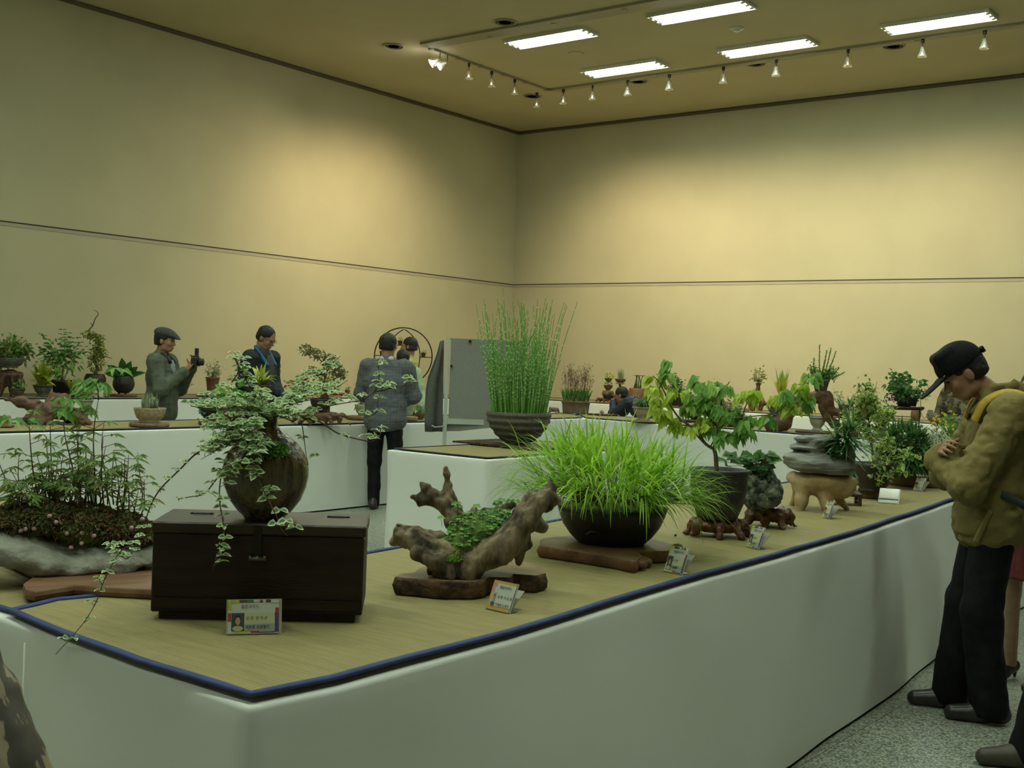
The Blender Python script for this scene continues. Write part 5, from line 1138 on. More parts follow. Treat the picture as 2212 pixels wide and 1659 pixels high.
f.build('foliage', mf_dark, t, smooth=False, tint=True)
f0 = WL(458, -13.8); disc('plank_board', 'flat dark plank under the tall brown cup pot', 'wooden slab', WL(448, -13.75), 24*f0.s, 16*f0.s, 4*f0.s, m_burld, 6, .01)
t, q, z = pp('tall reddish brown cup pot with an airy wispy plant', up(f0, 4.3), 'cup', 29, 20, 37, m_redc); bsh(t, q, z, 0, 18, 20, 20, 260, 6, 2.4, mf_grey, 11, 26)
card('white card in front of the tall brown cup pot', WL(460, -13.4), .11, .10, R_(15), .1, 0, '', '')
f0 = WL(392, -13.9); t, q, z = pp('small clay bowl of thin foliage just right of the man with the camera', f0, 'bowl', 26, 16, 14, m_tan); bsh(t, q, z, 0, 12, 18, 12, 90, 8, 3, mf_grey, 12)
f0 = WL(650, -13.8); t, q, z = pp('bushy dark green plant on the wall table left of the bonsai', f0, 'bowl', 34, 20, 14, m_brown); bsh(t, q, z, 0, 12, 28, 16, 240, 9, 5, mf_olive, 13)
f0 = WL(728, -13.8); t = root_stand('long low reddish driftwood ledge against the left wall', f0, 34*f0.s, 14*f0.s, 8*f0.s, m_burl, 8, 5, hh=.014)
t, q, z = pp('tiny round clay pot on the low driftwood ledge', up(f0, 8.5, 22), 'round', 10, 7, 7, m_redc); bsh(t, q, z, 0, 4, 5, 4, 30, 4, 2, mf_green, 14, 6)
# ---- round iron display rack
f0 = WL(868, -13.85); q = f0.s
t = thing('round_iron_rack', 'round black iron plant rack standing against the left wall', 'plant rack', f0.loc, f0.rot)
def arc(cx, cz, r, a0, a1, n=40, sx=1): return [V(((cx+math.cos(R_(a0+(a1-a0)*i/n))*r*sx)*q, 0, (cz+math.sin(R_(a0+(a1-a0)*i/n))*r)*q)) for i in range(n+1)]
b = MB(); ring_ = arc(0, 86, 62, -90, 270, 56); b.tube(ring_, 1.5*q, 6, cap=False); b.build('outer_ring', m_iron, t)
b = MB(); b.tube(arc(30, 86, 66, 180, 118, 20), 1.2*q, 5); b.tube(arc(-30, 86, 66, 0, 62, 20), 1.2*q, 5); b.tube([V((-36*q, 0, 86*q)), V((-30*q, 0, 34*q))], 1.2*q, 5); b.tube([V((36*q, 0, 86*q)), V((30*q, 0, 34*q))], 1.2*q, 5); b.build('inner_arch', m_iron, t)
for a_, b_, zz in ((34, 61, 86), (-61, -34, 86), (-36, 36, 46), (-20, 20, 110)): b = MB(); b.box(((a_+b_)/2*q, 0, zz*q), ((b_-a_)/2*q, 4*q, .9*q)); b.build('shelf', m_iron, t, smooth=False)
for sx in (-1, 1): b = MB(); b.tube([V((sx*30*q, 0, 34*q)), V((sx*34*q, 0, 1*q))], 1.5*q, 5); b.build('leg', m_iron, t)
b = MB(); b.box((0, 0, 1*q), (44*q, 12*q, 1*q)); b.build('base', m_iron, t, smooth=False)
for dx, zz, lb, sd in ((43, 87, 'small square dark pot on the right shelf of the iron rack', 1), (-8, 111, 'small pot with a sprig near the top of the iron rack', 2), (-46, 87, 'small pot on the left shelf of the iron rack', 3)):
    t2, q2, z2 = pp(lb, up(f0, zz, dx), 'rect', 11, 8, 9, m_brown, sq=.8); bsh(t2, q2, z2, 0, 4, 5, 6, 24, 4, 2, mf_green, sd, 6)

# ---- rearmost run along the back wall
def tiers(f0, base, lab, seed): pass
f0 = WB(1312); t = root_stand('pale rootwood ledge with small stacked pots, left of the crouching photographer', f0, 24*f0.s, 12*f0.s, 10*f0.s, m_burl, 4, 6, hh=.014)
t, q, z = pp('squat orange-brown pot lowest of the little pot stack', up(f0, 10.5), 'round', 22, 14, 14, m_redc); 
f1 = up(f0, 25); t, q, z = pp('small dark pot in the middle of the little pot stack', f1, 'footed', 20, 12, 12, m_brown); bsh(t, q, z, 0, 3, 8, 4, 30, 5, 3, mf_green, 3, 6)
f1 = up(f0, 43); t, q, z = pp('tiny flared pot on top of the little pot stack', f1, 'bowl', 17, 6, 9, m_brown); bsh(t, q, z, 0, 5, 8, 6, 40, 5, 3, mf_yel, 5, 6)
f0 = WB(1338); t = thing('tiered_stand', 'slender tiered wooden stand beside the little pot stack', 'wooden stand', f0.loc, f0.rot); q = f0.s
b = MB(); b.tube([V((0, 0, 0)), V((1*q, 0, 20*q)), V((-1*q, 0, 42*q))], (4*q, 2.4*q), 7); b.build('post', m_burl, t)
for zz, r in ((18, 12), (42, 10), (2, 10)): b = MB(); b.lathe([(0, zz*q-q), (r*q, zz*q-q), (r*q, zz*q+q*.4), (0, zz*q+q*.4)], 16); b.build('shelf', m_burl, t)
t, q, z = pp('wide little pot with fine grass on the tiered stand top', up(f0, 43), 'bowl', 24, 14, 9, m_brown); tuft(t, 40, 20*q, 1.4*q, mf_grey, 7*q, (0, 0, z), 4, .2, .1); bsh(t, q, z, 0, 2, 9, 3, 50, 4, 2, mf_green, 7, 6)
t, q, z = pp('tiny pot with yellow sprigs on the middle shelf of the tiered stand', up(f0, 19.3, 0, -.12), 'cup', 15, 9, 9, m_brown); bsh(t, q, z, 0, 4, 9, 6, 50, 4.5, 3, mf_yel, 8, 8)
f0 = WB(1376); t, q, z = pp('brown round pot with a small dark palm behind the photographer', f0, 'round', 36, 24, 34, m_redc)
s = MB(); f = MB(); rr = random.Random(2)
for k in range(6): a = rr.uniform(-.5, .5); pts = [V((k*3-8, 0, 0))*q+V((0, 0, z)), V((k*3-8+a*8, 0, 18))*q+V((0, 0, z)), V((k*3-8+a*14, 0, 26))*q+V((0, 0, z))]; s.tube(pts, (1.4*q, .8*q), 5); tip = pts[-1]; [f.blade(tip, V((math.cos(j), math.sin(j)*.7, .3)), 16*q, 3.4*q, .5, 4, t=rr.random()) for j in range(8)]
s.build('stems', m_gstem, t); f.build('foliage', mf_dark, t, smooth=False, tint=True)
f0 = WB(1462); t, q, z = pp('dark oval planter with a dark-leaved shrub behind the fig tree branches', f0, 'bowl', 44, 30, 22, m_black, feet=3); bsh(t, q, z, -2, 20, 22, 22, 260, 8, 5, mf_dark, 14)
f0 = WB(1532); t, q, z = pp('clay pot with a leafy plant half hidden behind the fig tree crown', f0, 'round', 34, 22, 24, m_brown); bsh(t, q, z, 0, 16, 22, 18, 200, 9, 5, mf_green, 15)
f0 = WB(1634); q = f0.s; t = thing('pierced_root_stand', 'tall pierced reddish rootwood stand right of the heather planting', 'wooden stand', f0.loc, f0.rot)
solid('carved_root', chain([V((-8, 0, 3))*q, V((-10, 0, 18))*q, V((0, 0, 34))*q, V((2, 0, 50))*q], [8*q, 9*q, 9*q, 5*q])+chain([V((8, 0, 4))*q, V((10, 0, 22))*q, V((4, 0, 36))*q], [6*q, 5*q, 6*q])+chain([V((10, 0, 18))*q, V((24, 0, 16))*q], [6*q, 2*q])+[rbox((0, 0, -.1), (1, 1, .1), 0, sub=1, k=.003)], m_burl, t, h=.014, k=.03, noise=((.014, 9), (.006, 22)))
t, q, z = pp('small pot of airy mixed sprigs on top of the pierced root stand', up(f0, 53.0, 2), 'cup', 12, 8, 8, m_brown); bsh(t, q, z, 0, 16, 18, 18, 160, 6, 3, mf_olive, 16, 22)
f0 = WB(1686); t, q, z = pp('clay pot with an upright spiky plant behind the right fig branch', f0, 'jar', 34, 24, 34, m_redc); tuft(t, 30, 44*q, 6*q, mf_yel, 3*q, (0, 0, z), 6, .5, .35); tuft(t, 20, 54*q, 6*q, mf_green, 2*q, (0, 0, z), 7, .25, .2, name='inner_leaves')
f0 = WB(1737); q = f0.s; b = MB()
t = root_stand('small reddish root block in front of the back wall behind the tall root arch', f0, 18*f0.s, 12*f0.s, 16*f0.s, m_burl, 12, 5, hh=.014)
t, q, z = pp('small square brown pot seen above the low root block', up(f0, 16.5), 'rect', 17, 12, 14, m_brown, sq=.7); bsh(t, q, z, 2, 6, 5, 6, 30, 5, 2, mf_green, 17, 6)
f0 = WB(1812); t, q, z = pp('round mossy clay pot with thin arching sprigs behind the root arch', f0, 'round', 26, 18, 24, m_pale); bsh(t, q, z, -6, 20, 16, 14, 50, 7, 3, mf_blue, 18, 12)
f0 = WB(1838); t, q, z = pp('grey rectangular trough with one small dwarf pine', f0, 'rect', 42, 36, 22, m_greyclay, sq=.8, sy=.6); tuft(t, 40, 22*q, 3*q, mf_blue, 3*q, (0, 0, z), 8, .9, .2)
f0 = WB(1868); t, q, z = pp('airy green shrub with pinkish seed heads against the back wall', f0, 'cup', 28, 20, 18, m_brown); bsh(t, q, z, 0, 34, 34, 26, 240, 6, 3, mf_olive, 19, 30); s = MB(); twig(s, V((10*q, 0, z+30*q)), V((22*q, 0, z+62*q)), .006, random.Random(1)); s.build('long_shoot', m_gstem, t)
f0 = WB(1979); t, q, z = pp('small round brown jar on the wall table behind the iron stand', f0, 'round', 18, 12, 24, m_brown)
f0 = WB(2026); q = f0.s; t = root_stand('reddish burl block on the wall table below the phone held up', f0, 13*f0.s, 10*f0.s, 24*f0.s, m_burl, 13, 5, hh=.014)

# ---- second run, left part
f0 = RT(5, 922); disc('round_board', 'thin woven round tray cut by the left edge of the photo', 'wooden slab', f0, 22*f0.s, 20*f0.s, 4*f0.s, m_plank, 3, .01)
t, q, z = pp('pale slatted bowl at the left edge on the second table', up(f0, 4.3), 'bowl', 34, 24, 20, m_tan)
f0 = RT(110, 915); q = f0.s; L = f0.L
t = thing('large_root_stand', 'large reddish arched root standing behind the tall bamboo leaves', 'wooden stand', f0.loc, f0.rot)
def cx_(px, rs, dd): n = len(px); return chain([L(x, y, dd[0]+(dd[1]-dd[0])*i/(n-1)) for i, (x, y) in enumerate(px)], [r*q for r in rs])
pr = cx_([(22, 861), (50, 868), (80, 880), (105, 892)], (5, 9, 15, 20), (0, 0))+cx_([(95, 895), (72, 905), (58, 915), (54, 922)], (16, 11, 8, 6), (-.03, -.12))+cx_([(100, 895), (95, 912), (92, 924)], (20, 11, 8), (-.05, -.14))+cx_([(105, 888), (135, 893), (165, 903), (178, 912), (195, 917)], (20, 15, 12, 9, 5), (0, -.05))+cx_([(110, 880), (120, 868), (140, 865)], (18, 14, 10), (.08, .12))+cx_([(150, 896), (178, 892), (190, 890)], (13, 9, 6), (.02, .05))+cx_([(140, 900), (150, 915), (165, 917)], (10, 7, 5), (.15, .2))
pr.append(rbox((0, 0, -.06), (2, 2, .06), 0, sub=1, k=.003))
solid('carved_root', pr, m_root, t, h=.011, k=.035, noise=((.022, 9), (.010, 20, (1, 1, 1), 1)))
f1 = up(f0, 29, 70); t, q, z = pp('small glass-grey pot on the right arm of the large red root', f1, 'footed', 30, 22, 24, m_pale); bsh(t, q, z, 0, 6, 16, 8, 90, 8, 4, mf_green, 21)
f0 = RT(323, 921); disc('round_board', 'round wooden coaster board under the pale stone bowl', 'wooden slab', f0, 42*f0.s, 36*f0.s, 8*f0.s, M('ring_board', (.14, .08, .045), (.22, .14, .08), scale=30, rough=.6, stretch=(1, 1, .1)), 5, .006, wave=.015)
t, q, z = pp('pale stone bowl with finger-like succulents in front of the man with the camera', up(f0, 8.5), 'bowl', 68, 44, 32, m_tan, wob=.01)
tuft(t, 90, 26*q, 4.5*q, mf_grey, 19*q, (0, 0, z*.95), 5, .15, .05, lv=.35); 
rr = random.Random(5); b = MB()
for i in range(30): a = rr.uniform(0, 6.3); r = 16*q*math.sqrt(rr.random()); x, y = math.cos(a)*r, math.sin(a)*r; b.tube([V((x, y, z*.9)), V((x+rr.uniform(-2, 2)*q, y, z+rr.uniform(10, 24)*q))], 1.5*q, 5)
b.build('succulent_fingers', M('succulent', (.16, .2, .12), (.26, .3, .2), scale=60, rough=.7), t)
f0 = RT(480, 918); t = root_stand('long low root board with turned-up end under two small pots', f0, 52*f0.s, 22*f0.s, 13*f0.s, m_burl, 14, 7, hh=.01, flare=1.05)
t, q, z = pp('small dark bowl with fresh green leaves at the left of the long root board', up(f0, 13.4, -30), 'bowl', 40, 20, 22, m_black); bsh(t, q, z, 0, 9, 20, 12, 130, 12, 8, mf_blue, 22)
t, q, z = pp('dark pot with broad heart-shaped leaves on the long root board', up(f0, 13.4, 18), 'round', 42, 30, 30, m_brown); bsh(t, q, z, 0, 16, 34, 20, 150, 20, 15, mf_green, 23)
f0 = RT(560, 912); q = f0.s; t = thing('tall_plinth', 'narrow dark wooden plinth behind the neck of the round vase', 'wooden stand', f0.loc, f0.rot)
b = MB(); b.box((0, 0, 58*q), (24*q, 14*q, 2.5*q), bev=.004); b.build('top', m_burld, t, smooth=False)
for sx in (-1, 1):
    for sy in (-1, 1): b = MB(); b.box((sx*20*q, sy*11*q, 28*q), (2*q, 2*q, 28*q)); b.build('leg', m_burld, t, smooth=False)
t, q, z = pp('rectangular brown pot of yellow-green striped leaves in front of the man in navy', up(f0, 61), 'rect', 44, 38, 20, m_brown, sq=.7, sy=.7)
tuft(t, 46, 44*q, 9*q, MF('leaf_yellow_striped', (.12, .22, .03), (.45, .52, .08), (.70, .70, .20)), 10*q, (0, 0, z), 5, 1.0, .9)
f0 = RT(692, 916); t = root_stand('spreading brown root stand under the tall bonsai behind the vine', f0, 58*f0.s, 26*f0.s, 28*f0.s, m_root, 15, 10, hh=.011, flare=1.1)
f0b = up(f0, 28.5); t, q, z = pp('dark pot with a tall branching bonsai behind the vine', f0b, 'bowl', 48, 30, 26, m_black)
rr = random.Random(7); s = MB(); f = MB()
for px in (((0, 0), (4, 22), (6, 50), (0, 78), (-18, 92), (-36, 104)), ((6, 50), (14, 70), (22, 90)), ((4, 30), (26, 44), (44, 52)), ((6, 50), (-20, 58), (-30, 64)), ((0, 78), (6, 94), (0, 106))):
    tr = spl([V((x*q, rr.uniform(-8, 8)*q, z+y*q)) for x, y in px], 4); s.tube(tr, (2.4*q, .7*q), 6)
for cx, cz, rx, rz, n in ((-34, 104, 18, 10, 150), (-14, 96, 16, 10, 120), (14, 82, 20, 14, 190), (30, 64, 18, 12, 150), (44, 54, 14, 8, 80), (-22, 60, 14, 8, 80), (10, 44, 20, 10, 100)):
    for i in range(n): d = rv(rr).normalized(); f.leaf(V(((cx+d.x*rx*rr.random()**.5)*q, d.y*rx*q, z+(cz+d.z*rz)*q)), rv(rr)+d*.4, 6.5*q, 3.4*q, rr.random())
s.build('trunk', m_twig, t); f.build('foliage', MF('leaf_bonsai', (.06, .09, .025), (.13, .16, .05), (.30, .28, .10)), t, smooth=False, tint=True)
f1 = RT(700, 907); 
t = thing('plinth_block', 'small brown block stand just behind the bonsai', 'wooden stand', f1.loc, f1.rot); q = f1.s; b = MB(); b.box((0, .1, 24*q), (12*q, .05, 24*q), bev=.004); b.build('block', m_burld, t, smooth=False)
t, q, z = pp('small brown pot with bright yellow leaves in front of the bonsai trunk', up(f1, 48.5, 0, .1), 'bowl', 26, 16, 16, m_redc); bsh(t, q, z, -4, 12, 22, 9, 110, 10, 6, mf_yel, 25)
f0 = RT(782, 906); disc('oval_board', 'pale oval board beside the elbow of the man in the tweed jacket', 'wooden slab', f0, 32*f0.s, 26*f0.s, 8*f0.s, M('pale_board', (.2, .13, .07), (.3, .2, .11), scale=12, rough=.55), 6, .008, wave=.03)
t, q, z = pp('pale green glazed bowl left of the man in the tweed jacket', up(f0, 8.4), 'bowl', 34, 18, 24, m_pale); bsh(t, q, z, 0, 9, 14, 12, 90, 9, 4, mf_grey, 26)
f0 = RT(898, 907); t = disc('oval_board', 'small wooden board right of the man in the tweed jacket', 'wooden slab', RT(885, 908), 16*f0.s, 18*f0.s, 8*f0.s, MATS['pale_board'], 7, .01)
t, q, z = pp('small dark bowl of purple flowers right of the man in the tweed jacket', up(RT(899, 906, 0), 0, 8), 'bowl', 26, 15, 14, m_brown); bsh(t, q, z, 0, 8, 14, 9, 160, 5, 3, mf_green, 27); bsh(t, q, z, 2, 18, 8, 4, 40, 4, 3, MF('petal_violet', (.2, .08, .22), (.35, .2, .38)), 28, stem=False)
f0 = RT(1196, 893); t = root_stand('small pale root piece between the whiteboard and the clump planter', f0, 11*f0.s, 10*f0.s, 14*f0.s, M('pale_root', (.12, .075, .045), (.2, .13, .08), rough=.6, bump=.8), 16, 5, hh=.01)
f0 = RT(1243, 893, 0); t, q, z = pp('long oval clay trough of grassy clumps with reddish feathery flowers', f0, 'cup', 62, 54, 26, M('trough_clay', (.12, .085, .05), (.17, .125, .075), rough=.6), sy=.6)
for k in range(6): tuft(t, 40, 26*q, 3*q, mf_green, 2.5*q, ((k*10-25)*q, 0, z), k, .35, .35, name='grass_clump')
f = MB(); s = MB(); rr = random.Random(8)
for i in range(46):
    x = rr.uniform(-26, 26); top = V(((x*1.15+rr.uniform(-6, 6))*q, rr.uniform(-.1, .1), z+(30+rr.uniform(20, 62)*(1-abs(abs(x)-13)/36))*q)); s.tube([V((x*q, 0, z)), top], (.002, .001), 4)
    for j in range(16): f.leaf(top+V((rr.gauss(0, 3.6)*q, rr.gauss(0, 4)*q, rr.uniform(-22, 3)*q)), rv(rr), 4.2*q, 2.4*q, rr.random())
s.build('flower_stems', m_twig, t); f.build('flower_sprays', MF('petal_dusty_rose', (.20, .10, .06), (.33, .20, .13), (.46, .36, .26)), t, smooth=False, tint=True)

# ---- second run, part in front of the back wall
f0 = RT(1302, 897); disc('round_board', 'thin dark base with small shells near the photographer', 'wooden slab', f0, 30*f0.s, 14*f0.s, 3*f0.s, m_burld, 8, .01)
t = tag(MB().lathe([(0, 0), (.022, .004), (.03, .02), (.02, .04), (0, .05)], 14).build('shell', m_tan), 'small pale round shell on the thin dark base', 'shell'); t.location = up(f0, 3.2, -2).loc
f0 = RT(1389, 911); disc('oval_board', 'flat straw-coloured base under the pale footed bowl', 'wooden slab', f0, 34*f0.s, 22*f0.s, 3.5*f0.s, m_tan, 9, .006)
t, q, z = pp('pale ribbed footed bowl with a fine green shrub right of the photographer', up(f0, 3.8), 'footed', 46, 30, 28, m_tan); bsh(t, q, z, 2, 12, 26, 16, 420, 6, 3.6, mf_dark, 31); bsh(t, q, z, -12, 16, 20, 10, 160, 5, 3, mf_grey, 32, stem=False)
f0 = RT(1492, 911); disc('oval_board', 'dark low tray board beneath the lime fig leaves', 'wooden slab', f0, 38*f0.s, 24*f0.s, 5*f0.s, m_burld, 10, .006)
t, q, z = pp('small dark pot with a dwarf conifer on the dark low tray', up(f0, 5.3, 8), 'bowl', 26, 16, 9, m_black); tuft(t, 120, 20*q, 2.6*q, mf_dark, 7*q, (0, 0, z), 9, .7, .2)
f0 = RT(1568, 920); t = thing('heather_planting', 'broad low planting of pale pink heather-like shrubs on a dark board', 'potted plant', f0.loc, f0.rot); q = f0.s
b = MB(); b.box((0, 0, 3*q), (56*q, 20*q, 3*q), bev=.004); b.build('board', m_burld, t, smooth=False)
solid('planted_mound', [ell((0, 0, 10*q), (46*q, 18*q, 9*q))], m_moss, t, h=.014, k=.02, noise=((.01, 14),))
bush(t, (0, 0, 38*q), (52*q, 26*q, 24*q), 900, 5*q, 3*q, MF('leaf_heather', (.14, .12, .07), (.26, .2, .14), (.40, .30, .26)), (0, 0, 10*q), 33, 50, .004, shell=.6)
bush(t, (-10*q, 0, 46*q), (44*q, 22*q, 20*q), 240, 7*q, 4*q, mf_dark, (0, 0, 12*q), 34, 20, .003, stem=False)
f0 = RT(1612, 927); t, q, z = pp('small pale tapered cup near the heather planting', f0, 'cup', 24, 18, 16, m_tan)
# big arching root with its pots
f0 = RT(1735, 933); q = f0.s; L = f0.L
t = thing('arching_root_stand', 'large reddish arching root stand rising to a flat top with small pots', 'wooden stand', f0.loc, f0.rot)
pr = cx_([(1678, 920), (1683, 918)], (22, 22), (0, 0))+[ell(L(1680, 915, 0), (29*q, .09, 16*q)), ell(L(1690, 905, 0), (14*q, .06, 12*q))]+cx_([(1698, 915), (1706, 895), (1722, 880), (1745, 868), (1762, 858), (1775, 852)], (14, 9, 9, 9, 12, 15), (0, .05))+[ell(L(1762, 856, .05), (14*q, .09, 11*q)), ell(L(1782, 862, .05), (16*q, .08, 18*q))]
pr += cx_([(1785, 870), (1795, 888), (1815, 892), (1822, 888)], (12, 8, 9, 6), (.05, .05))+cx_([(1775, 880), (1785, 900), (1800, 915), (1812, 925)], (9, 9, 10, 8), (.05, .16))+[ell(L(1818, 893, .04), (12*q, .06, 6*q)), rbox(L(1765, 838, .05), (.2, .2, 6*q), 0, sub=1, k=.01), rbox((0, 0, -.06), (2, 2, .06), 0, sub=1, k=.003)]
solid('carved_root', pr, m_root, t, h=.011, k=.035, noise=((.010, 9), (.004, 24)))
f1 = up(f0, 87, 33, .05); t, q, z = pp('square tapering pot with tall spindly succulent on top of the arching root', f1, 'rect', 36, 24, 28, m_greyclay, sq=.6, feet=4)
rr = random.Random(4); s = MB(); f = MB()
for x, zt, dx in ((-12, 44, -10), (-4, 74, -4), (2, 62, 8), (6, 66, 14), (10, 60, 22), (0, 40, 6), (-14, 22, -14), (16, 26, 26), (18, 16, 36)):
    tr = spl([V((x*.5*q, 0, z)), V(((x+dx*.3)*q, rr.uniform(-6, 6)*q, z+zt*.4*q)), V(((x*.6+dx)*q, rr.uniform(-8, 8)*q, z+zt*q))], 8); s.tube(tr, (1.5*q, .9*q), 5)
    for k, p in enumerate(tr): [f.leaf(p+rv(rr, .6*q), rv(rr)+V((0, 0, .4)), (3.4 if k > 4 else 7)*q, (1.8 if k > 4 else 4)*q, rr.random()) for _ in range(5)]
for cx, cz, n in ((-12, 14, 50), (0, 10, 70), (14, 12, 60), (22, 20, 40), (26, 10, 40), (-20, 20, 30)):
    for i in range(n): f.leaf(V(((cx+rr.gauss(0, 5))*q, rr.gauss(0, 6)*q, z+(cz+rr.gauss(0, 5))*q)), rv(rr), 7.5*q, 4*q, rr.random())
s.build('stems', m_gstem, t); f.build('foliage', mf_green, t, smooth=False, tint=True)
for hp, dx, d, lb, wt, wb, h in ((33, -62, .0, 'shallow footed bowl at the foot of the arching root', 32, 22, 20), (62, -22, .02, 'oval dark pot resting where the arching root bends', 30, 18, 13), (51, 82, .04, 'small mossy bowl on the right arm of the arching root', 24, 14, 12)):
    t, q2, z = pp(lb, up(f0, hp, dx, d), 'footed' if dx < -50 else 'bowl', wt, wb, h, m_greyclay); bsh(t, q2, z, 0, 1, 10, 3, 50, 4, 2.4, mf_green, int(hp), 6)
f0 = RT(1757, 936); disc('oval_board', 'thin weathered board under the rimmed bowl right of the arching root', 'wooden slab', RT(1757, 935), 34*f0.s, 20*f0.s, 4*f0.s, M('weathered_board', (.09, .06, .04), (.15, .1, .07), rough=.7), 13, .01)
t, q, z = pp('grey rimmed bowl of low moss right of the arching root', up(RT(1765, 933), 4.5), 'footed', 36, 22, 28, m_pale, fill=m_moss); 
# iron stand with planter box
f0 = RT(1956, 940); q = f0.s
t = thing('iron_plant_stand', 'tall black iron stand with thin legs on the second table', 'plant stand', f0.loc, f0.rot)
for sx in (-1, 1):
    for sy in (-1, 1): b = MB(); b.tube([V((sx*27*q, sy*12*q, 56*q)), V((sx*(26+sy)*q, sy*12*q, 0))], 1.1*q, 6); b.build('leg', m_iron, t)
b = MB(); b.box((0, 0, 56*q), (32*q, 16*q, 1*q)); b.build('top', m_iron, t, smooth=False)
b = MB(); b.box((-14*q, 0, 40*q), (24*q, .8*q, .8*q)); b.build('cross_bar', m_iron, t, smooth=False)
solid('root_tray', [ell((0, 0, 60*q), (36*q, 16*q, 7*q)), ell((-26*q, 0, 62*q), (14*q, 12*q, 9*q)), rbox((0, 0, 62*q+.12), (.8, .8, .12), 0, sub=1, k=.005)], m_burld, t, h=.013, k=.02, noise=((.015, 12),))
f1 = up(f0, 63); t, q, z = pp('dark planter of broad green leaves with a drooping shoot on the iron stand', f1, 'rect', 46, 38, 20, m_black, sq=.7, sy=.6)
bsh(t, q, z, -2, 24, 42, 24, 460, 12, 8, mf_dark, 41, 26); bsh(t, q, z, 34, 10, 16, 20, 60, 9, 4, mf_green, 42, 10); bsh(t, q, z, -36, -2, 12, 12, 60, 7, 5, MF('petal_purple', (.10, .02, .10), (.18, .05, .2)), 43, 8)
s = MB(); s.tube(spl([V((x*q, -.1, z+y*q)) for x, y in ((26, 6), (28, -16), (30, -34), (36, -44), (40, -40))]), (.8*q, .5*q), 5); s.build('drooping_shoot', m_gstem, t)
# small items around the second run's right part, seen between plants
f0 = RT(1840, 942); t, q, z = pp('low dark bowl of bushy herbs behind the fern ball', f0, 'bowl', 40, 26, 20, m_brown); bsh(t, q, z, 0, 18, 30, 22, 260, 9, 5, mf_vary, 44, edge=.9)
f0 = RT(1905, 944); t, q, z = pp('brown pot with upright leafy stems left of the iron stand legs', f0, 'bowl', 36, 24, 20, m_brown); bsh(t, q, z, 0, 30, 24, 32, 220, 11, 6, mf_green, 45)

# ---- middle table: ribbed bowl of banded horsetail on a slatted mat
fi = Fr(1118, 962, ZI+.012); q = fi.s; L = fi.L
t = thing('slatted_mat', 'dark slatted wooden mat under the ribbed horsetail bowl', 'mat', fi.loc, -fi.rot*0+0)
t.rotation_euler = (0, 0, 0)
for i in range(22): b = MB(); b.box((-.44+i*.042, 0, .008), (.018, .30, .007)); b.build('slat', m_burld, t, smooth=False)
for yy in (-.2, .2): b = MB(); b.box((0, yy, .006), (.46, .01, .003)); b.build('batten', m_burld, t, smooth=False)
fi2 = up(fi, .017/q); 
t = thing('horsetail_bowl', 'ribbed grey bowl packed with tall banded horsetail stems', 'potted plant', fi2.loc, fi2.rot); q = fi2.s
rt, hb = 70*q, 68*q; prf = []
for i in range(41):
    u = i/40; r = rt*(.40+.60*math.sin(min(1, u*1.08)*math.pi/2)**.85) if u > .06 else rt*.40; rib = .022*rt*math.sin(u*math.pi*2*4.6)*(1 if .15 < u < .95 else .2); prf.append((r+rib, u*hb))
prf[0] = (rt*.42, 0); prf += [(rt*.95, hb), (rt*.9, hb*.92), (0, hb*.9)]
b = MB(); b.lathe(prf, 48); b.build('bowl', M('ribbed_clay', (.075, .068, .05), (.115, .105, .08), scale=40, rough=.7, bump=.3), t)
b = MB(); b.lathe([(rt*.92, hb*.9), (rt*.5, hb*1.0), (0, hb*1.02)], 30); b.build('soil', m_soil, t)
mhs = MF('horsetail_bands', (.10, .27, .045), (.19, .40, .07), (.70, .72, .48), trans=0); b = MB(); rr = random.Random(5)
for i in range(300):
    a = rr.uniform(0, 6.283); rad = rt*.86*math.sqrt(rr.random()); p = V((math.cos(a)*rad, math.sin(a)*rad, hb*.95)); long_ = rr.random() < .30
    L_ = q*(rr.uniform(190, 245) if long_ else rr.uniform(95, 175)); d = V((math.cos(a)*rad/rt*.18+rr.gauss(0, .03), math.sin(a)*rad/rt*.18+rr.gauss(0, .03), 1)).normalized(); bend = rv(rr, .05)
    n = 16; r0 = .0052 if not long_ else .0045
    for k in range(n):
        u0, u1 = k/n, (k+.78)/n; p0 = p+d*L_*u0+bend*L_*u0*u0; p1 = p+d*L_*u1+bend*L_*u1*u1; p2 = p+d*L_*(k+1)/n+bend*L_*((k+1)/n)**2; r = r0*(1-.6*u0)
        b.tint = rr.random()*.5; b.tube([p0, p1], r, 4, cap=False); b.tint = .9 if u0 > .18 and rr.random() < (.75 if u0 < .8 else .35) else .2; b.tube([p1, p2], r*1.12, 4, cap=False)
for tip in (((1135, 760), (1150, 725), (1165, 690)), ((1120, 780), (1130, 740), (1155, 722))): b.tint = .1; b.tube([fi2.L(x, y, -.1) for x, y in tip], (.005, .003), 4)
b.build('stems', mhs, t, tint=True)

# ---- whiteboard stand with a grey cloth draped over its edge
fw = Fr(962, 1005, p=PD(962, 1040, 10.2)); 
wp = PD(962, 900, 10.75); wz = 0
base = V((wp.x, wp.y, 0)); x_, y_ = proj(base); fw = Fr(x_, y_, p=base, turn=.12); q = fw.s; L = fw.L
t = thing('easel_board', 'grey felt display board on a white metal frame behind the middle table', 'display board', base, fw.rot)
m_felt = M('grey_felt', (.20, .205, .185), (.235, .24, .215), scale=120, rough=.95); m_feltd = M('dark_felt', (.075, .078, .07), (.10, .10, .09), scale=60, rough=.95); m_fr = M('white_frame', (.42, .46, .40), rough=.45)
x0 = 0; wB = .68; zt = L(962, 733, 0).z; zb = L(962, 903, 0).z
b = MB(); b.box((wB/2+.03, 0, (zt+zb)/2), (wB/2, .012, (zt-zb)/2)); b.build('felt_panel', m_felt, t, smooth=False)
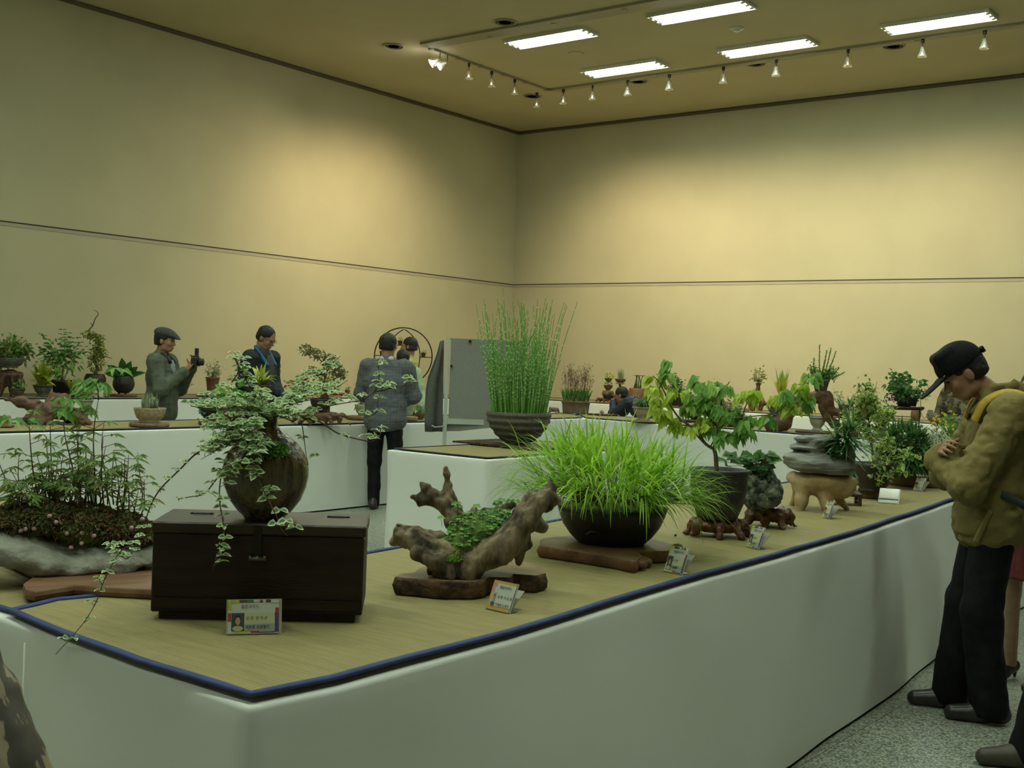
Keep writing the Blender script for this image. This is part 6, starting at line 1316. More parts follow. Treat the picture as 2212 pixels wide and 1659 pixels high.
for x in (0, wB+.06): b = MB(); b.box((x, 0, (zt+.02)/2+.02), (.016, .016, (zt+.02)/2-.02), bev=.003); b.build('upright', m_fr, t, smooth=False)
b = MB(); b.box((wB/2+.03, 0, zb-.028), (wB/2+.03, .013, .026)); b.build('bottom_rail', m_fr, t, smooth=False)
b = MB(); b.box((wB/2+.03, 0, zt+.004), (wB/2+.03, .01, .006)); b.build('top_rail', m_felt, t, smooth=False)
b = MB(); b.box((wB/2+.03, 0, .45), (wB/2, .012, .015)); b.build('lower_bar', m_fr, t, smooth=False)
for x in (0, wB+.06): b = MB(); b.box((x, 0, .02), (.02, .25, .018)); b.build('foot', m_fr, t, smooth=False)
for x, z in ((.035, L(962, 790, 0).z), (.2, zt-.01), (.6, zt-.01)): b = MB(); b.tube([V((x, -.014, z)), V((x, -.035, z))], .012, 8); b.build('clamp_knob', m_iron, t)
b = MB(); b.tube([L(960, 920, -.03), L(940, 922, -.06), L(934, 918, -.08)], .006, 6); b.build('hook', m_fr, t)
t2 = thing('grey_cloth', 'dark grey cloth hanging from the left post of the felt board', 'cloth', base, fw.rot)
rows = [((952, 738), (961, 735)), ((945, 765), (961, 760)), ((936, 790), (960, 790)), ((926, 815), (959, 815)), ((921, 845), (959, 845)), ((919, 880), (958, 880)), ((919, 910), (958, 910)), ((920, 933), (957, 933))]
vs = []; nC = 12
for j, (a_, c_) in enumerate(rows):
    for i in range(nC+1): u = i/nC; p = L(a_[0]+(c_[0]-a_[0])*u, a_[1]+(c_[1]-a_[1])*u, 0); p.y = .045+.025*math.sin(u*9+j*.25)*min(1, j/2); p.x -= .0; vs.append(p)
b = MB(); b.add(vs, [(j*(nC+1)+i, j*(nC+1)+i+1, (j+1)*(nC+1)+i+1, (j+1)*(nC+1)+i) for j in range(len(rows)-1) for i in range(nC)]); o = b.build('drape', m_feltd, t2)
so = o.modifiers.new('thickness', 'SOLIDIFY'); so.thickness = .006
o = MB().add([L(x, y, .03)+V((0, .0, 0)) for x, y in ((962, 905), (1060, 905), (1060, 925), (990, 932), (962, 932))]+[L(x, y, .036) for x, y in ((962, 905), (1060, 905), (1060, 925), (990, 932), (962, 932))], [(0, 1, 2, 3, 4), (9, 8, 7, 6, 5), (0, 5, 6, 1), (1, 6, 7, 2), (2, 7, 8, 3), (3, 8, 9, 4), (4, 9, 5, 0)]).build('lower_drape', m_felt, t2, smooth=False)
# ================================================================ PEOPLE
def xf(prims, Mx):
    R3 = Mx.to_3x3(); out = []
    for p in prims:
        q = dict(p)
        if p['t'] == 'c': q['a'] = Mx @ p['a']; q['b'] = Mx @ p['b']
        else:
            q['c'] = Mx @ p['c']; r = p['rot']; r = Matrix.Identity(3) if r is None else (r if isinstance(r, Matrix) else Euler(r).to_matrix()); q['rot'] = R3 @ r.to_3x3()
        out.append(q)
    return out
T_ = Matrix.Translation
def RX(a): return Matrix.Rotation(R_(a), 4, 'X')
def RZ(a): return Matrix.Rotation(R_(a), 4, 'Z')
def head_prims(w=1.0):
    p = [ell((0, -.012, .025), (.077*w, .094, .090)), ell((0, .028, -.03), (.060*w, .060, .084)), ell((0, .045, -.083), (.040*w, .036, .028)), cone((-.036, .0, -.075), (-.02, .045, -.088), .030, .024), cone((.036, .0, -.075), (.02, .045, -.088), .030, .024)]
    for s in (-1, 1): p += [ell((s*.036, .060, -.026), (.024, .022, .026)), ell((s*.011, .098, -.037), (.009, .009, .007), k=.006), ell((s*.079*w, -.008, -.012), (.009, .019, .031), (0, 0, s*.35), k=.008), ell((s*.031, .096, .004), (.017, .013, .010), sub=1, k=.012)]
    p += [cone((0, .086, .004), (0, .106, -.032), .008, .012, k=.012), cone((-.036, .078, .020), (.036, .078, .020), .010, .010, k=.015), ell((0, .088, -.062), (.022, .011, .006), k=.006), ell((0, .086, -.072), (.019, .011, .007), k=.006)]
    return p
def hand_prims(side, curl=(25, 35, 25), spread=4, thumb=30):
    """wrist at the origin, fingers along +y, palm facing -z, thumb on side*x"""
    p = [rbox((0, .045, 0), (.030, .034, .007), .009), cone((0, -.02, 0), (0, .02, 0), .026, .028)]
    for i, (x, l) in enumerate(((.029, .068), (.010, .078), (-.010, .072), (-.028, .056))):
        a = -side*0; q = V((side*x, .082, 0)); an = 0; yaw = math.radians(side*(1.5-i)*spread); seg = (l*.48, l*.30, l*.25); r = (.0092, .0082, .0072, .0062)
        for k in range(3):
            an += math.radians(curl[k]); d = V((math.sin(yaw), math.cos(yaw)*math.cos(an), -math.sin(an))); e = q+d*seg[k]; p.append(cone(q, e, r[k], r[k+1], k=.004)); q = e
    q = V((side*.026, .018, -.006)); d = V((side*.75, .62, -.25)).normalized(); e = q+d*.04; p.append(cone(q, e, .013, .010, k=.008)); d2 = V((side*.35, .85, -.4*thumb/30)).normalized(); p.append(cone(e, e+d2*.034, .010, .0075, k=.004)); return p
def frame_to(pos, d, n):
    d = V(d).normalized(); n = V(n); n = (n-d*n.dot(d)).normalized(); x = d.cross(n)   # x = y cross z
    m = Matrix(((x.x, d.x, n.x), (x.y, d.y, n.y), (x.z, d.z, n.z))).to_4x4(); m.translation = V(pos); return m
m_skin = M('skin', (.30, .155, .085), (.34, .18, .10), scale=30, rough=.5); m_hair = M('black_hair', (.006, .005, .0045), (.014, .012, .011), scale=120, rough=.5, bump=.5, stretch=(1, 1, .3)); m_eye = M('dark_eye', (.015, .01, .008), rough=.2)
m_shoe = M('dark_shoe_leather', (.020, .016, .014), (.035, .028, .022), scale=14, rough=.35, spec=.5)
STD = dict(lean=0, hy=0, hz=1.635, hpitch=0, hyaw=0, sh=.185, shz=1.42, lel=(-.24, .0, 1.14), rel=(.24, .0, 1.14), lwr=(-.22, .12, .93), rwr=(.22, .12, .93), lk=(-.10, .02, .50), rk=(.10, .02, .50), lan=(-.11, -.02, .09), ran=(.11, -.02, .09),
           lh=None, rh=None, lcurl=(25, 35, 25), rcurl=(25, 35, 25), hem=.80, toe=(0, 0), w=1, sleeve=.055, legr=(.092, .070, .062), pel=(0, 0, .93), torso_y=0)
def person(label, loc, heading, Hh, pose, top, leg, hair='short', h=.010, hat=None, skirt=None, extra=None, top_mats=None, bodyh=None, thick=1.0, shoes=True):
    J = dict(STD); J.update(pose); S = Hh/1.75
    t = thing('person', label, 'person', loc, heading); t.scale = (S, S, S)
    Mu = T_((0, 0, .95-J.get('drop', 0))) @ RX(-J['lean']) @ T_((0, 0, -.95)); sg = ('l', -1), ('r', 1)
    ty = J['torso_y']; neck0 = V((0, ty-.01, 1.44)); hc_ = V((0, J['hy'], J['hz'])); Mh = Mu @ T_(hc_) @ RZ(J['hyaw']) @ RX(-J['hpitch'])
    up_ = [ell((0, ty, 1.28), (.155, .095, .15)), ell((0, ty*.7, 1.08), (.14, .095, .16)), cone((-.13, ty, 1.41), (.13, ty, 1.41), .055)]
    up_ = xf(up_, Mu); nk = (Mh @ V((0, -.025, -.075))); up_.append(cone(Mu @ neck0, nk, .058, .052)); body = xf(head_prims(J['w']), Mh)+up_
    pelv = V(J['pel']); body.append(ell(pelv, (.14, .10, .12)))
    for c, s in sg:
        sh = Mu @ V((s*J['sh'], ty, J['shz'])); e = Mu @ V(J[c+'el']); w = Mu @ V(J[c+'wr']); body += [cone(sh, e, .046, .038), cone(e, w, .038, .026)]
        hd = J[c+'h']; d = (Mu.to_3x3() @ V(hd[0])) if hd else (w-e); n = (Mu.to_3x3() @ V(hd[1])) if hd else V((s, 0, .0))
        body += xf(hand_prims((-1 if c == 'r' else 1)*1, J[c+'curl']), frame_to(w, d, n))
        k, a = V(J[c+'k']), V(J[c+'an']); hp = pelv+V((s*.085, 0, -.04)); body += [cone(hp, k, .068, .048), cone(k, a, .046, .034)]; body.append(cone(a+V((0, 0, -.01)), a+V((s*.005, .08, -.052)), .026, .018))
    bd = solid('body', body, m_skin, t, h=bodyh or .009, k=.016)
    for s in (-1, 1):
        o = solid('eye', xf([ell((s*.031, .083, .004), (.011, .008, .0065))], Mh), m_eye, t, h=.003, k=.001); o.parent = bd
    # hair
    if hair:
        hp_ = [ell((0, -.022, .036), (.085*J['w'], .098, .089)), ell((0, -.05, -.02), (.078, .062, .07))]
        if hair == 'long': hp_ += [ell((0, -.03, -.05), (.09, .075, .10))]
        hp_ += [ell((0, .105, -.025), (.075, .066, .098), sub=1, k=.015), rbox((0, .05, -.115), (.2, .2, .06), 0, sub=1, k=.02)]
        if hair != 'long': hp_ += [ell((s*.1, .01, -.035), (.035, .030, .045), sub=1, k=.01) for s in (-1, 1)]
        solid('hair', xf(hp_, Mh), m_hair, t, h=h*.7, k=.02, noise=((.003, 60),))
    # jacket or shirt
    k_ = thick; hem = J['hem']
    up_ = [cone((-.145, ty, 1.415), (.145, ty, 1.415), .072*k_, .072*k_), ell((0, ty, 1.27), (.205*k_, .128*k_, .17)), ell((0, ty*.7+.01, 1.05), (.19*k_, .138*k_, .22)), ell((0, ty*.4, .90), (.195*k_, .14*k_, .17)), cone((0, ty-.02, 1.44), (0, ty-.01, 1.50), .075, .066), rbox((0, 0, hem-.15), (.5, .5, .15), 0, sub=1, k=.015), cone((0, ty+.0, 1.46), (0, ty+.02, 1.60), .056, .066, sub=1, k=.008)]
    up_ = xf(up_[:5], Mu)+([up_[5]] if J['lean'] < 12 else xf([up_[5]], Mu))+xf([up_[6]], Mu)
    for c, s in sg:
        sh = Mu @ V((s*J['sh'], ty, J['shz'])); e = Mu @ V(J[c+'el']); w = Mu @ V(J[c+'wr']); w2 = e+(w-e)*.95; r = J['sleeve']
        up_ = up_[:-1]+[cone(sh, e, r*1.32, r*1.08), cone(e, w2, r*1.1, r*.82), cone(w2-(w-e).normalized()*.02, w2, r*.86, r*.86, k=.006)]+up_[-1:]
    solid('jacket', up_, top, t, h=h, k=.045, noise=((.007, 9), (.004*J.get('wr', 1), 15, (1, 1, 1.4), 1), (.0015*J.get('wr', 1), 34, (1, 1, 1.6), 1)))
    if skirt:
        m_, zb = skirt; solid('skirt', [ell((0, 0, .95), (.17, .13, .12)), cone((0, 0, .90), (0, 0, zb), .155, .175), rbox((0, 0, zb-.2), (.4, .4, .2), 0, sub=1, k=.008)], m_, t, h=h, k=.03, noise=((.005, 10),))
    else:
        lg = [ell(pelv+V((0, -.005, -.01)), (.168*k_, .128*k_, .13))]; r = J['legr']
        for c, s in sg:
            k, a = V(J[c+'k']), V(J[c+'an']); hp = pelv+V((s*.085, 0, -.04)); lg += [cone(hp, k, r[0], r[1]), cone(k, a+V((0, 0, -.03)), r[1], r[2])]
        lg.append(rbox((0, 0, -.03), (.9, .9, .055), 0, sub=1, k=.004))
        solid('trousers', lg, leg, t, h=h, k=.03, noise=((.005, 8), (.004, 15, (1, 1, .6), 1)))
    if shoes:
        for c, s in sg:
            a = V(J[c+'an']); yaw = J['toe'][0 if c == 'l' else 1]; Ms = T_((a.x, a.y, max(0, a.z-.09))) @ RZ(yaw)
            pr = [cone((0, -.055, .045), (0, .04, .045), .042, .045), cone((0, .04, .040), (s*.008, .155, .032), .047, .036), ell((0, -.03, .08), (.04, .05, .05)), rbox((0, 0, -.046), (.5, .6, .05), 0, sub=1, k=.004)]
            pr = [q for q in pr]
            so_ = solid('shoe', xf(pr, Ms), m_shoe, t, h=.007, k=.02)
    return t, Mu, Mh
def part(name, prims, m, t, h=.007, k=.012, noise=()): return solid(name, prims, m, t, h, k, noise)

m_trouser = M('black_trousers', (.007, .007, .008), (.012, .012, .013), scale=20, rough=.8, spec=.15)
m_greyc = M('grey_green_coat', (.07, .085, .06), (.10, .115, .08), scale=10, rough=.8, spec=.2); m_navy = M('navy_jacket', (.012, .015, .021), (.02, .024, .032), scale=12, rough=.6, spec=.2)
m_olive = M('olive_tan_jacket', (.17, .132, .036), (.21, .163, .048), scale=8, rough=.8, bump=.3, bscale=300)
def tweed():
    m, t, b = nt('grey_tweed'); tc = t.nodes.new('ShaderNodeTexCoord'); mp = t.nodes.new('ShaderNodeMapping'); mp.inputs['Rotation'].default_value = (R_(90), 0, 0); t.links.new(tc.outputs['Object'], mp.inputs[0])
    br = t.nodes.new('ShaderNodeTexBrick'); br.offset = 0; br.inputs['Scale'].default_value = 1; br.inputs['Brick Width'].default_value = .03; br.inputs['Row Height'].default_value = .03; br.inputs['Mortar Size'].default_value = .0025; br.inputs['Mortar Smooth'].default_value = .6
    br.inputs['Color1'].default_value = (.075, .085, .095, 1); br.inputs['Color2'].default_value = (.10, .11, .12, 1); br.inputs['Mortar'].default_value = (.135, .14, .135, 1)
    n = t.nodes.new('ShaderNodeTexNoise'); n.inputs['Scale'].default_value = 260; mx = t.nodes.new('ShaderNodeMix'); mx.data_type = 'RGBA'; mx.blend_type = 'OVERLAY'; mx.inputs[0].default_value = .6
    t.links.new(mp.outputs[0], br.inputs['Vector']); t.links.new(tc.outputs['Object'], n.inputs['Vector']); t.links.new(br.outputs[0], mx.inputs[6]); t.links.new(n.outputs['Fac'], mx.inputs[7]); t.links.new(mx.outputs[2], b.inputs['Base Color']); b.inputs['Roughness'].default_value = .85; return m
m_tweed = tweed()
RIGHT, AWAY, LEFT, TOWARD = -52.2, 37.8, 127.8, 217.8
def ground(px, py, x=None, y=None):
    p = PX(px, py, x) if x is not None else PY(px, py, y); return V((p.x, p.y, 0)), p.z
# ---- man in flat cap photographing
p, zt = ground(352, 709, x=-9.85)
t, Mu, Mh = person('man in a grey flat cap and grey-green coat holding up a camera', p, R_(RIGHT-6), zt/1.0*1.0-.01, dict(hpitch=4, hy=.03, w=1.02, lel=(-.20, .12, 1.15), rel=(.24, .10, 1.13), lwr=(-.04, .31, 1.37), rwr=(.05, .27, 1.33), lh=((.1, .25, .9), (-.9, .3, .1)), rh=((-.1, .6, .75), (.5, -.6, .4)), rcurl=(8, 12, 10), hem=.62, sleeve=.066), m_greyc, m_trouser, thick=1.12)
m_capg = M('grey_cap_wool', (.035, .038, .036), (.05, .052, .05), scale=60, rough=.9)
part('flat_cap', xf([ell((0, -.012, .075), (.092, .112, .060), (-.12, 0, 0)), ell((0, .055, .064), (.078, .085, .034), (-.28, 0, 0)), ell((0, .115, .040), (.055, .045, .010), (-.35, 0, 0)), rbox((0, -.1, -.015), (.2, .12, .045), 0, sub=1, k=.01), rbox((0, .06, -.03), (.2, .05, .05), 0, sub=1, k=.01)], Mh), m_capg, t, k=.02)
part('shirt_front', [ell((0, .105, 1.30), (.055, .04, .14))], M('pale_check_shirt', (.22, .26, .25), (.3, .34, .33), scale=90, rough=.8), t)
part('collar', [cone((-.07, .03, 1.49), (-.045, .11, 1.42), .022, .018), cone((.07, .03, 1.49), (.045, .11, 1.42), .022, .018), cone((-.07, .03, 1.49), (.0, -.07, 1.50), .02), cone((.07, .03, 1.49), (0, -.07, 1.50), .02)], m_navy, t)
part('cuff', [cone((.105, .235, 1.285), (.065, .26, 1.325), .046, .044)], m_navy, t); part('shirt_cuff', [cone((.062, .262, 1.325), (.045, .275, 1.345), .034)], MATS['pale_check_shirt'], t)
c = thing('camera', 'black film camera with upright flash held by the man in the flat cap', 'camera', t.matrix_basis @ V((0, 0, 0)), 0); Mp = Matrix.LocRotScale(t.location, t.rotation_euler, t.scale); c.location = Mp @ V((.0, .36, 1.43)); c.rotation_euler = t.rotation_euler
b = MB(); b.box((0, 0, 0), (.065, .028, .045), bev=.008); b.box((0, 0, .05), (.022, .026, .012), bev=.004); b.build('camera_body', m_black, c, smooth=False)
b = MB(); b.tube([(0, .02, 0), (0, .075, 0)], (.034, .036), 16); b.build('lens', m_iron, c); b = MB(); b.box((-.03, -.005, .09), (.018, .016, .045), bev=.004); b.build('flash', m_black, c, smooth=False)
# ---- man in navy jacket
p, zt = ground(562, 704, x=-9.75)
t, Mu, Mh = person('black-haired man with glasses in a navy jacket with blue collar lining', p, R_(RIGHT-28), zt, dict(hpitch=24, hy=.055, hz=1.63, hyaw=8, lean=3, w=1.03, lwr=(-.15, .22, 1.0), rwr=(.2, .2, 1.0), sleeve=.062, sh=.19), m_navy, m_trouser, thick=1.05)
part('shirt_front', xf([ell((0, .118, 1.28), (.06, .045, .18)), cone((0, .02, 1.44), (0, .03, 1.50), .062, .058)], Mu), M('charcoal_shirt', (.055, .06, .062), rough=.85), t)
part('collar_lining', xf([cone((-.085, -.0, 1.52), (-.065, .145, 1.36), .020, .018), cone((.085, -.0, 1.52), (.065, .145, 1.36), .020, .018), cone((-.085, -.01, 1.51), (0, -.085, 1.53), .014), cone((.085, -.01, 1.51), (0, -.085, 1.53), .014)], Mu), M('blue_lining', (.02, .10, .22), rough=.6), t)
b = MB()
for s in (-1, 1): b.tube([Mh @ V((s*.031+math.cos(a)*.020, .102, .002+math.sin(a)*.015)) for a in [i*math.pi/7 for i in range(15)]], .0016, 5, cap=False); b.tube([Mh @ V((s*.05, .1, .006)), Mh @ V((s*.078, .0, .004))], .0014, 5)
b.build('glasses', m_iron, t)
# ---- man in tweed, seen from behind
p = P(822, 1100, 0)
t, Mu, Mh = person('man seen from behind in a grey checked tweed jacket and black trousers', (p.x+.02, p.y, 0), R_(AWAY-4), 1.735, dict(hpitch=8, hyaw=-6, hy=.02, torso_y=.0, lel=(-.265, .07, 1.14), rel=(.265, .07, 1.14), lwr=(-.12, .27, 1.05), rwr=(.12, .27, 1.05), lk=(-.10, .03, .48), rk=(.12, .0, .48), lan=(-.09, .02, .09), ran=(.16, .05, .09), hem=.78, sleeve=.062, sh=.20, w=1.05), m_tweed, m_trouser, thick=1.12)
part('shirt_collar', xf([cone((-.045, -.045, 1.505), (.045, -.045, 1.505), .026), cone((-.045, -.04, 1.505), (-.06, .03, 1.50), .022), cone((.045, -.04, 1.505), (.06, .03, 1.50), .022)], Mu), M('white_collar', (.5, .52, .5), rough=.8), t)
# ---- yellow shirt behind
p, zt = ground(884, 729, x=-10.4)
t, Mu, Mh = person('black-haired person in a yellow shirt turned left behind the tweed jacket man', p, R_(LEFT-10), zt, dict(hpitch=2, hyaw=0, sleeve=.058, lwr=(-.2, .2, 1.0)), M('yellow_shirt', (.40, .38, .11), (.46, .43, .15), scale=8, rough=.8), m_trouser, hair='long')
# ---- pale green jacket reaching to the table
p, zt = ground(866, 752, x=-9.85)
t, Mu, Mh = person('person in a pale green jacket bending over the table behind the tweed man', p, R_(TOWARD+14), 1.66, dict(lean=16, hpitch=22, hy=.03, hz=1.60, rel=(.25, .05, 1.18), lel=(-.27, .14, 1.14), lwr=(-.25, .36, .97), rwr=(.15, .2, 1.1), sleeve=.058), M('pale_green_jacket', (.30, .40, .24), (.38, .48, .30), scale=8, rough=.8), m_trouser)
# ---- photographer leaning over the table
p, zt = ground(1415, 850, y=14.1)
t, Mu, Mh = person('photographer in dark navy leaning low over the table with a camera at his eye', p, R_(LEFT-22), 1.68, dict(drop=.20, pel=(0, 0, .74), lean=50, hpitch=-36, hyaw=0, hy=.03, hz=1.60, rel=(.24, .26, 1.45), lel=(-.22, .27, 1.46), rwr=(.085, .13, 1.62), lwr=(-.06, .17, 1.60), rh=((-.3, .3, .8), (.7, -.3, .2)), lh=((.3, .3, .8), (-.7, -.3, .2)), lk=(-.12, .22, .46), rk=(.12, .22, .46), sleeve=.056, hem=.86), M('dark_navy_top', (.012, .016, .03), (.02, .025, .045), rough=.7), m_trouser)
c = thing('camera', 'black camera held to the eye of the leaning photographer', 'camera'); Mp = Matrix.LocRotScale(t.location, t.rotation_euler, t.scale); c.location = Mp @ (Mh @ V((.0, .165, .01))); c.rotation_euler = t.rotation_euler
b = MB(); b.box((0, 0, 0), (.065, .028, .042), bev=.008); b.box((0, 0, .048), (.02, .024, .012), bev=.004); b.build('camera_body', m_black, c, smooth=False); b = MB(); b.tube([(0, .02, 0), (0, .09, 0)], (.032, .036), 16); b.build('lens', m_iron, c)
# ---- camouflage jacket person holding a phone
p, zt = ground(2085, 838, y=13.9)
m_camo = M('camouflage_cloth', (.08, .06, .03), (.20, .17, .10), scale=14, rough=.85, lo=.48, hi=.52)
t, Mu, Mh = person('person in a camouflage jacket holding a silver phone, mostly hidden by the capped man', p, R_(LEFT+24), 1.66, dict(lean=14, hpitch=20, hy=.03, rel=(.24, .16, 1.12), lel=(-.24, .16, 1.12), rwr=(.04, .40, 1.20), lwr=(-.04, .40, 1.17), rh=((-.3, .8, .3), (.3, .2, -.9)), lh=((.3, .8, .3), (-.3, .2, -.9)), sleeve=.062), m_camo, m_trouser, thick=1.05)
c = thing('phone', 'small silver phone held out by the camouflaged person', 'phone'); Mp = Matrix.LocRotScale(t.location, t.rotation_euler, t.scale); c.location = Mp @ (Mu @ V((0, .48, 1.28))); c.rotation_euler = (R_(20), 0, t.rotation_euler.z+.4)
b = MB(); b.box((0, 0, .0), (.03, .009, .05), bev=.004); b.build('case', M('silver_plastic', (.45, .47, .48), rough=.25, metal=.5), c, smooth=False); b = MB(); b.box((0, -.0095, .012), (.022, .0008, .028)); b.build('screen', m_black, c, smooth=False)
# ---- man in the tan jacket, nearest on the right
p = P(2108, 1545, 0); HT = R_(LEFT-10)
t, Mu, Mh = person('man in a black cap and tan jacket standing with folded arms, head bowed', p, HT, 1.70, dict(wr=1.5, hpitch=36, hy=.125, hz=1.575, torso_y=-.05, pel=(0, -.03, .93), shz=1.395, sh=.19, lel=(-.25, .13, 1.085), rel=(.23, .13, 1.10), lwr=(.03, .22, 1.17), rwr=(-.03, .19, 1.21), lh=((.9, .1, .1), (0, 1, .2)), rh=((-.9, .25, .3), (.1, .8, .5)), lk=(-.10, .02, .50), rk=(.09, .05, .50), lan=(-.11, -.03, .09), ran=(.10, .10, .09), hem=.775, sleeve=.072, legr=(.10, .088, .082), toe=(-8, 4)), m_olive, m_trouser, h=.008, thick=1.13, bodyh=.0065)
m_capb = M('black_cap_cotton', (.005, .005, .006), (.009, .009, .010), scale=60, rough=.8, spec=.15)
part('cap', xf([ell((0, -.010, .050), (.092, .112, .100)), rbox((0, .028, .085), (.044, .030, .030), .028), rbox((0, -.02, -.06), (.2, .2, .085), 0, sub=1, k=.008), rbox((0, -.16, .03), (.035, .06, .02), .005, sub=1, k=.005)], Mh), m_capb, t, h=.005)
part('cap_bill', xf([ell((0, .140, .018), (.072, .085, .008), (-.20, 0, 0)), ell((0, .085, .030), (.076, .04, .008), (-.1, 0, 0))], Mh), m_capb, t, h=.004)
part('cap_strap', xf([rbox((0, -.123, .045), (.045, .004, .010), .002), rbox((0, -.132, .045), (.012, .006, .013), .002)], Mh), m_capb, t, h=.003, k=.003)
part('cap_badge', xf([ell((-.062, .085, .040), (.010, .006, .003))], Mh), M('gold_thread', (.5, .38, .10), rough=.4, metal=.5), t, h=.0015, k=.001)
part('collar', xf([cone((-.075, .02, 1.47), (0, -.13, 1.50), .028), cone((.075, .02, 1.47), (0, -.13, 1.50), .028), cone((-.075, .02, 1.47), (-.03, .075, 1.40), .026, .016), cone((.075, .02, 1.47), (.03, .075, 1.40), .026, .016), cone((-.075, .02, 1.51), (-.04, .05, 1.49), .018, .016), cone((0, -.12, 1.53), (-.075, -.0, 1.515), .018)], Mu), m_olive, t, k=.02)
part('pocket_flap', [rbox((-.205, .05, .90), (.006, .006, .075), .006, (R_(22), 0, 0))], m_olive, t, h=.004)
part('wrist_watch', xf([cone((.0, .215, 1.168), (.02, .22, 1.17), .034, .034)], Mu), M('steel', (.4, .42, .42), rough=.3, metal=.8), t, h=.004)
c = thing('backpack', 'yellow and black backpack worn by the man in the tan jacket', 'backpack', t.location, HT)
m_yel = M('yellow_webbing', (.40, .26, .02), (.48, .32, .04), scale=40, rough=.7); m_bkd = M('dark_webbing', (.03, .04, .038), rough=.7)
part('pack', [rbox((0, -.30, 1.12), (.12, .055, .17), .04), rbox((0, -.34, 1.0), (.10, .05, .08), .03)], m_bkd, c, h=.012, k=.03); part('front_pocket', [rbox((-.145, -.27, .99), (.02, .06, .045), .015), rbox((0, -.40, 1.02), (.085, .02, .07), .02)], m_yel, c, h=.009)
S_ = 1.70/1.75
def strap(pts, w, m, nm, th=.006):
    pts = spl([V(q)*S_ for q in pts], 6); b = MB(); vs = []
    for i, q in enumerate(pts):
        e = (pts[min(i+1, len(pts)-1)]-pts[max(i-1, 0)]).normalized(); out = V((q.x*1.2, q.y+.05, max(0, (q.z-1.25))*1.3)).normalized(); a = e.cross(out).normalized()
        vs += [q-a*w-out*th*.6, q+a*w-out*th*.6, q+a*w+out*th*.6, q-a*w+out*th*.6]
    b.add(vs, [(4*i+j, 4*i+(j+1) % 4, 4*i+4+(j+1) % 4, 4*i+4+j) for i in range(len(pts)-1) for j in range(4)]); return b.build(nm, m, c)
strap([(-.13, .085, 1.36), (-.155, .05, 1.445), (-.16, -.04, 1.49), (-.155, -.13, 1.46), (-.14, -.21, 1.36), (-.13, -.25, 1.22)], .028, m_bkd, 'strap_edge', .005); strap([(-.13, .092, 1.36), (-.157, .054, 1.452), (-.162, -.04, 1.498), (-.157, -.137, 1.468), (-.143, -.218, 1.36), (-.13, -.258, 1.22)], .020, m_yel, 'shoulder_strap', .005)
strap([(.13, .075, 1.36), (.155, .04, 1.445), (.16, -.04, 1.49), (.155, -.13, 1.46), (.14, -.21, 1.36), (.13, -.25, 1.22)], .026, m_yel, 'shoulder_strap', .005)
strap([(-.19, .02, 1.06), (-.225, -.06, 1.03), (-.215, -.14, .99), (-.16, -.24, .95)], .016, m_bkd, 'side_strap', .005)
# ---- woman in red skirt behind him
p = P(2213, 1478, 0)
m_hairw = m_hair
t, Mu, Mh = person('dark-haired woman in a red skirt at the right edge, behind the capped man', p, R_(LEFT+30), 1.56, dict(hpitch=10, hy=.02, lk=(-.09, .03, .50), rk=(.09, .02, .50), sleeve=.05, hem=.82), M('dark_olive_knit', (.03, .03, .02), (.2, .18, .05), scale=6, rough=.8), m_trouser, skirt=(M('red_skirt_wool', (.17, .035, .03), (.21, .05, .04), scale=30, rough=.85), .60), hair='long', shoes=False)
t.rotation_euler.z = R_(LEFT+30)
[o for o in t.children if o.name.startswith('body')][0].data.materials[0] = M('pale_skin', (.42, .27, .17), (.46, .31, .2), scale=30, rough=.5)
for s, a in ((-1, (-.11, -.02, .09)), (1, (.11, -.02, .09))): part('heeled_shoe', [cone((a[0], -.05, .075), (a[0], .03, .045), .035, .034), cone((a[0], .03, .045), (a[0]+s*.005, .15, .024), .036, .024), cone((a[0], -.065, .06), (a[0], -.06, .012), .014, .009)], m_shoe, t, h=.007)
part('scarf', xf([cone((-.07, .03, 1.46), (0, -.08, 1.49), .03), cone((.07, .03, 1.46), (0, -.08, 1.49), .03), cone((-.07, .03, 1.46), (.07, .03, 1.46), .03)], Mu), M('yellow_scarf', (.35, .36, .08), rough=.8), t)
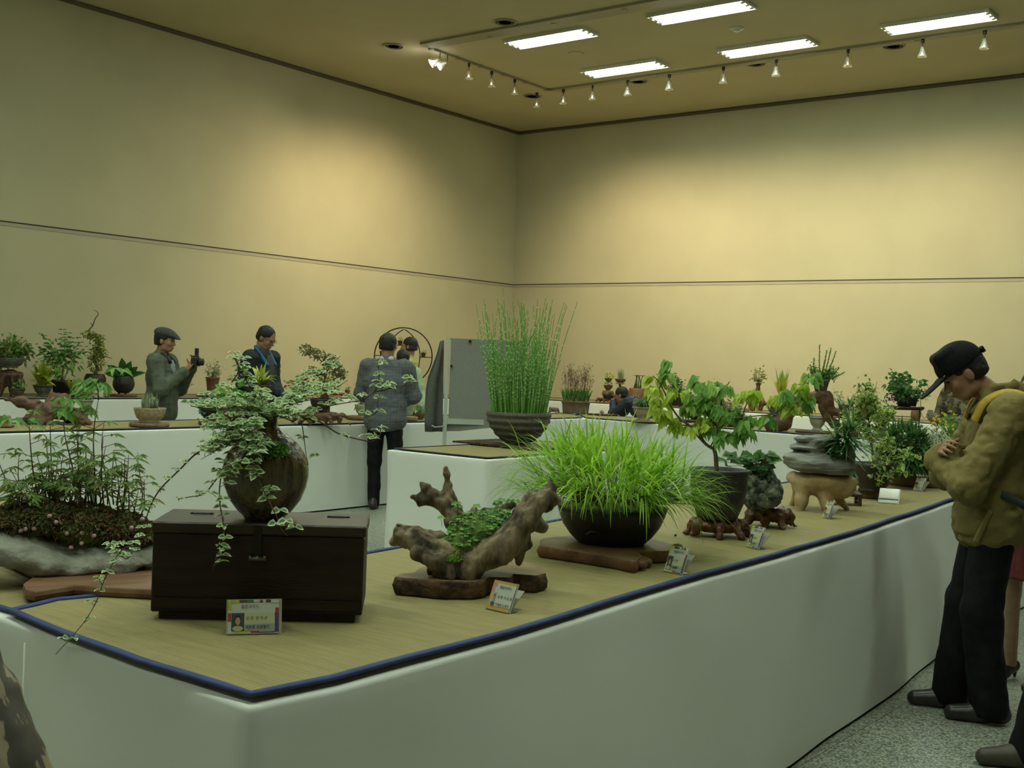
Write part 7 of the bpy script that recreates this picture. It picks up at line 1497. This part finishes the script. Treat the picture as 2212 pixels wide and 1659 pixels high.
# ---- walker whose leg enters at the lower right
p = P(2350, 1652, 0)
t, Mu, Mh = person('person in black trousers and brown shoes stepping in at the lower right corner', p, R_(LEFT-8), 1.72, dict(lan=(-.10, .27, .09), lk=(-.10, .17, .50), ran=(.10, -.12, .10), rk=(.1, .05, .5), legr=(.095, .075, .066), toe=(0, 0), lean=-2, hy=-.02), m_navy, m_trouser)
for o in t.children:
    if o.name.startswith('shoe'): o.data.materials[0] = M('brown_shoe_leather', (.05, .042, .03), (.075, .06, .045), scale=10, rough=.45)
# ---- visitor close by on the left, only an elbow in view
ew = PD(-50, 1745, 1.30); hd = R_(AWAY+8); off = Matrix.Rotation(hd, 3, 'Z') @ V((.36, -.04, 1.12))
def batik():
    m, t, b = nt('streaked_jacket'); tc = t.nodes.new('ShaderNodeTexCoord'); mp = t.nodes.new('ShaderNodeMapping'); mp.inputs['Scale'].default_value = (60, 60, 14); t.links.new(tc.outputs['Object'], mp.inputs[0])
    n = t.nodes.new('ShaderNodeTexNoise'); n.inputs['Scale'].default_value = 1; n.inputs['Detail'].default_value = 2; t.links.new(mp.outputs[0], n.inputs['Vector'])
    n2 = t.nodes.new('ShaderNodeTexNoise'); n2.inputs['Scale'].default_value = 9; t.links.new(tc.outputs['Object'], n2.inputs['Vector'])
    mu = t.nodes.new('ShaderNodeMath'); mu.operation = 'MULTIPLY'; t.links.new(n.outputs['Fac'], mu.inputs[0]); t.links.new(n2.outputs['Fac'], mu.inputs[1])
    r = t.nodes.new('ShaderNodeValToRGB'); e = r.color_ramp.elements; e[0].position = .255; e[0].color = (.05, .04, .028, 1); e[1].position = .275; e[1].color = (.26, .21, .13, 1); t.links.new(mu.outputs[0], r.inputs[0]); t.links.new(r.outputs[0], b.inputs['Base Color']); b.inputs['Roughness'].default_value = .5; return m
t, Mu, Mh = person('visitor in a dark brown jacket with beige streaks, elbow in the lower left corner', (ew.x-off.x, ew.y-off.y, 0), hd, 1.70, dict(rel=(.37, -.04, ew.z*1.75/1.70), rwr=(.17, .20, 1.28), sleeve=.068, lwr=(-.1, .2, 1.3), lel=(-.3, 0, 1.12)), batik(), m_trouser)
# small stray pebble on the straw mat between two stands
t = tag(MB().lathe([(0, 0), (.004, .0), (.006, .004), (.003, .008), (0, .008)], 8).build('pebble', m_black), 'tiny dark pebble on the mat right of the grass bowl board', 'pebble'); t.location = P(1459, 1158, ZM+.001)
